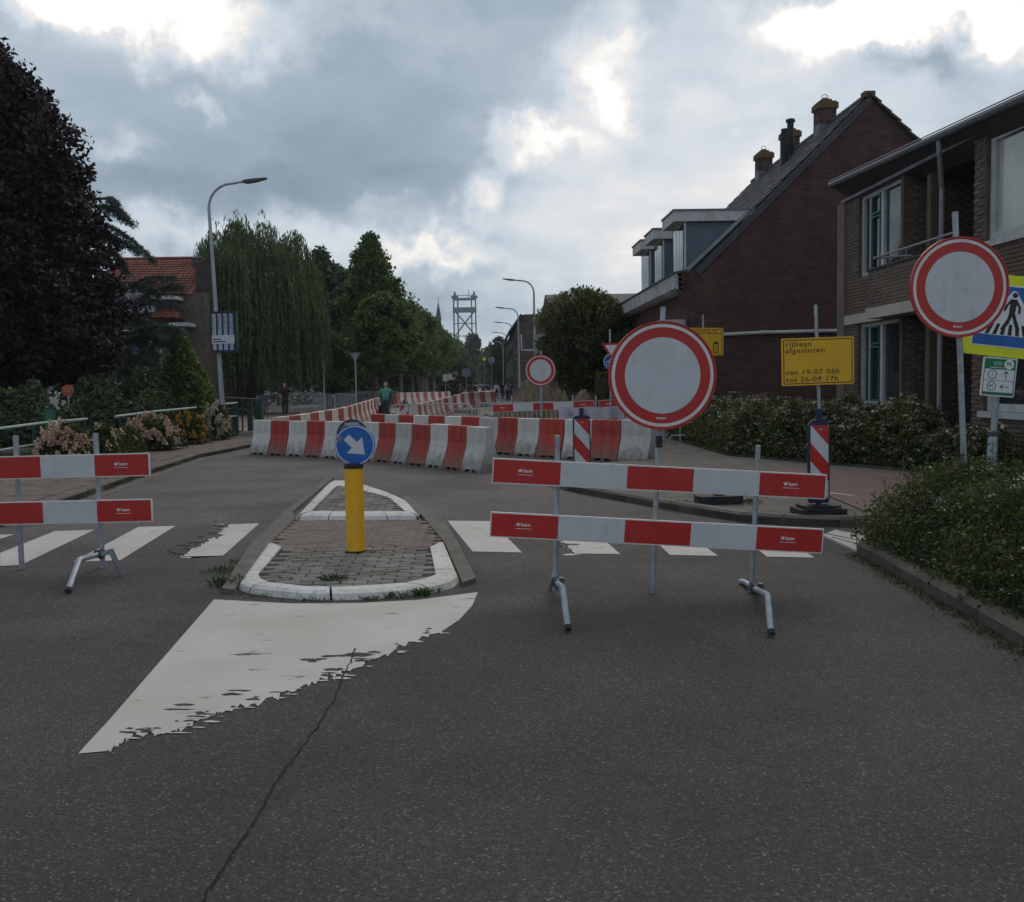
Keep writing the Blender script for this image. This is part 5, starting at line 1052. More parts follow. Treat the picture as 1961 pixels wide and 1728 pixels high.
# balcony parapet, slab fascia, rail
XB = 7.74; yb0 = PX(1661, 600, XB).y; yb1 = YA0-r1
MB().box2((XB+.012, yb0, 2.97), (XA-.002, yb1, 3.70)).build('parapet', BRAM, H2)
bricks((XB+.012, yb0, 0), (0, -1, 0), (0, 0, 1), [(0, 2.97), (yb0-yb1, 2.97), (yb0-yb1, 3.68), (0, 3.68)], [], BRA, H2, 0)
MB().box2((XB-.02, yb0+.01, 3.705), (XA, yb1, 3.74)).build('parapet_coping', DGRY, H2)
MB().box2((XB-.02, yb0+.05, 2.76), (XA+.05, yb1, 2.965)).build('balcony_fascia', CRM, H2)
MB().box2((XA-.045, YA0-.38, 2.75), (XA-.004, yb0+.06, 2.95)).build('band_course', CRM, H2)
m_ = MB(); m_.tube([(XB+.02, yb0-.25, 3.93), (XB+.02, yb1, 3.93)], .022, 8); m_.tube([(XB+.02, yb0-.25, 3.93), (XA, yb0-1.2, 3.86)], .018, 8)
for k in range(3): m_.tube([(XB+.02, yb0-.5-k*1.2, 3.7), (XB+.02, yb0-.5-k*1.2, 3.93)], .012, 6)
m_.build('balcony_rail', PIPE, H2)
# downpipe with swan neck, eaves
xp = ya(1803)
m_ = MB(); yy = YA0-xp; m_.tube([(7.84, yy-.35, 5.7), (7.86, yy-.35, 5.4), (XA-.02, yy, 4.85), (XA-.02, yy, .1)], .045, 8); m_.build('downpipe', PIPE, H2)
MB().box2((XA-.02, YA0-r0-1.05, .1), (XA+.15, YA0-r0-1.2, 5.2)).build('pier', BRAM, H2)
YN, YF_ = YA1, 21.5; zN, zF = 5.36, 5.86
def ev(x, y, dz): return (x, y, (zN if y == YN else zF)+dz)
sec = [(7.86, 0), (7.86, -.07), (XA+.3, -.40), (XA+7, -.40), (XA+7, 1.25)]; m_ = MB(); m_.add([ev(x, YF_, d) for x, d in sec]+[ev(x, YN, d) for x, d in sec], [(0, 1, 2, 3, 4), (9, 8, 7, 6, 5)]+[(i, i+5, (i+1) % 5+5, (i+1) % 5) for i in range(5)]); RF2 = m_.build('roof', DGRY, H2)
MB().tube([ev(7.82, YF_+.03, .0), ev(7.82, YN, 0)], .07, 8).build('gutter', mat('gutter_grey', (.13, .135, .14), .4, .15, 5), RF2)
MB().tube([ev(7.77, YF_+.03, .075), ev(7.77, YN, .075)], .012, 4).build('gutter_lip', LEAD, RF2)
MB().box2((XA-.07, YA0-.25, 5.44), (XA-.004, YA1, 5.50)).build('frieze_board', mat('weathered_board', (.22, .22, .235), .8, .4, 5), H2)
its = []
Vr = Vector((7.5, 0, 1.36)).normalized(); Nr = Uv.cross(Vr)
for i in range(5):
    for j in range(40): its.append((Vector((7.90, YF_-.2-j*.3, zF-(zF-zN)*(j*.3+.2)/(YF_-YN)+.03))+Vr*(.1+i*.33)+Nr*.02, Matrix((Uv, (Vr-Nr*.09).normalized(), (Nr+Vr*.09).normalized())).transposed()))
pieces('roof_tile', its, (.28, .37, .035), TILE, RF2, 200)
# doorstep things
def pot(x, y, z, r, h, label):
    t = thing('plant_pot', label, 'plant pot', (x, y, z)); MB().lathe([(r*.75, 0), (r, h), (r*1.06, h), (r*1.06, h+.03), (r*.9, h+.03)], (x, y, z), 16).build('pot', mat('terracotta', (.22, .09, .05), .9, .2, 7), t)
    m_ = MB()
    for k in range(7): a = rnd.random()*6.3; m_.tube([(x, y, z+h), (x+.06*math.cos(a), y+.06*math.sin(a), z+h+.2), (x+.14*math.cos(a), y+.14*math.sin(a), z+h+.3+.12*rnd.random())], .007, 4)
    m_.build('dry_stem', BARK, t)
pp = PX(1768, 780, 8.5); MB().box2((8.2, pp.y+.5, .1), (8.9, pp.y-.5, .82)).build('garden_table', DGRY, label='dark low garden table in the balcony recess under a terracotta pot', cat='table')
pot(8.5, pp.y, .82, .12, .2, 'terracotta pot with dry stems in the recess of the brown flats')
MB().lathe([(.28, 0), (.2, .5), (.06, .75), (.03, .8)], (PX(1733, 800, 7.9).x, PX(1733, 800, 7.9).y, .1), 14).build('covered_ornament', WWD, label='pale grey covered garden ornament beside the lower window', cat='ornament')

# ------------------------------------------------------------------ houses farther off
def q55(x, y, Y=55.): p = PY(x, y, Y); return p.x, p.z
H3 = thing('brick_house', 'house with orange tiled roof and white dormer behind the cedar at the left', 'house', (q55(290, 740)[0], 55, 0))
xl, xr_ = q55(170, 560)[0], q55(392, 560)[0]; ze = q55(290, 562)[1]; zr = q55(290, 497, 60)[1]
MB().box2((xl, 55, 0), (xr_, 66, ze)).build('wall', BRAM, H3)
bricks((xl, 55, 0), (1, 0, 0), (0, 0, 1), [(3.2, 0), (xr_-xl, 0), (xr_-xl, ze), (3.2, ze)], [], BRA, H3, 0, bl=.3, bh=.1)
m_ = MB(); m_.prism([(xl-.2, 54.8, ze-.1), (xl-.2, 60, zr), (xl-.2, 65.5, ze-.1)], (xr_-.7-xl+.2, 0, 0)); rf = m_.build('roof', TILO, H3)
Vt = Vector((0, 5.2, zr-ze+.1)).normalized(); Ut = Vector((1, 0, 0)); Nt = Ut.cross(Vt); its = []; LL = Vector((0, 5.2, zr-ze+.1)).length
for i in range(int(LL/.4)):
    for j in range(int((xr_-.7-xl)/.3)):
        its.append((Vector((xl+.15+j*.3, 54.8, ze-.1))+Vt*(.2+i*.4)+Nt*.03, Matrix((Ut, (Vt-Nt*.16).normalized(), (Nt+Vt*.16).normalized())).transposed()))
pieces('roof_tile', its, (.28, .46, .05), TILO, rf, 300)
MB().tube([(xl-.2, 60, zr+.03), (xr_-.6, 60, zr+.03)], .12, 6).build('ridge', TILO, rf)
a_, b_ = q55(366, 560), q55(392, 499); m_ = MB(); m_.box2((a_[0], 56, ze-1), (b_[0], 58.6, b_[1])); ch = m_.build('chimney', BRKM, rf)
for px in (371, 382): x = PY(px, 495, 57).x; MB().lathe([(.13, -.1), (.16, .15), (.1, .2), (.1, .35), (.17, .4), (.05, .48)], (x, 57, b_[1]), 10).build('chimney_pot', DGRY, ch)
a_, b_ = q55(214, 602), q55(306, 556); d = MB().box2((a_[0], 53.9, a_[1]), (b_[0], 56.6, b_[1]-.15)).build('dormer', mat('pale_blue_boards', (.42, .45, .50), .6, .1, 3), H3)
MB().box2((a_[0]-.15, 53.7, b_[1]-.145), (b_[0]+.15, 56.8, b_[1])).build('dormer_roof', WWD, d)
fr = Pl((a_[0], 53.88, 0), (1, 0, 0), (0, 0, 1)); w_ = b_[0]-a_[0]; window(d, fr, .15, a_[1]+.1, w_-.15, b_[1]-.25, mull=((w_*.5, .1),), fw=.1, dep=-.02)
a_, b_ = q55(304, 613), q55(352, 577); m_ = MB(); m_.prism([(a_[0], 53.6, a_[1]), (a_[0], 55, b_[1]), (a_[0], 55.2, a_[1])], (b_[0]-a_[0], 0, 0)); lo = m_.build('lower_roof', TILO, H3)
its = []; Vt = Vector((0, 1.4, b_[1]-a_[1])).normalized(); Nt = Ut.cross(Vt)
for i in range(4):
    for j in range(5): its.append((Vector((a_[0]+.15+j*.29, 53.6, a_[1]))+Vt*(.18+i*.3)+Nt*.04, Matrix((Ut, (Vt-Nt*.16).normalized(), (Nt+Vt*.16).normalized())).transposed()))
pieces('roof_tile', its, (.27, .36, .05), TILO, lo, 20)
for (x0, y0, x1, y1) in ((304, 578, 352, 571), (340, 628, 376, 621)): a_, b_ = q55(x0, y0), q55(x1, y1); MB().box2((a_[0], 53.5, a_[1]), (b_[0], 54.9, b_[1])).build('gutter', WWD, H3)
a_, b_ = q55(222, 673), q55(291, 650); m_ = MB(); m_.prism([(a_[0], 53.4, a_[1]), (a_[0], 54.9, b_[1]), (a_[0], 54.9, b_[1]-.15), (a_[0], 53.45, a_[1]-.12)], (b_[0]-a_[0], 0, 0)); m_.build('awning', mat('navy_awning', (.03, .055, .16), .8, .15, 5), H3)
a_, b_ = q55(222, 738), q55(312, 668); MB().box2((a_[0], 54.8, a_[1]), (b_[0], 54.98, b_[1])).build('shopfront', mat('pale_shopfront', (.33, .36, .40), .5, .2, 1.5), H3)
fr = Pl((a_[0], 54.78, 0), (1, 0, 0), (0, 0, 1)); w_ = b_[0]-a_[0]; window(H3, fr, .1, a_[1]+.2, w_-.1, b_[1]-.2, mull=((w_*.33, .1), (w_*.66, .1)), fw=.09, dep=-.02)
fr = Pl((xl, 54.97, 0), (1, 0, 0), (0, 0, 1)); a_ = q55(326, 735)[0]-xl; window(H3, fr, a_, 1., a_+1.1, 2.9, mull=((a_+.55, .07),), fw=.09, dep=-.02)
# gabled house behind the climber
H4 = thing('brick_house', 'dark brick house with white bargeboards and small gable behind the leafy climber', 'house', (PY(1208, 700, 50).x, 50, 0)); Y4 = 50.
a0 = PY(1178, 640, Y4).x; zt = PY(1209, 566, Y4).z; ze4 = PY(1209, 592, Y4).z
MB().box2((a0-3, Y4, 0), (a0+9, Y4+9, ze4-.05)).build('wall', BRKM, H4)
xm = PY(1209, 566, Y4).x; m_ = MB(); m_.prism([(xm-1.05, Y4-.05, ze4-.1), (xm+1.05, Y4-.05, ze4-.1), (xm, Y4-.05, zt-.12)], (0, .3, 0)); m_.build('gable_wall', BRKM, H4)
m_ = MB()
for s_ in (-1, 1): m_.prism([(xm, Y4-.3, zt), (xm+s_*1.15, Y4-.3, ze4-.25), (xm+s_*1.15, Y4-.3, ze4-.5), (xm, Y4-.3, zt-.28)][::s_], (0, .1, 0))
m_.build('bargeboard', WWD, H4)
m_ = MB(); m_.prism([(a0-3.3, Y4-.2, ze4-.05), (a0-3.3, Y4+4.5, ze4+1.2), (a0-3.3, Y4+9, ze4-.05)], (12.6, 0, 0)); m_.build('roof', TILE, H4)
fr = Pl((a0, Y4-.02, 0), (1, 0, 0), (0, 0, 1)); pw = [PY(x, y, Y4) for x, y in ((1193, 624), (1206, 605))]; window(H4, fr, pw[0].x-a0, pw[0].z, pw[1].x-a0, pw[1].z, fw=.06, dep=-.02)
pw = [PY(x, y, Y4) for x, y in ((1195, 640), (1215, 622))]; window(H4, fr, pw[0].x-a0, pw[0].z, pw[1].x-a0, pw[1].z, fw=.12, dep=-.02)
# dark gabled terrace down the street
H5 = thing('brick_house', 'dark brown terrace with sloping roof end beside the far street lamps', 'house', (3.9, 84, 0)); Y5 = 84.
def q84(x, y): p = PY(x, y, Y5); return p.x, p.z
pl5 = [(q84(990, 735)[0], 0), q84(990, 645), q84(1002, 601), q84(1052, 600), q84(1085, 655), (q84(1085, 730)[0], 0)]
pl5 = [(q84(983, 735)[0], 0), q84(983, 636), q84(998, 603), q84(1045, 602), q84(1085, 655), (q84(1085, 735)[0], 0)]
m_ = MB(); m_.prism([(x, Y5, z) for x, z in pl5], (0, 26, 0)); m_.build('wall', BRKM, H5)
bricks((0, Y5, 0), (1, 0, 0), (0, 0, 1), pl5, [], mat('far_brown_brick', (.12, .09, .075), .9, .2, 2, island=.25), H5, 0, bl=.42, bh=.14)
x5 = q84(983, 700)[0]; fs5 = Pl((x5-.01, Y5+26, 0), (0, -1, 0), (0, 0, 1))
for fl in (0, 1):
    for k in range(7): window(H5, fs5, 1+k*3.6, 1.0+fl*2.6, 2.6+k*3.6, 2.4+fl*2.6, mull=((1.8+k*3.6, .06),), fw=.08, dep=-.02)
m_ = MB(); m_.prism([(x5-.35, Y5-.2, q84(983, 636)[1]+.1), (q84(998, 603)[0], Y5-.2, q84(998, 603)[1]+.15), (q84(998, 603)[0], Y5-.2, q84(998, 603)[1]-.1), (x5-.3, Y5-.2, q84(983, 636)[1]-.15)][::-1], (0, 26.4, 0)); m_.build('roof', TILE, H5)
pb_ = PY(1035, 662, 60); fr = Pl(pb_, (1, 0, 0), (0, 0, 1)); m_ = MB(); fr.poly(m_, [(-.38, -.75), (.15, -.95), (.42, .0), (.4, .75), (-.38, .65)], -.05, .05); t = thing('hoarding', 'pale torn hoarding panel beside the lamp posts near the climber', 'hoarding', (pb_.x, 60, 0)); m_.build('panel', mat('pale_panel', (.33, .38, .40), .7, .3, 2.5), t); m_ = MB(); m_.tube([(pb_.x-.3, 60.05, 0), (pb_.x-.3, 60.05, pb_.z+.6)], .04, 6).tube([(pb_.x+.3, 60.05, 0), (pb_.x+.3, 60.05, pb_.z+.6)], .04, 6); m_.build('post', GALV, t)
# white banner frames on the lamp posts
for k, (Yb_, pts, lb_) in enumerate(((70., ((998, 641), (999, 671), (1024, 671)), 'white L-shaped banner frame beside the nearest right street lamp'), (92., ((970, 643), (992, 643)), 'white horizontal banner arm by the second right street lamp'))):
    P_ = [PY(x, y, Yb_) for x, y in pts]; t = thing('banner_frame', lb_, 'banner frame', (P_[-1].x, Yb_, 0)); MB().tube(P_, .07, 6).build('arm', WWD, t); MB().tube([(P_[-1].x, Yb_, 0), P_[-1]+Vector((0, 0, .3))], .05, 6).build('post', GALV, t)
for k, (y0, Lr, hh, x0, m5, lb_) in enumerate(((115, 30, 6.2, 4.4, BRKM, 'low brown row of houses beyond the dark terrace'), (150, 60, 7.5, 5.0, BRAM, 'farthest brown row of houses along the right of the street'))):
    t = thing('brick_house', lb_, 'house', (x0, y0, 0)); MB().box2((x0, y0, 0), (x0+9, y0+Lr, hh)).build('wall', m5, t); m_ = MB(); m_.prism([(x0-.3, y0-.2, hh), (x0+4.5, y0-.2, hh+2.8), (x0+9.3, y0-.2, hh)], (0, Lr+.4, 0)); m_.build('roof', TILE, t)
    fs = Pl((x0-.01, y0+Lr, 0), (0, -1, 0), (0, 0, 1))
    for fl in (0, 1):
        for q in range(int(Lr/5)): window(t, fs, 1+q*5, 1+fl*2.7, 3+q*5, 2.5+fl*2.7, mull=((2+q*5, .06),), fw=.09, dep=-.02)

# ------------------------------------------------------------------ lift bridge and church far off
STL = mat('pale_green_steel', (.19, .22, .23), .6, .15, .3)
YBr = 430.; zt = PY(890, 571, YBr).z; xa, xb = PY(869, 600, YBr).x, PY(911, 600, YBr).x
for dy, lb_ in ((0, 'steel tower of the tall lift bridge at the end of the street'),):
    t = thing('lift_bridge_tower', lb_, 'bridge tower', ((xa+xb)/2, YBr+dy, 0)); Y = YBr+dy; sgy = 5
    for x in (xa, xa+1.8, xb-1.8, xb):
        MB().box2((x-.3 if 1 else x-.45, Y-.45, 0), (x+.3, Y+.3, zt)).build('leg', STL, t)
        MB().box2((x-.25, Y+sgy-.25, 0), (x+.25, Y+sgy+.25, zt)).build('leg', STL, t)
    lv = [zt]+[PY(890, y, YBr).z for y in (596, 619, 643, 668, 690)]
    for k, z in enumerate(lv): MB().box2((xa-.3, Y-.6, z-(1.1 if k == 0 else .35)), (xb+.3, Y-.1, z)).build('crossbeam', STL, t)
    MB().box2((xa-.4, Y-.9, PY(890, 599, YBr).z), (xb+.4, Y+.4, PY(890, 589, YBr).z)).build('machine_deck', STL, t)
    m_ = MB()
    for k in range(1, 5):
        c_ = (xa+xb)/2; dn = k % 2; z_a, z_b = (lv[k], lv[k+1]) if dn else (lv[k+1], lv[k]); m_.tube([(xa+.5, Y-.2, z_a), (c_, Y-.2, z_b)], .3, 4); m_.tube([(xb-.5, Y-.2, z_a), (c_, Y-.2, z_b)], .3, 4)
    m_.build('bracing', STL, t)
    for x in (xa+.6, xb-.6): MB().lathe([(1.6, 0), (1.6, .8), (.6, 1.6), (.25, 3)], (x, Y+1, zt), 8).build('sheave_housing', STL, t)
    m_ = MB(); m_.tube([(xa, Y-.6, zt+1.1), (xb, Y-.6, zt+1.1)], .12, 4); m_.tube([(xb-3, Y, zt), (xb-3, Y, zt+3.4)], .12, 4); m_.build('handrail', STL, t)
MB().box2((xa-2, YBr, 9), (xb+2, YBr+40, 10.4)).build('bridge_span', STL, label='grey bridge deck raised between the legs of the lift bridge', cat='bridge span')
YC = 380.; p = PY(839, 574, YC); zb = PY(839, 612, YC).z
t = thing('church_spire', 'thin dark church spire above the far trees left of the lift bridge', 'church tower', (p.x, YC, 0))
SLT = mat('slate', (.05, .06, .08), .7, .2, .3)
MB().box2((p.x-.95, YC-.95, 0), (p.x+.95, YC+.95, zb)).build('tower', mat('church_brick', (.09, .075, .07), .9, .2, .5), t); MB().lathe([(1.15, 0), (.8, 2.5), (.1, p.z-zb-1)], (p.x, YC, zb), 8).build('spire', SLT, t); MB().tube([(p.x, YC, p.z-1.2), (p.x, YC, p.z+1)], .1, 5).build('cross', SLT, t)

# ------------------------------------------------------------------ trees
def make_tree(name, label, cat, base, h, zc0, prof, nc, per, crad, lsize, lm, bark, r0, seed=0, group=None, ntips=10, flat=.7, asp=.55):
    t = thing(name, label, cat, base, 0, group); b = Vector(base); C_ = crown_pts(nc, prof, base, zc0+b.z, h+b.z, seed=seed)
    o = leafmesh('crown', clumps(C_, per, crad, flat), lsize, lm, t, asp); tips = C_[np.linspace(0, len(C_)-1, ntips).astype(int)]
    m_ = MB(); limbs(m_, base, h*.8, [tuple(q) for q in tips], r0); m_.build('trunk', bark, t); return t
# copper beech, huge, at the left edge
YBe = 33.; cxp = -120; prof_px = [(700, 235), (680, 245), (600, 240), (500, 222), (420, 208), (330, 205), (230, 160), (150, 122), (100, 95), (45, 45), (-20, 0), (-75, -80)]
zs = [PY(100, y, YBe).z for y, x in prof_px]; rs_ = [max(.2, (x-cxp)/FPX*YBe-1.2) for y, x in prof_px]; z0, z1 = zs[0], zs[-1]
pf = interp([((z-z0)/(z1-z0), r) for z, r in zip(zs, rs_)])
t = thing('copper_beech_tree', 'huge dark purple copper beech filling the left edge', 'tree', (PY(cxp, 700, YBe).x, YBe, 0))
C_ = crown_pts(2300, pf, (PY(cxp, 700, YBe).x, YBe), z0, z1, shell=.62, wob=.12, seed=3)
C_ = C_[(C_[:, 0] > -19.5) & (C_[:, 1] < YBe+4.5)]
leafmesh('crown', clumps(C_, 105, .62, .6), .09, LBEECH, t, .6)
m_ = MB(); limbs(m_, (PY(45, 780, YBe).x-1, YBe, 0), 11, [tuple(q) for q in C_[::60]], .42); m_.build('trunk', BARK, t)
# low skirt of the beech towards the ground
C2 = np.array([(PY(x, y, YBe-1+2*rnd.random()).x, YBe-1+2*rnd.random(), PY(x, y, YBe).z) for x, y in [(rnd.uniform(-40, 190-max(0, (k % 60)-20)*1.5), 640+(k % 60)*1.4) for k in range(420)]])
C2 = np.concatenate([C2, np.array([(PY(x, 600, YBe).x, YBe-2+4*rnd.random(), PY(x, y, YBe).z) for x, y in [(rnd.uniform(-60, 175), rnd.uniform(530, 650)) for k in range(260)]])])
leafmesh('lower_branches', clumps(C2, 90, .5, .6), .085, LBEECH, t, .6)
# cedar
YCe = 36.5
t = thing('cedar_tree', 'blue green cedar with flat drooping tiers beside the copper beech', 'tree', (PY(170, 700, YCe).x, YCe, 0)); bx_ = PY(170, 700, YCe).x
m_ = MB(); m_.tube([(bx_, YCe, 0), (bx_+.1, YCe, 5), (bx_, YCe, PY(170, 330, YCe).z)], [.35, .25, .05], 8); pts = []
tiers = [((185, 395), (250, 425)), ((190, 425), (292, 498)), ((185, 455), (262, 480)), ((190, 470), (240, 520)), ((200, 545), (300, 560)), ((245, 590), (345, 545)), ((240, 580), (352, 590)), ((250, 640), (345, 630)), ((240, 650), (330, 660)), ((230, 690), (300, 700)), ((225, 700), (270, 745)), ((205, 380), (225, 412)), ((180, 440), (225, 470)), ((200, 610), (290, 620)), ((225, 560), (330, 530)), ((240, 610), (352, 650)), ((230, 650), (300, 680))]
for (sx_, sy_), (ex_, ey_) in tiers:
    s0 = PY(sx_, sy_, YCe+rnd.uniform(-.5, .8)); e0 = PY(ex_, ey_, YCe-rnd.uniform(.0, 1.5)); md = (s0+e0)/2+Vector((0, 0, .22)); root = Vector((bx_, YCe, s0.z-.1)); m_.tube([root, s0, md, e0], [.07, .05, .035, .012], 5)
    for k in range(30):
        f = .15+.85*(k/29); c_ = s0.lerp(e0, f)+Vector((0, 0, .22*4*f*(1-f))); w_ = .55*(1-f)+.12
        for s2 in (-1, 1):
            tip = c_+Vector((rnd.uniform(.0, .35), s2*w_*rnd.uniform(.3, 1.2), -.12-rnd.random()*.28)); n_ = 26
            for j in range(n_): g = j/n_; pts.append(tuple(c_.lerp(tip, g)+Vector((rnd.gauss(0, .05), rnd.gauss(0, .06), rnd.gauss(0, .035)))))
m_.build('trunk', BARK, t); leafmesh('crown', pts, .06, LCED, t, .22)
# weeping willow
YW = 62.; cw = PY(487, 740, YW); t = thing('weeping_willow_tree', 'wide weeping willow hanging over the crowd gates', 'tree', (cw.x, YW, 0)); m_ = MB(); pts = []; rW = np.random.default_rng(5)
def wz(y): return PY(487, y, YW).z
limb_t = []
for k in range(2600):
    a = rW.random()*2*PI; q = rW.random()**.5
    # dome of starting points, lumpy
    R = 4.25*q; topz_ = wz(455)-(q**2.4)*4.0+.8*math.sin(3*a+1)*q+.55*math.sin(7*a)*q+.5*math.sin(11*q+2*a)+.35*rW.normal()
    if rW.random() < .35: topz_ -= rW.random()*3.5; R *= .85+.2*rW.random()
    x, y = R*math.cos(a), R*math.sin(a); ln = (topz_-1.0)*(.25+.75*rW.random()) if rW.random() < .8 else 1.2; out_ = .35+.35*rW.random(); n_ = int(ln/.075); sw = rW.normal()*.12; lump_ = .35*max(0, math.sin(5*a+3*q)*math.sin(9*q+a)); x += lump_*math.cos(a); y += lump_*math.sin(a); ca_, sa_ = math.cos(a), math.sin(a)
    if k % 40 == 0: limb_t.append((cw.x+x*.8, YW+y*.8, topz_-.4))
    for j in range(n_):
        s_ = j*.075; o_ = out_*(1-math.exp(-s_*1.6)); up_ = .32*math.sin(min(PI, s_*3.2)) if s_ < 1 else 0
        pts.append((cw.x+x+ca_*o_+sw*s_*.15+rW.normal()*.03, YW+y+sa_*o_+rW.normal()*.03, topz_+up_-max(0, s_-.25)))
limbs(m_, (cw.x, YW, 0), 8, limb_t, .5); m_.build('trunk', BARK, t); leafmesh('crown', pts, .12, LWIL, t, .22, up=(0, 0, 1, .75))
# dark tree and bigger trees behind the willow
conic = interp([(0, .45), (.15, .85), (.35, 1), (.6, .72), (.85, .33), (1, .05)]); oval = interp([(0, .5), (.2, .9), (.45, 1), (.75, .75), (.92, .4), (1, .1)]); rnd_ = interp([(0, .6), (.25, .95), (.5, 1), (.8, .7), (1, .2)])
def ptree(px, ytop, Y, rpx, label, prof, lm, nc=210, per=75, zc=2.6, seed=0, lsz=.14, crad=.62, group='trees beyond the gates', name='broadleaf_tree', bark=BARK):
    p = PY(px, 700, Y); h = PY(px, ytop, Y).z; r = rpx/FPX*Y; return make_tree(name, label, 'tree', (p.x, Y, 0), h, zc, lambda q: prof(q)*r, nc, per, crad, lsz, lm, bark, .22, seed, group)
ptree(622, 478, 80, 44, 'dark dense tree right behind the willow', oval, LDRK, 330, 80, 2.2, 5)
ptree(716, 452, 70, 62, 'tallest pointed green tree of the row left of the street', conic, LGRN, 420, 80, 3.0, 2)
ptree(668, 520, 76, 40, 'medium tree between the dark tree and the tallest pointed tree', oval, LDRK, 200, 75, 2.2, 9)
ptree(735, 566, 60, 55, 'lighter round tree in front of the tallest pointed tree', rnd_, LGRN, 260, 80, 2.6, 4, .12, .5)
ptree(640, 640, 66, 42, 'low light green tree right of the willow behind the white pole', rnd_, LGRN, 140, 70, 1.2, 6, .12, .5)
# street row: prototypes and copies
protos = []
for k in range(3):
    tp = make_tree('street_tree', 'x', 'tree', (0, 0, 0), 8.6, 2.5, lambda q: (rnd_, oval, conic)[k](q)*(2.3, 2.1, 2.2)[k], 190, 66, .55, .13, LGRN, BARKP, .13, 20+k, 'street trees in a row left of the street', 8); reg(tp); protos.append([tp, 0])
row = [(772, 9.2), (790, 9.4), (803, 9.9), (815, 10.2), (826, 10.4), (836, 10.7), (845, 10.9), (853, 11.3), (860, 11.8), (866, 12.2), (872, 12.6), (877, 12.9), (882, 13.3), (887, 14.0), (892, 14.6)]
for i, (px, hh) in enumerate(row):
    Y = 6.9*FPX/(925-px); pr = protos[i % 3]; o = pr[0] if pr[1] == 0 else copy_tree(pr[0]); pr[1] = 1
    o.location = (-6.9+rnd.uniform(-.3, .3), Y, 0); s_ = hh/8.6; o.scale = (s_*rnd.uniform(.95, 1.1), s_*rnd.uniform(.95, 1.1), s_); o.rotation_euler = (0, 0, rnd.random()*6); tag(o, f'green street tree, {ordn(i)} of the row receding left of the street', 'tree')
ptree(905, 640, 300, 14, 'dark tree in front of the lift bridge legs', oval, LDRK, 150, 60, 1.5, 31, .4, 1.6)
ptree(958, 650, 170, 20, 'dark tree at the far end of the right lamp row', rnd_, LDRK, 150, 60, 1.5, 33, .25, 1.0)
ptree(936, 668, 260, 13, 'pale distant tree closing the end of the street', rnd_, LGRN, 120, 60, 1, 34, .4, 1.4)
# leafy climber on its stems
YH = 38.; ch_ = PY(1117, 700, YH); t = thing('climber_bush', 'large leafy green climber bush right of the small far round sign', 'bush', (ch_.x, YH, 0))
pfc = interp([(0, .55), (.12, .8), (.3, .95), (.6, 1.08), (.8, .95), (.93, .6), (1, .15)]); zt = PY(1117, 556, YH).z
C_ = crown_pts(420, lambda q: pfc(q)*1.5, (ch_.x, YH), 1.3, zt, wob=.1, seed=8); lp_ = clumps(C_, 85, .34, .8)
tw = []
for k in range(420):
    a = rnd.random()*6.28; r = 1.6*rnd.random()**.5; z = zt-.7-(r/1.5)**2*.9+.3*rnd.random(); d_ = Vector((math.cos(a)*.6, math.sin(a)*.5, 1)).normalized()
    for j in range(12): s_ = j*.07; tw.append((ch_.x+r*math.cos(a)+d_.x*s_, YH+r*math.sin(a)+d_.y*s_, z+d_.z*s_-.25*s_*s_))
leafmesh('foliage', lp_, .062, LHED, t, .5); leafmesh('young_shoots', tw, .055, mat('young_leaf', (.13, .14, .04), .6, .3, 2, island=.4, transl=.35), t, .4)
m_ = MB()
for k in range(7): a = k*.9; m_.tube([(ch_.x+.5*math.cos(a)+.2, YH-.3+.3*math.sin(a), 0), (ch_.x+.8*math.cos(a), YH+.4*math.sin(a), 1.2), (ch_.x+.9*math.cos(a), YH+.9*math.sin(a), 3)], [.07, .05, .02], 6)
m_.build('stem', BARK, t)
p = PY(1158, 765, 27.5); t = thing('clipped_conifer', 'small clipped yellow green conifer left of the large round sign', 'shrub', (p.x, 27.5, 0)); zt = PY(1158, 712, 27.5).z
leafmesh('foliage', [(p.x+.26*math.cos(a)*r, 27.5+.26*math.sin(a)*r, z) for a, r, z in [(rnd.random()*6.28, .75+.25*rnd.random(), rnd.uniform(.1, zt)) for k in range(9000)]], .022, CLIP, t, .5); MB().tube([(p.x, 27.5, 0), (p.x, 27.5, zt*.9)], .05, 6).build('stem', BARK, t)

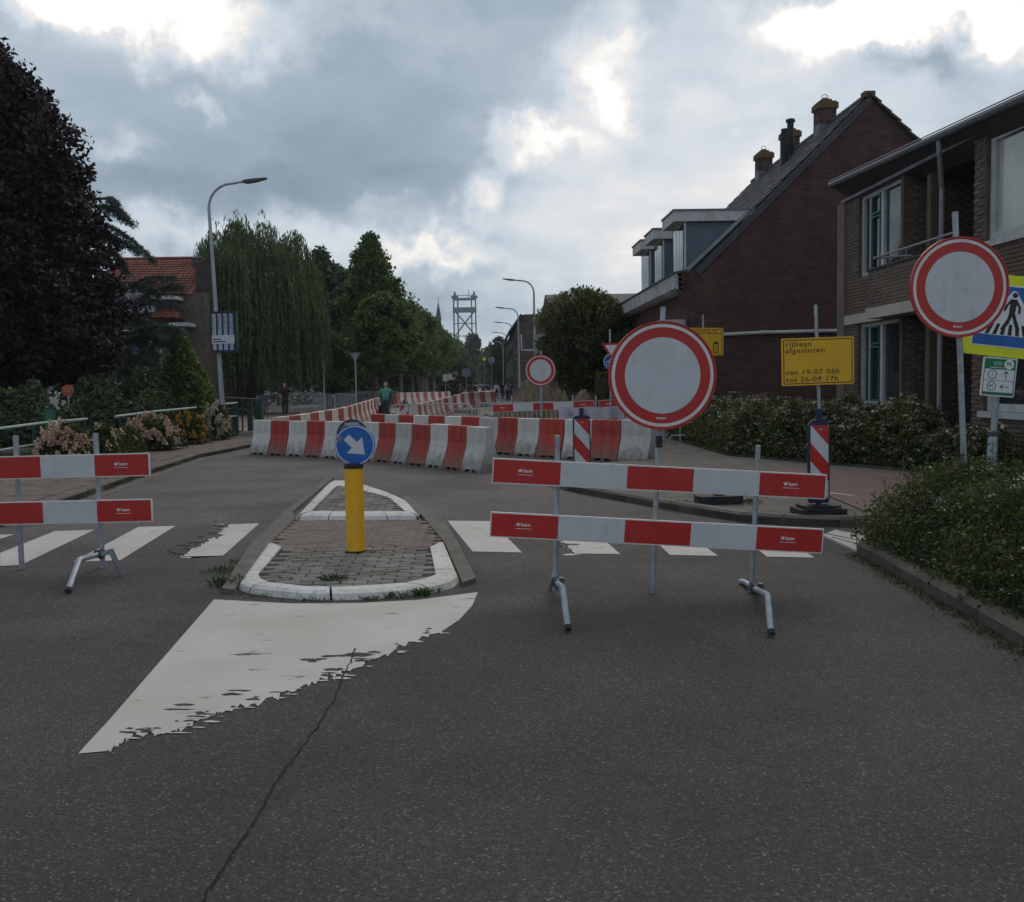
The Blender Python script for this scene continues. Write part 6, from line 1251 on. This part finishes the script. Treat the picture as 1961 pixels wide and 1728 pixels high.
# ------------------------------------------------------------------ shrubs, hedges, flowers
def edge_d(x, y, poly):
    m = 9
    for i in range(len(poly)):
        a, b = poly[i], poly[(i+1) % len(poly)]; dx, dy = b[0]-a[0], b[1]-a[1]; t = max(0, min(1, ((x-a[0])*dx+(y-a[1])*dy)/(dx*dx+dy*dy+1e-9))); m = min(m, math.hypot(x-a[0]-dx*t, y-a[1]-dy*t))
    return m
def hedge(name, label, cat, poly, H_, zb, n, ls, lm, fl=0, fmats=(PET,), fs=.03, seed=1, fall=.4, lump=.14, group=None, maxd=1.6, ffun=None):
    r = random.Random(seed); xs = [p[0] for p in poly]; ys = [p[1] for p in poly]; pts = []; fp = []; ph = [r.random()*6 for _ in range(6)]
    def hf(x, y, d): return H_*(min(1, d/fall)**.45)*(1+lump*(math.sin(2.7*x+ph[0])*math.sin(2.3*y+ph[1])+.6*math.sin(6.1*x+ph[2]+2*y)+.5*math.sin(7.3*y+ph[3])))
    while len(pts) < n:
        x, y = r.uniform(min(xs), max(xs)), r.uniform(min(ys), max(ys))
        if not inside(x, y, poly): continue
        d = edge_d(x, y, poly); 
        if d > maxd and r.random() < .75: continue
        h = hf(x, y, d); z = h*(1-r.random()**1.3*(1 if d < .35 else .45)); k = 9; 
        for j in range(k): pts.append((x+r.gauss(0, .055), y+r.gauss(0, .055), zb+max(.02, z+r.gauss(0, .035))))
        if len(fp) < fl and r.random() < fl*k/n*1.6 and z > h*.35: 
            if ffun is None or ffun(x, y): fp.append((x, y, zb+h*r.uniform(.88, 1.06) if d > .2 else zb+z+.02, r.random()))
    t = thing(name, label, cat, (sum(xs)/len(xs), sum(ys)/len(ys), zb), 0, group); leafmesh('foliage', pts, ls, lm, t, .5)
    # shoots that break the outline
    m_ = MB(); sh = []
    for k in range(int(n/400)+12):
        x, y = r.uniform(min(xs), max(xs)), r.uniform(min(ys), max(ys))
        if not inside(x, y, poly): continue
        d = edge_d(x, y, poly); h = hf(x, y, d); tip = Vector((x+r.gauss(0, .1), y+r.gauss(0, .1), zb+h+r.uniform(.02, .16))); m_.tube([(x, y, zb), tip], [.006, .002], 3)
        for j in range(8): q = Vector((x, y, zb+h*.7)).lerp(tip, j/7); sh.append((q.x+r.gauss(0, .02), q.y+r.gauss(0, .02), q.z))
    m_.build('shoots', BARK, t)
    if sh: leafmesh('shoot_leaves', sh, ls, lm, t, .5)
    if fp:
        for mi_, fm in enumerate(fmats):
            sub = [f for i, f in enumerate(fp) if i % len(fmats) == mi_]
            P_ = np.array([[f[0], f[1], f[2]] for f in sub]); cl = np.repeat(P_, 14, 0)+npr.normal(size=(len(P_)*14, 3))*np.array([fs, fs, fs*.5]); o = leafmesh('flowers', cl, fs*.42, fm, t, .8)
    return t
hedge('rose_bush', 'low green rose bush with small pale flowers at the right foreground edge', 'bush', [(3.42, 8.75), (3.42, 7.9), (3.34, 6.9), (3.28, 6.0), (3.29, 5.2), (3.35, 4.3), (6.5, 4.3), (6.5, 9.4), (4.5, 9.4)], .70, .06, 165000, .017, LROS, 330, (PET, mat('white_petal', (.6, .58, .48), .7, .1, 4, island=.2)), .022, 3, .5, .17)
PETP = mat('dusky_pink_petal', (.36, .17, .13), .8, .25, 3, island=.4, col2=(.34, .22, .15))
PETW = bpy.data.materials['white_petal']
hedge('rose_bush', 'long rose hedge with pink and cream flowers below the maroon gable', 'hedge', [(4.95, 25.5), (4.95, 19.3), (5.65, 17.8), (6.7, 15.7), (7.5, 13.6), (7.95, 13.6), (8.0, 21), (7.2, 25.5)], .88, .11, 120000, .034, LROS, 3600, (PETP, PETP, PET, PETW), .032, 5, .5, .16, maxd=1.3)
hedge('rose_bush', 'dark rose hedge under the lower right window of the brown flats', 'hedge', [(7.0, 12.4), (7.2, 11.6), (13, 11.3), (13, 13.4), (7.9, 13.4)], .78, .11, 30000, .034, LROS, 160, (PETP, PET), .03, 6, .5, .1)
# hydrangeas in the left bed: conical flower heads
def hydrangea(px0, px1, ytop, Y, z0, label, n, fm, seed, dy=1.2):
    r = random.Random(seed); x0, x1 = PY(px0, 800, Y).x, PY(px1, 800, Y).x; H_ = PY(px0, ytop, Y).z-z0; t = thing('hydrangea_bush', label, 'bush', ((x0+x1)/2, Y, z0), 0, 'flowering bushes in the left bed'); lv = []; fl = []
    w = (x1-x0)/2; cx_ = (x0+x1)/2
    for k in range(5200): a = r.random()*PI; u, v = math.cos(a)*r.random()**.4, r.uniform(-1, 1); hz = math.sqrt(max(0, 1-u*u))*math.sqrt(max(0, 1-v*v)); lv.append((cx_+u*w, Y+v*dy*.5, z0+.05+hz*(H_-.12)*r.random()**.45))
    leafmesh('foliage', lv, .05, LROS, t, .6); m_ = MB()
    for k in range(n):
        u, v = r.uniform(-1, .98), r.uniform(-1, .2); hz = math.sqrt(max(0, 1-u*u))**.7*math.sqrt(max(0, 1-v*v))**.5; zz_ = z0+hz*H_*r.uniform(.45, 1.0); c_ = Vector((cx_+u*w*1.04, Y+v*dy*.55-.1, zz_)); s_ = r.uniform(.7, 1.15); ax = Vector((r.gauss(0, .3), -abs(r.gauss(.25, .2)), 1)).normalized()
        for j in range(46): q = r.random(); rr = .062*s_*(1-q*.8); a = r.random()*6.28; fl.append(tuple(c_+ax*(.17*s_*q-.07)+Vector((rr*math.cos(a), rr*math.sin(a), r.gauss(0, .008)))))
        m_.tube([(cx_+u*w*.6, Y+v*.2, z0), c_], [.006, .004], 3)
    m_.build('stems', BARK, t); leafmesh('flower_heads', fl, .019, fm, t, .85)
hydrangea(85, 172, 803, 19.5, .1, 'pink hydrangea bush nearest the viewer behind the left barrier post', 95, PETH, 1)
hydrangea(165, 224, 806, 20.5, .1, 'small cream hydrangea bush between the two larger ones', 24, mat('cream_hydrangea', (.5, .42, .3), .8, .2, 2, island=.2), 2)
hydrangea(240, 345, 790, 24.5, .1, 'wide pink hydrangea bush in the middle of the left bed', 120, PETH, 3)
hydrangea(335, 398, 785, 27, .1, 'bush with orange yellow flowers beside the lamp post', 45, PETO, 4)
hydrangea(385, 442, 768, 29, .1, 'tall cream hydrangea bush at the foot of the poster lamp', 95, bpy.data.materials['cream_hydrangea'], 5)
hydrangea(222, 262, 812, 22.6, .1, 'dark low bush with few flowers between the hydrangeas', 8, PETH, 8)
for k, (x0, x1, y0, Y, lm, lb_) in enumerate(((300, 402, 675, 36, LGRN, 'bright green tall shrub left of the poster lamp'), (215, 320, 720, 33, LDRK, 'dark shrub behind the left railing'), (130, 230, 735, 31, LDRK, 'dark shrub below the copper beech'), (-60, 110, 760, 28, LDRK, 'dark hedge at the far left behind the railing'), (255, 300, 750, 30, LROS, 'dark mixed shrub touching the pale railing'), (120, 300, 770, 27.5, LDRK, 'low dark undergrowth behind the hydrangeas'))):
    a, b = PY(x0, 760, Y).x, PY(x1, 760, Y).x; H_ = PY(x0, y0, Y).z; hedge('shrub', lb_, 'shrub', [(a, Y-.9), (b, Y-.9), (b+.2, Y), (b, Y+1), (a, Y+1), (a-.2, Y)], H_, .05, 26000 if k else 30000, .06, lm, 0, seed=10+k, fall=.8, lump=.16, group='shrubs behind the left railing')
hedge('hedge', 'tall dark hedge far behind the copper beech trunk', 'hedge', [(-34, 46), (-15, 46), (-15, 49), (-34, 49)], 4.4, 0, 26000, .14, LDRK, 0, seed=61, fall=1., lump=.12)
g1 = hedge('ornamental_grass', 'tuft of green grass at the end of the left flower bed', 'grass tuft', [(-8.9, 30.3), (-8.0, 30.3), (-8.0, 31.2), (-8.9, 31.2)], .35, .1, 4000, .05, LGRN, seed=30)
for k, (x0, x1, y0, Y, lm, lb_) in enumerate(((630, 690, 722, 74, LDRK, 'brown green shrub right of the white pole'), (430, 760, 690, 92, LDRK, 'dark hedge behind the rear crowd gates'), (800, 905, 700, 150, LDRK, 'dark undergrowth below the street trees'), (840, 880, 722, 84, LROS, 'brown verge shrub by the white board'), (690, 800, 690, 105, LDRK, 'dark background hedge below the pointed trees'))):
    a, b = PY(x0, 760, Y).x, PY(x1, 760, Y).x; H_ = PY(x0, y0, Y).z; hedge('shrub', lb_, 'shrub', [(a, Y-1), (b, Y-1), (b, Y+2), (a, Y+2)], H_, 0, 26000, .15, lm, 0, seed=40+k, fall=1., lump=.14)
pts = []
for k in range(9000):
    x = rnd.uniform(-260, 260); 
    if abs(x) < 9: continue
    y = 560+rnd.uniform(-30, 60); h = 9+3*math.sin(x*.07)+2*math.sin(x*.21+1)+rnd.gauss(0, 1); 
    for j in range(9): pts.append((x+rnd.gauss(0, 1.6), y, max(.5, h*rnd.random()**.5+rnd.gauss(0, .5))))
o = leafmesh('distant_trees', pts, .9, LDRK); o['kind'] = 'stuff'
# low grass verge left
gm = MB()
for k in range(500): x = rnd.uniform(-13, -9.2); gm.add(*tuft((x, rnd.uniform(17, 24), .1), 12, .16, .15))
gm.build('verge_grass', GRASSM, kind='stuff')

# ------------------------------------------------------------------ railings, posts, small signs at the left
PG = mat('pale_green_paint', (.30, .38, .36), .5, .2, 6); DG = mat('dark_green_paint', (.008, .04, .03), .5, .2, 6)
def rail(pts, label, low=True, pm=PG, posts=()):
    P_ = [PY(x, y, Y) for x, y, Y in pts]; t = thing('railing', label, 'railing', (P_[0].x, P_[0].y, 0), 0, 'railings along the left bed'); MB().tube(P_, .032, 8).build('top_rail', pm, t)
    if low: MB().tube([p-Vector((0, 0, .42)) for p in P_], .024, 8).build('lower_rail', pm, t)
    for f in posts: p = P_[0].lerp(P_[-1], f); MB().tube([(p.x, p.y, 0), p], .035, 8).build('post', DG, t)
rail(((-60, 829, 18.2), (0, 821, 19), (85, 810, 20.7), (166, 803, 22)), 'nearest pale green railing behind the hydrangeas at the left', True, PG, (.0, .5, .98))
rail(((221, 798, 23.5), (300, 788, 26), (375, 781, 28.5)), 'middle pale green railing above the wide pink hydrangea', False, PG, (.05, .5, .95))
rail(((430, 774, 31), (454, 772, 32)), 'short pale green railing end by the poster lamp', True, PG, (.0, .95))
for k, (px, y0, Y) in enumerate(((449, 772, 32), (478, 770, 37), (495, 768, 33.5))):
    p = PY(px, y0, Y); t = thing('green_post', ('dark green square post at the end of the railing', 'slimmer dark green post between two others', 'dark green square post beside the front barrier row')[k], 'post', (p.x, Y, 0), 0, 'dark green posts'); w_ = .09 if k != 2 else .13
    MB().box2((p.x-w_, Y-w_, 0), (p.x+w_, Y+w_, p.z-.02)).build('shaft', DG, t); MB().box2((p.x-w_-.02, Y-w_-.02, p.z-.02), (p.x+w_+.02, Y+w_+.02, p.z+.02)).build('cap', DG, t)
rail(((430, 762, 37), (495, 765, 37.5)), 'thin dark green railing behind the green posts', True, DG, (.0, .5, 1))
p = PY(95, 783, 26); t = thing('utility_cabinet', 'small green utility box in front of the dark hedge at the left', 'utility box', (p.x, 26, 0)); MB().box2((p.x-.1, 25.9, 0), (p.x+.1, 26.1, p.z)).build('body', mat('cabinet_green', (.03, .13, .08), .5, .1, 4), t); MB().box2((p.x-.12, 25.88, p.z), (p.x+.12, 26.12, p.z+.03)).build('lid', DG, t)
p = PY(129, 748, 29.); t = thing('road_sign', 'small faded orange round sign under the copper beech', 'road sign', (p.x, 29, 0)); fr = Pl(p, (1, 0, 0), (0, 0, 1)); m_ = MB(); fr.disc(m_, 0, 0, .17, -.01, .02, n=24); o = m_.build('sign_plate', mat('faded_orange', (.42, .10, .05), .6, .2, 9), t); m_ = MB(); fr.rect(m_, -.1, .02, .1, .05, .01, .002); fr.rect(m_, -.08, -.05, .08, -.02, .01, .002); m_.build('print', mat('pale_print', (.5, .25, .2), .6, .1, 9), o); MB().tube([(p.x, 29.03, 0), (p.x, 29.03, p.z)], .02, 6).build('post', GALV, t)
for (px, y0, Y, lb_) in ((136, 690, 34, 'thin white pole under the copper beech'), (617, 632, 62, 'thin white pole right of the willow')):
    p = PY(px, y0, Y); t = thing('white_pole', lb_, 'pole', (p.x, Y, 0)); MB().tube([(p.x, Y, 0), (p.x, Y, p.z)], .05, 8).build('shaft', WPR, t); MB().lathe([(.06, 0), (.07, .04), (.02, .09)], (p.x, Y, p.z), 8).build('finial', WPR, t)
# white board and sign backs down the street
p = PY(858, 724, 72); t = thing('notice_board', 'white two panel notice board left of the black-shirted cyclist', 'notice board', (p.x, 72, 0)); fr = Pl(p, (1, 0, 0), (0, 0, 1))
for s_ in (-1, 1): m_ = MB(); fr.rect(m_, s_*.2-.185, -.25, s_*.2+.185, .27, -.02, .03); m_.build('panel', mat('board_white', (.5, .48, .45), .6, .1, 5) if s_ < 0 else bpy.data.materials['board_white'], t); MB().tube([(p.x+s_*.2, 72.03, 0), (p.x+s_*.2, 72.03, p.z)], .025, 6).build('post', GALV, t)
SBK = mat('sign_back', (.20, .22, .23), .6, .1, 5)
for k, (px, py, Y, r_, lb_) in enumerate(((893, 714, 95, .45, 'large round grey sign back in the distance left of the parked car'), (872, 716, 100, .3, 'small grey sign back next to the notice board'), (941, 690, 130, .5, 'pale round sign above the far traffic'), (927, 688, 150, .28, 'fluorescent green sign at the far end of the trees'))):
    p = PY(px, py, Y); t = thing('road_sign', lb_, 'road sign', (p.x, Y, 0)); fr = Pl(p, (1, 0, 0), (0, 0, 1)); m_ = MB(); fr.disc(m_, 0, 0, r_, -.02, .04, n=20); m_.build('sign_plate', SBK if k < 3 else FLU, t); MB().tube([(p.x, Y+.04, 0), (p.x, Y+.04, p.z)], .04, 6).build('post', GALV, t)

# ------------------------------------------------------------------ people and bicycles
def skin(name, verts, edges, radii, m, parent, sub=1, root=0):
    me = bpy.data.meshes.new(name); me.from_pydata([tuple(v) for v in verts], edges, []); me.update(); o = bpy.data.objects.new(name, me); COL.objects.link(o)
    o.modifiers.new('s', 'SKIN'); lay = me.skin_vertices[0].data
    for i, r in enumerate(radii): lay[i].radius = (r, r) if not isinstance(r, tuple) else r; lay[i].use_root = (i == root)
    sb = o.modifiers.new('u', 'SUBSURF'); sb.levels = sub; sb.render_levels = sub
    dg = bpy.context.evaluated_depsgraph_get(); m2 = bpy.data.meshes.new_from_object(o.evaluated_get(dg)); bpy.data.objects.remove(o); bpy.data.meshes.remove(me)
    m2.materials.clear(); m2.materials.append(m); m2.name = name; m2.polygons.foreach_set('use_smooth', np.ones(len(m2.polygons), dtype=bool)); m2.update(); return link(name, m2, parent)
def person(label, loc, rz, J, shirt, trousers, hair, long_hair=False, sleeve=.55, group=None):
    """J: hip, chest, neck, head, and pairs sh, el, ha, hp, kn, an, toe given (left, right)"""
    t = thing('person', label, 'person', loc, rz, group); V = []; E_ = []; R_ = []
    def a(p, r): V.append(Vector(p)); R_.append(r); return len(V)-1
    hip = a(J['hip'], .085); ch = a(J['chest'], (.09, .07)); nk = a(J['neck'], .055); hd0 = a(Vector(J['head'])-Vector((0, 0, .08)), .075); hd = a(Vector(J['head'])+Vector((0, 0, .03)), .092); ht = a(Vector(J['head'])+Vector((0, 0, .1)), .06); E_ += [(hip, ch), (ch, nk), (nk, hd0), (hd0, hd), (hd, ht)]
    for s in (0, 1):
        sh = a(J['sh'][s], .05); el = a(J['el'][s], .042); ha = a(J['ha'][s], .028); d = (Vector(J['ha'][s])-Vector(J['el'][s])).normalized(); pm = a(Vector(J['ha'][s])+d*.06, (.035, .02)); E_ += [(ch, sh), (sh, el), (el, ha), (ha, pm)]
        side = d.cross(Vector((0, 1, .2))).normalized()
        for f, ln in ((-1.5, .05), (-.5, .065), (.5, .06), (1.5, .045)): b_ = a(Vector(J['ha'][s])+d*.1+side*f*.016, .009); c_ = a(Vector(J['ha'][s])+d*(.1+ln)+side*f*.018+Vector((0, .012, 0)), .007); E_ += [(pm, b_), (b_, c_)]
        th = a(Vector(J['ha'][s])+d*.06+side*.045, .010); E_ += [(pm, th)]
        kn = a(J['kn'][s], .055); an = a(J['an'][s], .038); hp_ = a(J['hp'][s], .07); to = a(J['toe'][s], .03); E_ += [(hip, hp_), (hp_, kn), (kn, an), (an, to)]
    skin('body', V, E_, R_, SKIN, t)
    def L2(p, q, f): return Vector(p).lerp(Vector(q), f)
    V = [Vector(J['hip'])+Vector((0, 0, -.02)), L2(J['hip'], J['chest'], .5), Vector(J['chest']), L2(J['chest'], J['neck'], .7)]; E_ = [(0, 1), (1, 2), (2, 3)]; R_ = [(.165, .125), (.155, .12), (.185, .14), .085]
    for s in (0, 1): b_ = len(V); V += [Vector(J['sh'][s]), L2(J['sh'][s], J['el'][s], .5), L2(J['sh'][s], J['el'][s], .5+sleeve*.5)]; R_ += [.08, .07, .068]; E_ += [(2, b_), (b_, b_+1), (b_+1, b_+2)]
    skin('shirt', V, E_, R_, shirt, t)
    V = [Vector(J['hip'])]; E_ = []; R_ = [.15]
    for s in (0, 1): b_ = len(V); V += [Vector(J['hp'][s]), Vector(J['kn'][s]), L2(J['kn'][s], J['an'][s], .95)]; R_ += [.105, .075, .06]; E_ += [(0, b_), (b_, b_+1), (b_+1, b_+2)]
    skin('trousers', V, E_, R_, trousers, t)
    for s in (0, 1): skin('shoe', [Vector(J['an'][s])+Vector((0, 0, -.02)), L2(J['an'][s], J['toe'][s], .5)-Vector((0, 0, .01)), Vector(J['toe'][s])], [(0, 1), (1, 2)], [.05, .045, .035], BLKC, t)
    H_ = Vector(J['head']); f_ = Vector(J.get('face', (0, -1, 0))); V = [H_+Vector((0, 0, .12))-f_*.01, H_-f_*.045+Vector((0, 0, .06)), H_-f_*.05+Vector((0, 0, -.04))]; E_ = [(0, 1), (1, 2)]; R_ = [(.085, .085), (.10, .09), (.075, .06)]
    sd_ = f_.cross(Vector((0, 0, 1)))
    if long_hair:
        for s in (-1, 1): b_ = len(V); V += [H_+sd_*s*.08+Vector((0, 0, .05)), H_+sd_*s*.095+Vector((0, 0, -.08)), H_+sd_*s*.09+Vector((0, 0, -.2))]; R_ += [.04, .038, .025]; E_ += [(1, b_), (b_, b_+1), (b_+1, b_+2)]
    skin('hair', V, E_, R_, hair, t)
    m_ = MB()
    for s in (-1, 1): m_.box(H_+f_*.088+sd_*s*.032+Vector((0, 0, .012)), (.018, .012, .01))
    m_.build('eyes', INK, t, local=True); m_ = MB(); m_.prism([H_+f_*.085+Vector((0, 0, .01)), H_+f_*.112+Vector((0, 0, -.03)), H_+f_*.085+Vector((0, 0, -.035))], sd_*.016); m_.build('nose', SKIN, t, local=True); m_ = MB(); m_.box(H_+f_*.085+Vector((0, 0, -.062)), (.04, .01, .008) if abs(f_.y) > .5 else (.01, .04, .008)); m_.build('mouth', mat('lips', (.25, .08, .07), .6, .1, 9) if 'lips' not in bpy.data.materials else bpy.data.materials['lips'], t, local=True)
    return t
p = G(545, 799, .03)
YPm = 50.; p = PY(547, 799, YPm)
JS = dict(hip=(0, 0, .95), chest=(0, 0, 1.3), neck=(0, 0, 1.48), head=(-.01, -.02, 1.62), face=(0, -1, 0), sh=((-.19, 0, 1.42), (.19, 0, 1.42)), el=((-.31, .04, 1.16), (.33, .04, 1.18)), ha=((-.2, -.04, .98), (.2, -.04, .98)), hp=((-.09, 0, .9), (.09, 0, .9)), kn=((-.09, -.03, .5), (.08, -.05, .5)), an=((-.09, 0, .09), (.06, 0, .09)), toe=((-.12, -.14, .04), (.09, -.14, .04)))
person('person standing in black T-shirt and dark trousers with hands at the hips', (p.x, YPm, max(0, p.z)), .12, JS, BLKC, mat('charcoal_cloth', (.022, .024, .03), .9, .2, 15), HAIRB, True)
def wheel(mb, y, r=.34, w=.02):
    n = 20; mb.tube([(0, y+r*math.cos(2*PI*k/n), r+r*math.sin(2*PI*k/n)) for k in range(n+1)], w, 5, cap=False)
def bicycle(label, loc, rz, group=None, col=BLKC):
    t = thing('bicycle', label, 'bicycle', loc, rz, group)
    for y in (-.5, .56):
        m_ = MB(); wheel(m_, y); w_ = m_.build('wheel', BLK, t, local=True); m_ = MB()
        for k in range(10): a_ = k*PI/5; m_.tube([(0, y, .34), (0, y+.33*math.cos(a_), .34+.33*math.sin(a_))], .003, 3)
        m_.build('spokes', GALV, w_, local=True)
    m_ = MB()
    for a_, b_ in (((0, -.5, .34), (0, -.02, .3)), ((0, -.02, .3), (0, -.18, .85)), ((0, -.5, .34), (0, -.16, .78)), ((0, -.02, .3), (0, .36, .85)), ((0, .56, .34), (0, .36, .95)), ((0, -.1, .55), (0, .37, .82))): m_.tube([a_, b_], .018, 6)
    m_.build('frame', col, t, local=True); MB().tube([(-.28, .22, 1.03), (-.2, .34, 1.05), (0, .36, 1.0), (.2, .34, 1.05), (.28, .22, 1.03)], .014, 6).build('handlebar', BLK, t, local=True)
    MB().prism([(-.09, -.3, .93), (.09, -.3, .93), (.03, 0, .93), (-.03, 0, .93)], (0, 0, .05)).build('saddle', BLK, t, local=True); MB().box((0, -.5, .72), (.14, .4, .02)).tube([(0, -.5, .34), (0, -.5, .72)], .01, 4).build('rack', BLK, t, local=True)
    MB().tube([(-.14, .02, .18), (.14, -.05, .42)], .012, 5).build('pedals', BLK, t, local=True); MB().box((0, -.72, .6), (.05, .02, .04)).build('rear_light', RED, t, local=True); return t
JC = dict(hip=(0, -.17, 1.02), chest=(0, -.02, 1.36), neck=(0, .06, 1.53), head=(0, .1, 1.67), face=(0, 1, 0), sh=((-.2, .02, 1.46), (.2, .02, 1.46)), el=((-.34, .14, 1.22), (.34, .14, 1.22)), ha=((-.28, .24, 1.07), (.28, .24, 1.07)), hp=((-.1, -.15, .96), (.1, -.15, .96)), kn=((-.12, .26, .72), (.12, .2, .84)), an=((-.13, .03, .27), (.13, -.02, .5)), toe=((-.13, .14, .2), (.13, .1, .43)))
YC1 = 45.; zc1 = PY(739, 733, YC1).z-1.80; x1 = PY(739, 770, YC1).x
bicycle('black bicycle ridden away by the cyclist in teal', (x1, YC1, zc1), .0)
person('cyclist with short grey hair in a teal patterned shirt and jeans riding away', (x1, YC1, zc1), .0, JC, TEALC, JEAN, HAIRG)
t = thing('pannier_bag', 'dark pannier bag hanging on the left of the teal cyclist bicycle rack', 'bag', (x1-.2, YC1-.5, zc1+.4)); MB().box((x1-.2, YC1-.5, zc1+.56), (.17, .34, .34)).build('bag_body', mat('dark_maroon_cloth', (.03, .01, .014), .8, .2, 9), t); MB().box((x1-.2, YC1-.5, zc1+.745), (.19, .36, .03)).build('flap', BLKC, t)
YC2 = 50.; zc2 = PY(867, 716, YC2).z-1.82; x2 = PY(869, 740, YC2).x
bicycle('dark bicycle under the rider in the black T-shirt', (x2, YC2, zc2), -.2); person('cyclist with dark hair in a black T-shirt seen from behind among the barrier blocks', (x2, YC2, zc2), -.2, JC, BLKC, mat('navy_cloth', (.015, .018, .03), .9, .2, 15), BLKC, sleeve=.2)
MB().box2((x2-1.2, YC2-1.5, -.02), (x2+1.2, YC2+2.5, zc2)).build('sand_bank', SAND, kind='structure')
# far people and bicycles on the right
for k, (px, Y, sh_) in enumerate(((951, 105, WHT), (962, 98, BLKC), (971, 92, WHT), (979, 88, JEAN))):
    x = PY(px, 735, Y).x; person(('person in pale top at the far right pavement, leftmost of four', 'person in black on the far right pavement', 'person in white top by the far lamp posts', 'person in blue at the foot of the far lamp posts')[k], (x, Y, 0), .5*k, JS, sh_, BLKC, HAIRB)
for k, (px, Y) in enumerate(((955, 86), (966, 82), (975, 78))): bicycle(('leftmost', 'middle', 'rightmost')[k]+' of the three bicycles parked by the far lamp posts', (PY(px, 740, Y).x, Y, 0), 1.2+.2*k, 'parked bicycles')

# ------------------------------------------------------------------ far vehicles
def car(label, loc, col, van=False, rz=0.):
    t = thing('parked_car' if not van else 'delivery_van', label, 'van' if van else 'car', loc, rz); L2, W2 = (2.6, .98) if van else (2.1, .88); hb = 1.0 if not van else 1.1; ht = 2.3 if van else 1.45
    prof = [(-L2, .35), (-L2, .85), (-L2+.25, hb), (-L2+.7 if not van else -L2+.15, ht-.05), (L2-1.5 if not van else L2-.9, ht), (L2-.8, hb), (L2-.05, .8), (L2, .4)] if not van else [(-L2, .35), (-L2, ht-.1), (-L2+.1, ht), (L2-1.4, ht), (L2-.8, 1.3), (L2-.05, 1.05), (L2, .4)]
    m_ = MB(); m_.prism([(-W2, y, z) for y, z in prof], (2*W2, 0, 0)); m_.build('body', mat('car_paint_'+str(len(bpy.data.materials)), col, .25, .05, 3, metal=.2), t, local=True)
    m_ = MB(); m_.box((0, -L2+.35 if not van else -L2-.005, (hb+ht)/2-.02), (1.4, .02 if van else .5, (ht-hb)*.7)); m_.build('rear_window', GLS, t, local=True)
    for sx in (-1, 1):
        m_ = MB(); m_.box((sx*(W2+.004), -.1, (hb+ht)/2), (.02, 2.0, (ht-hb)*.55)); m_.build('side_window', GLS, t, local=True)
        for y in (-L2*.62, L2*.62): m_ = MB(); m_.tube([(sx*(W2-.16), y, .32), (sx*(W2+.02), y, .32)], .32, 14); m_.build('wheel', BLK, t, local=True)
        m_ = MB(); m_.box((sx*W2*.82, -L2-.01, .8), (.2, .04, .14)); m_.build('tail_light', RED, t, local=True)
    m_ = MB(); m_.box((0, -L2-.012, .62), (.5, .02, .11)); m_.build('number_plate', YELS, t, local=True)
for px, Y, c_, vn, lb_ in ((905, 165, (.02, .025, .03), False, 'dark car parked on the far street below the lift bridge'), (930, 190, (.03, .035, .04), False, 'dark grey car farther down the street'), (918, 230, (.3, .32, .33), False, 'light grey car between the two dark cars'), (936, 215, (.01, .03, .12), True, 'dark blue van at the far end of the street')):
    car(lb_, (PY(px, 735, Y).x, Y, 0), c_, vn)
# thin air between the street and the far end
hm = bpy.data.materials.new('haze'); hm.use_nodes = True; ht_ = hm.node_tree; ht_.nodes.clear(); ho = ht_.nodes.new('ShaderNodeOutputMaterial'); hv = ht_.nodes.new('ShaderNodeVolumePrincipled')
hv.inputs['Color'].default_value = (.86, .9, .95, 1); hv.inputs['Density'].default_value = .0003; ht_.links.new(hv.outputs[0], ho.inputs['Volume'])
MB().box2((-930, -60, -1), (930, 1530, 47)).build('haze', hm, kind='stuff')
# prototypes that were never placed are removed
for o in list(S.objects):
    if o.get('label') == 'x': bpy.data.objects.remove(o)
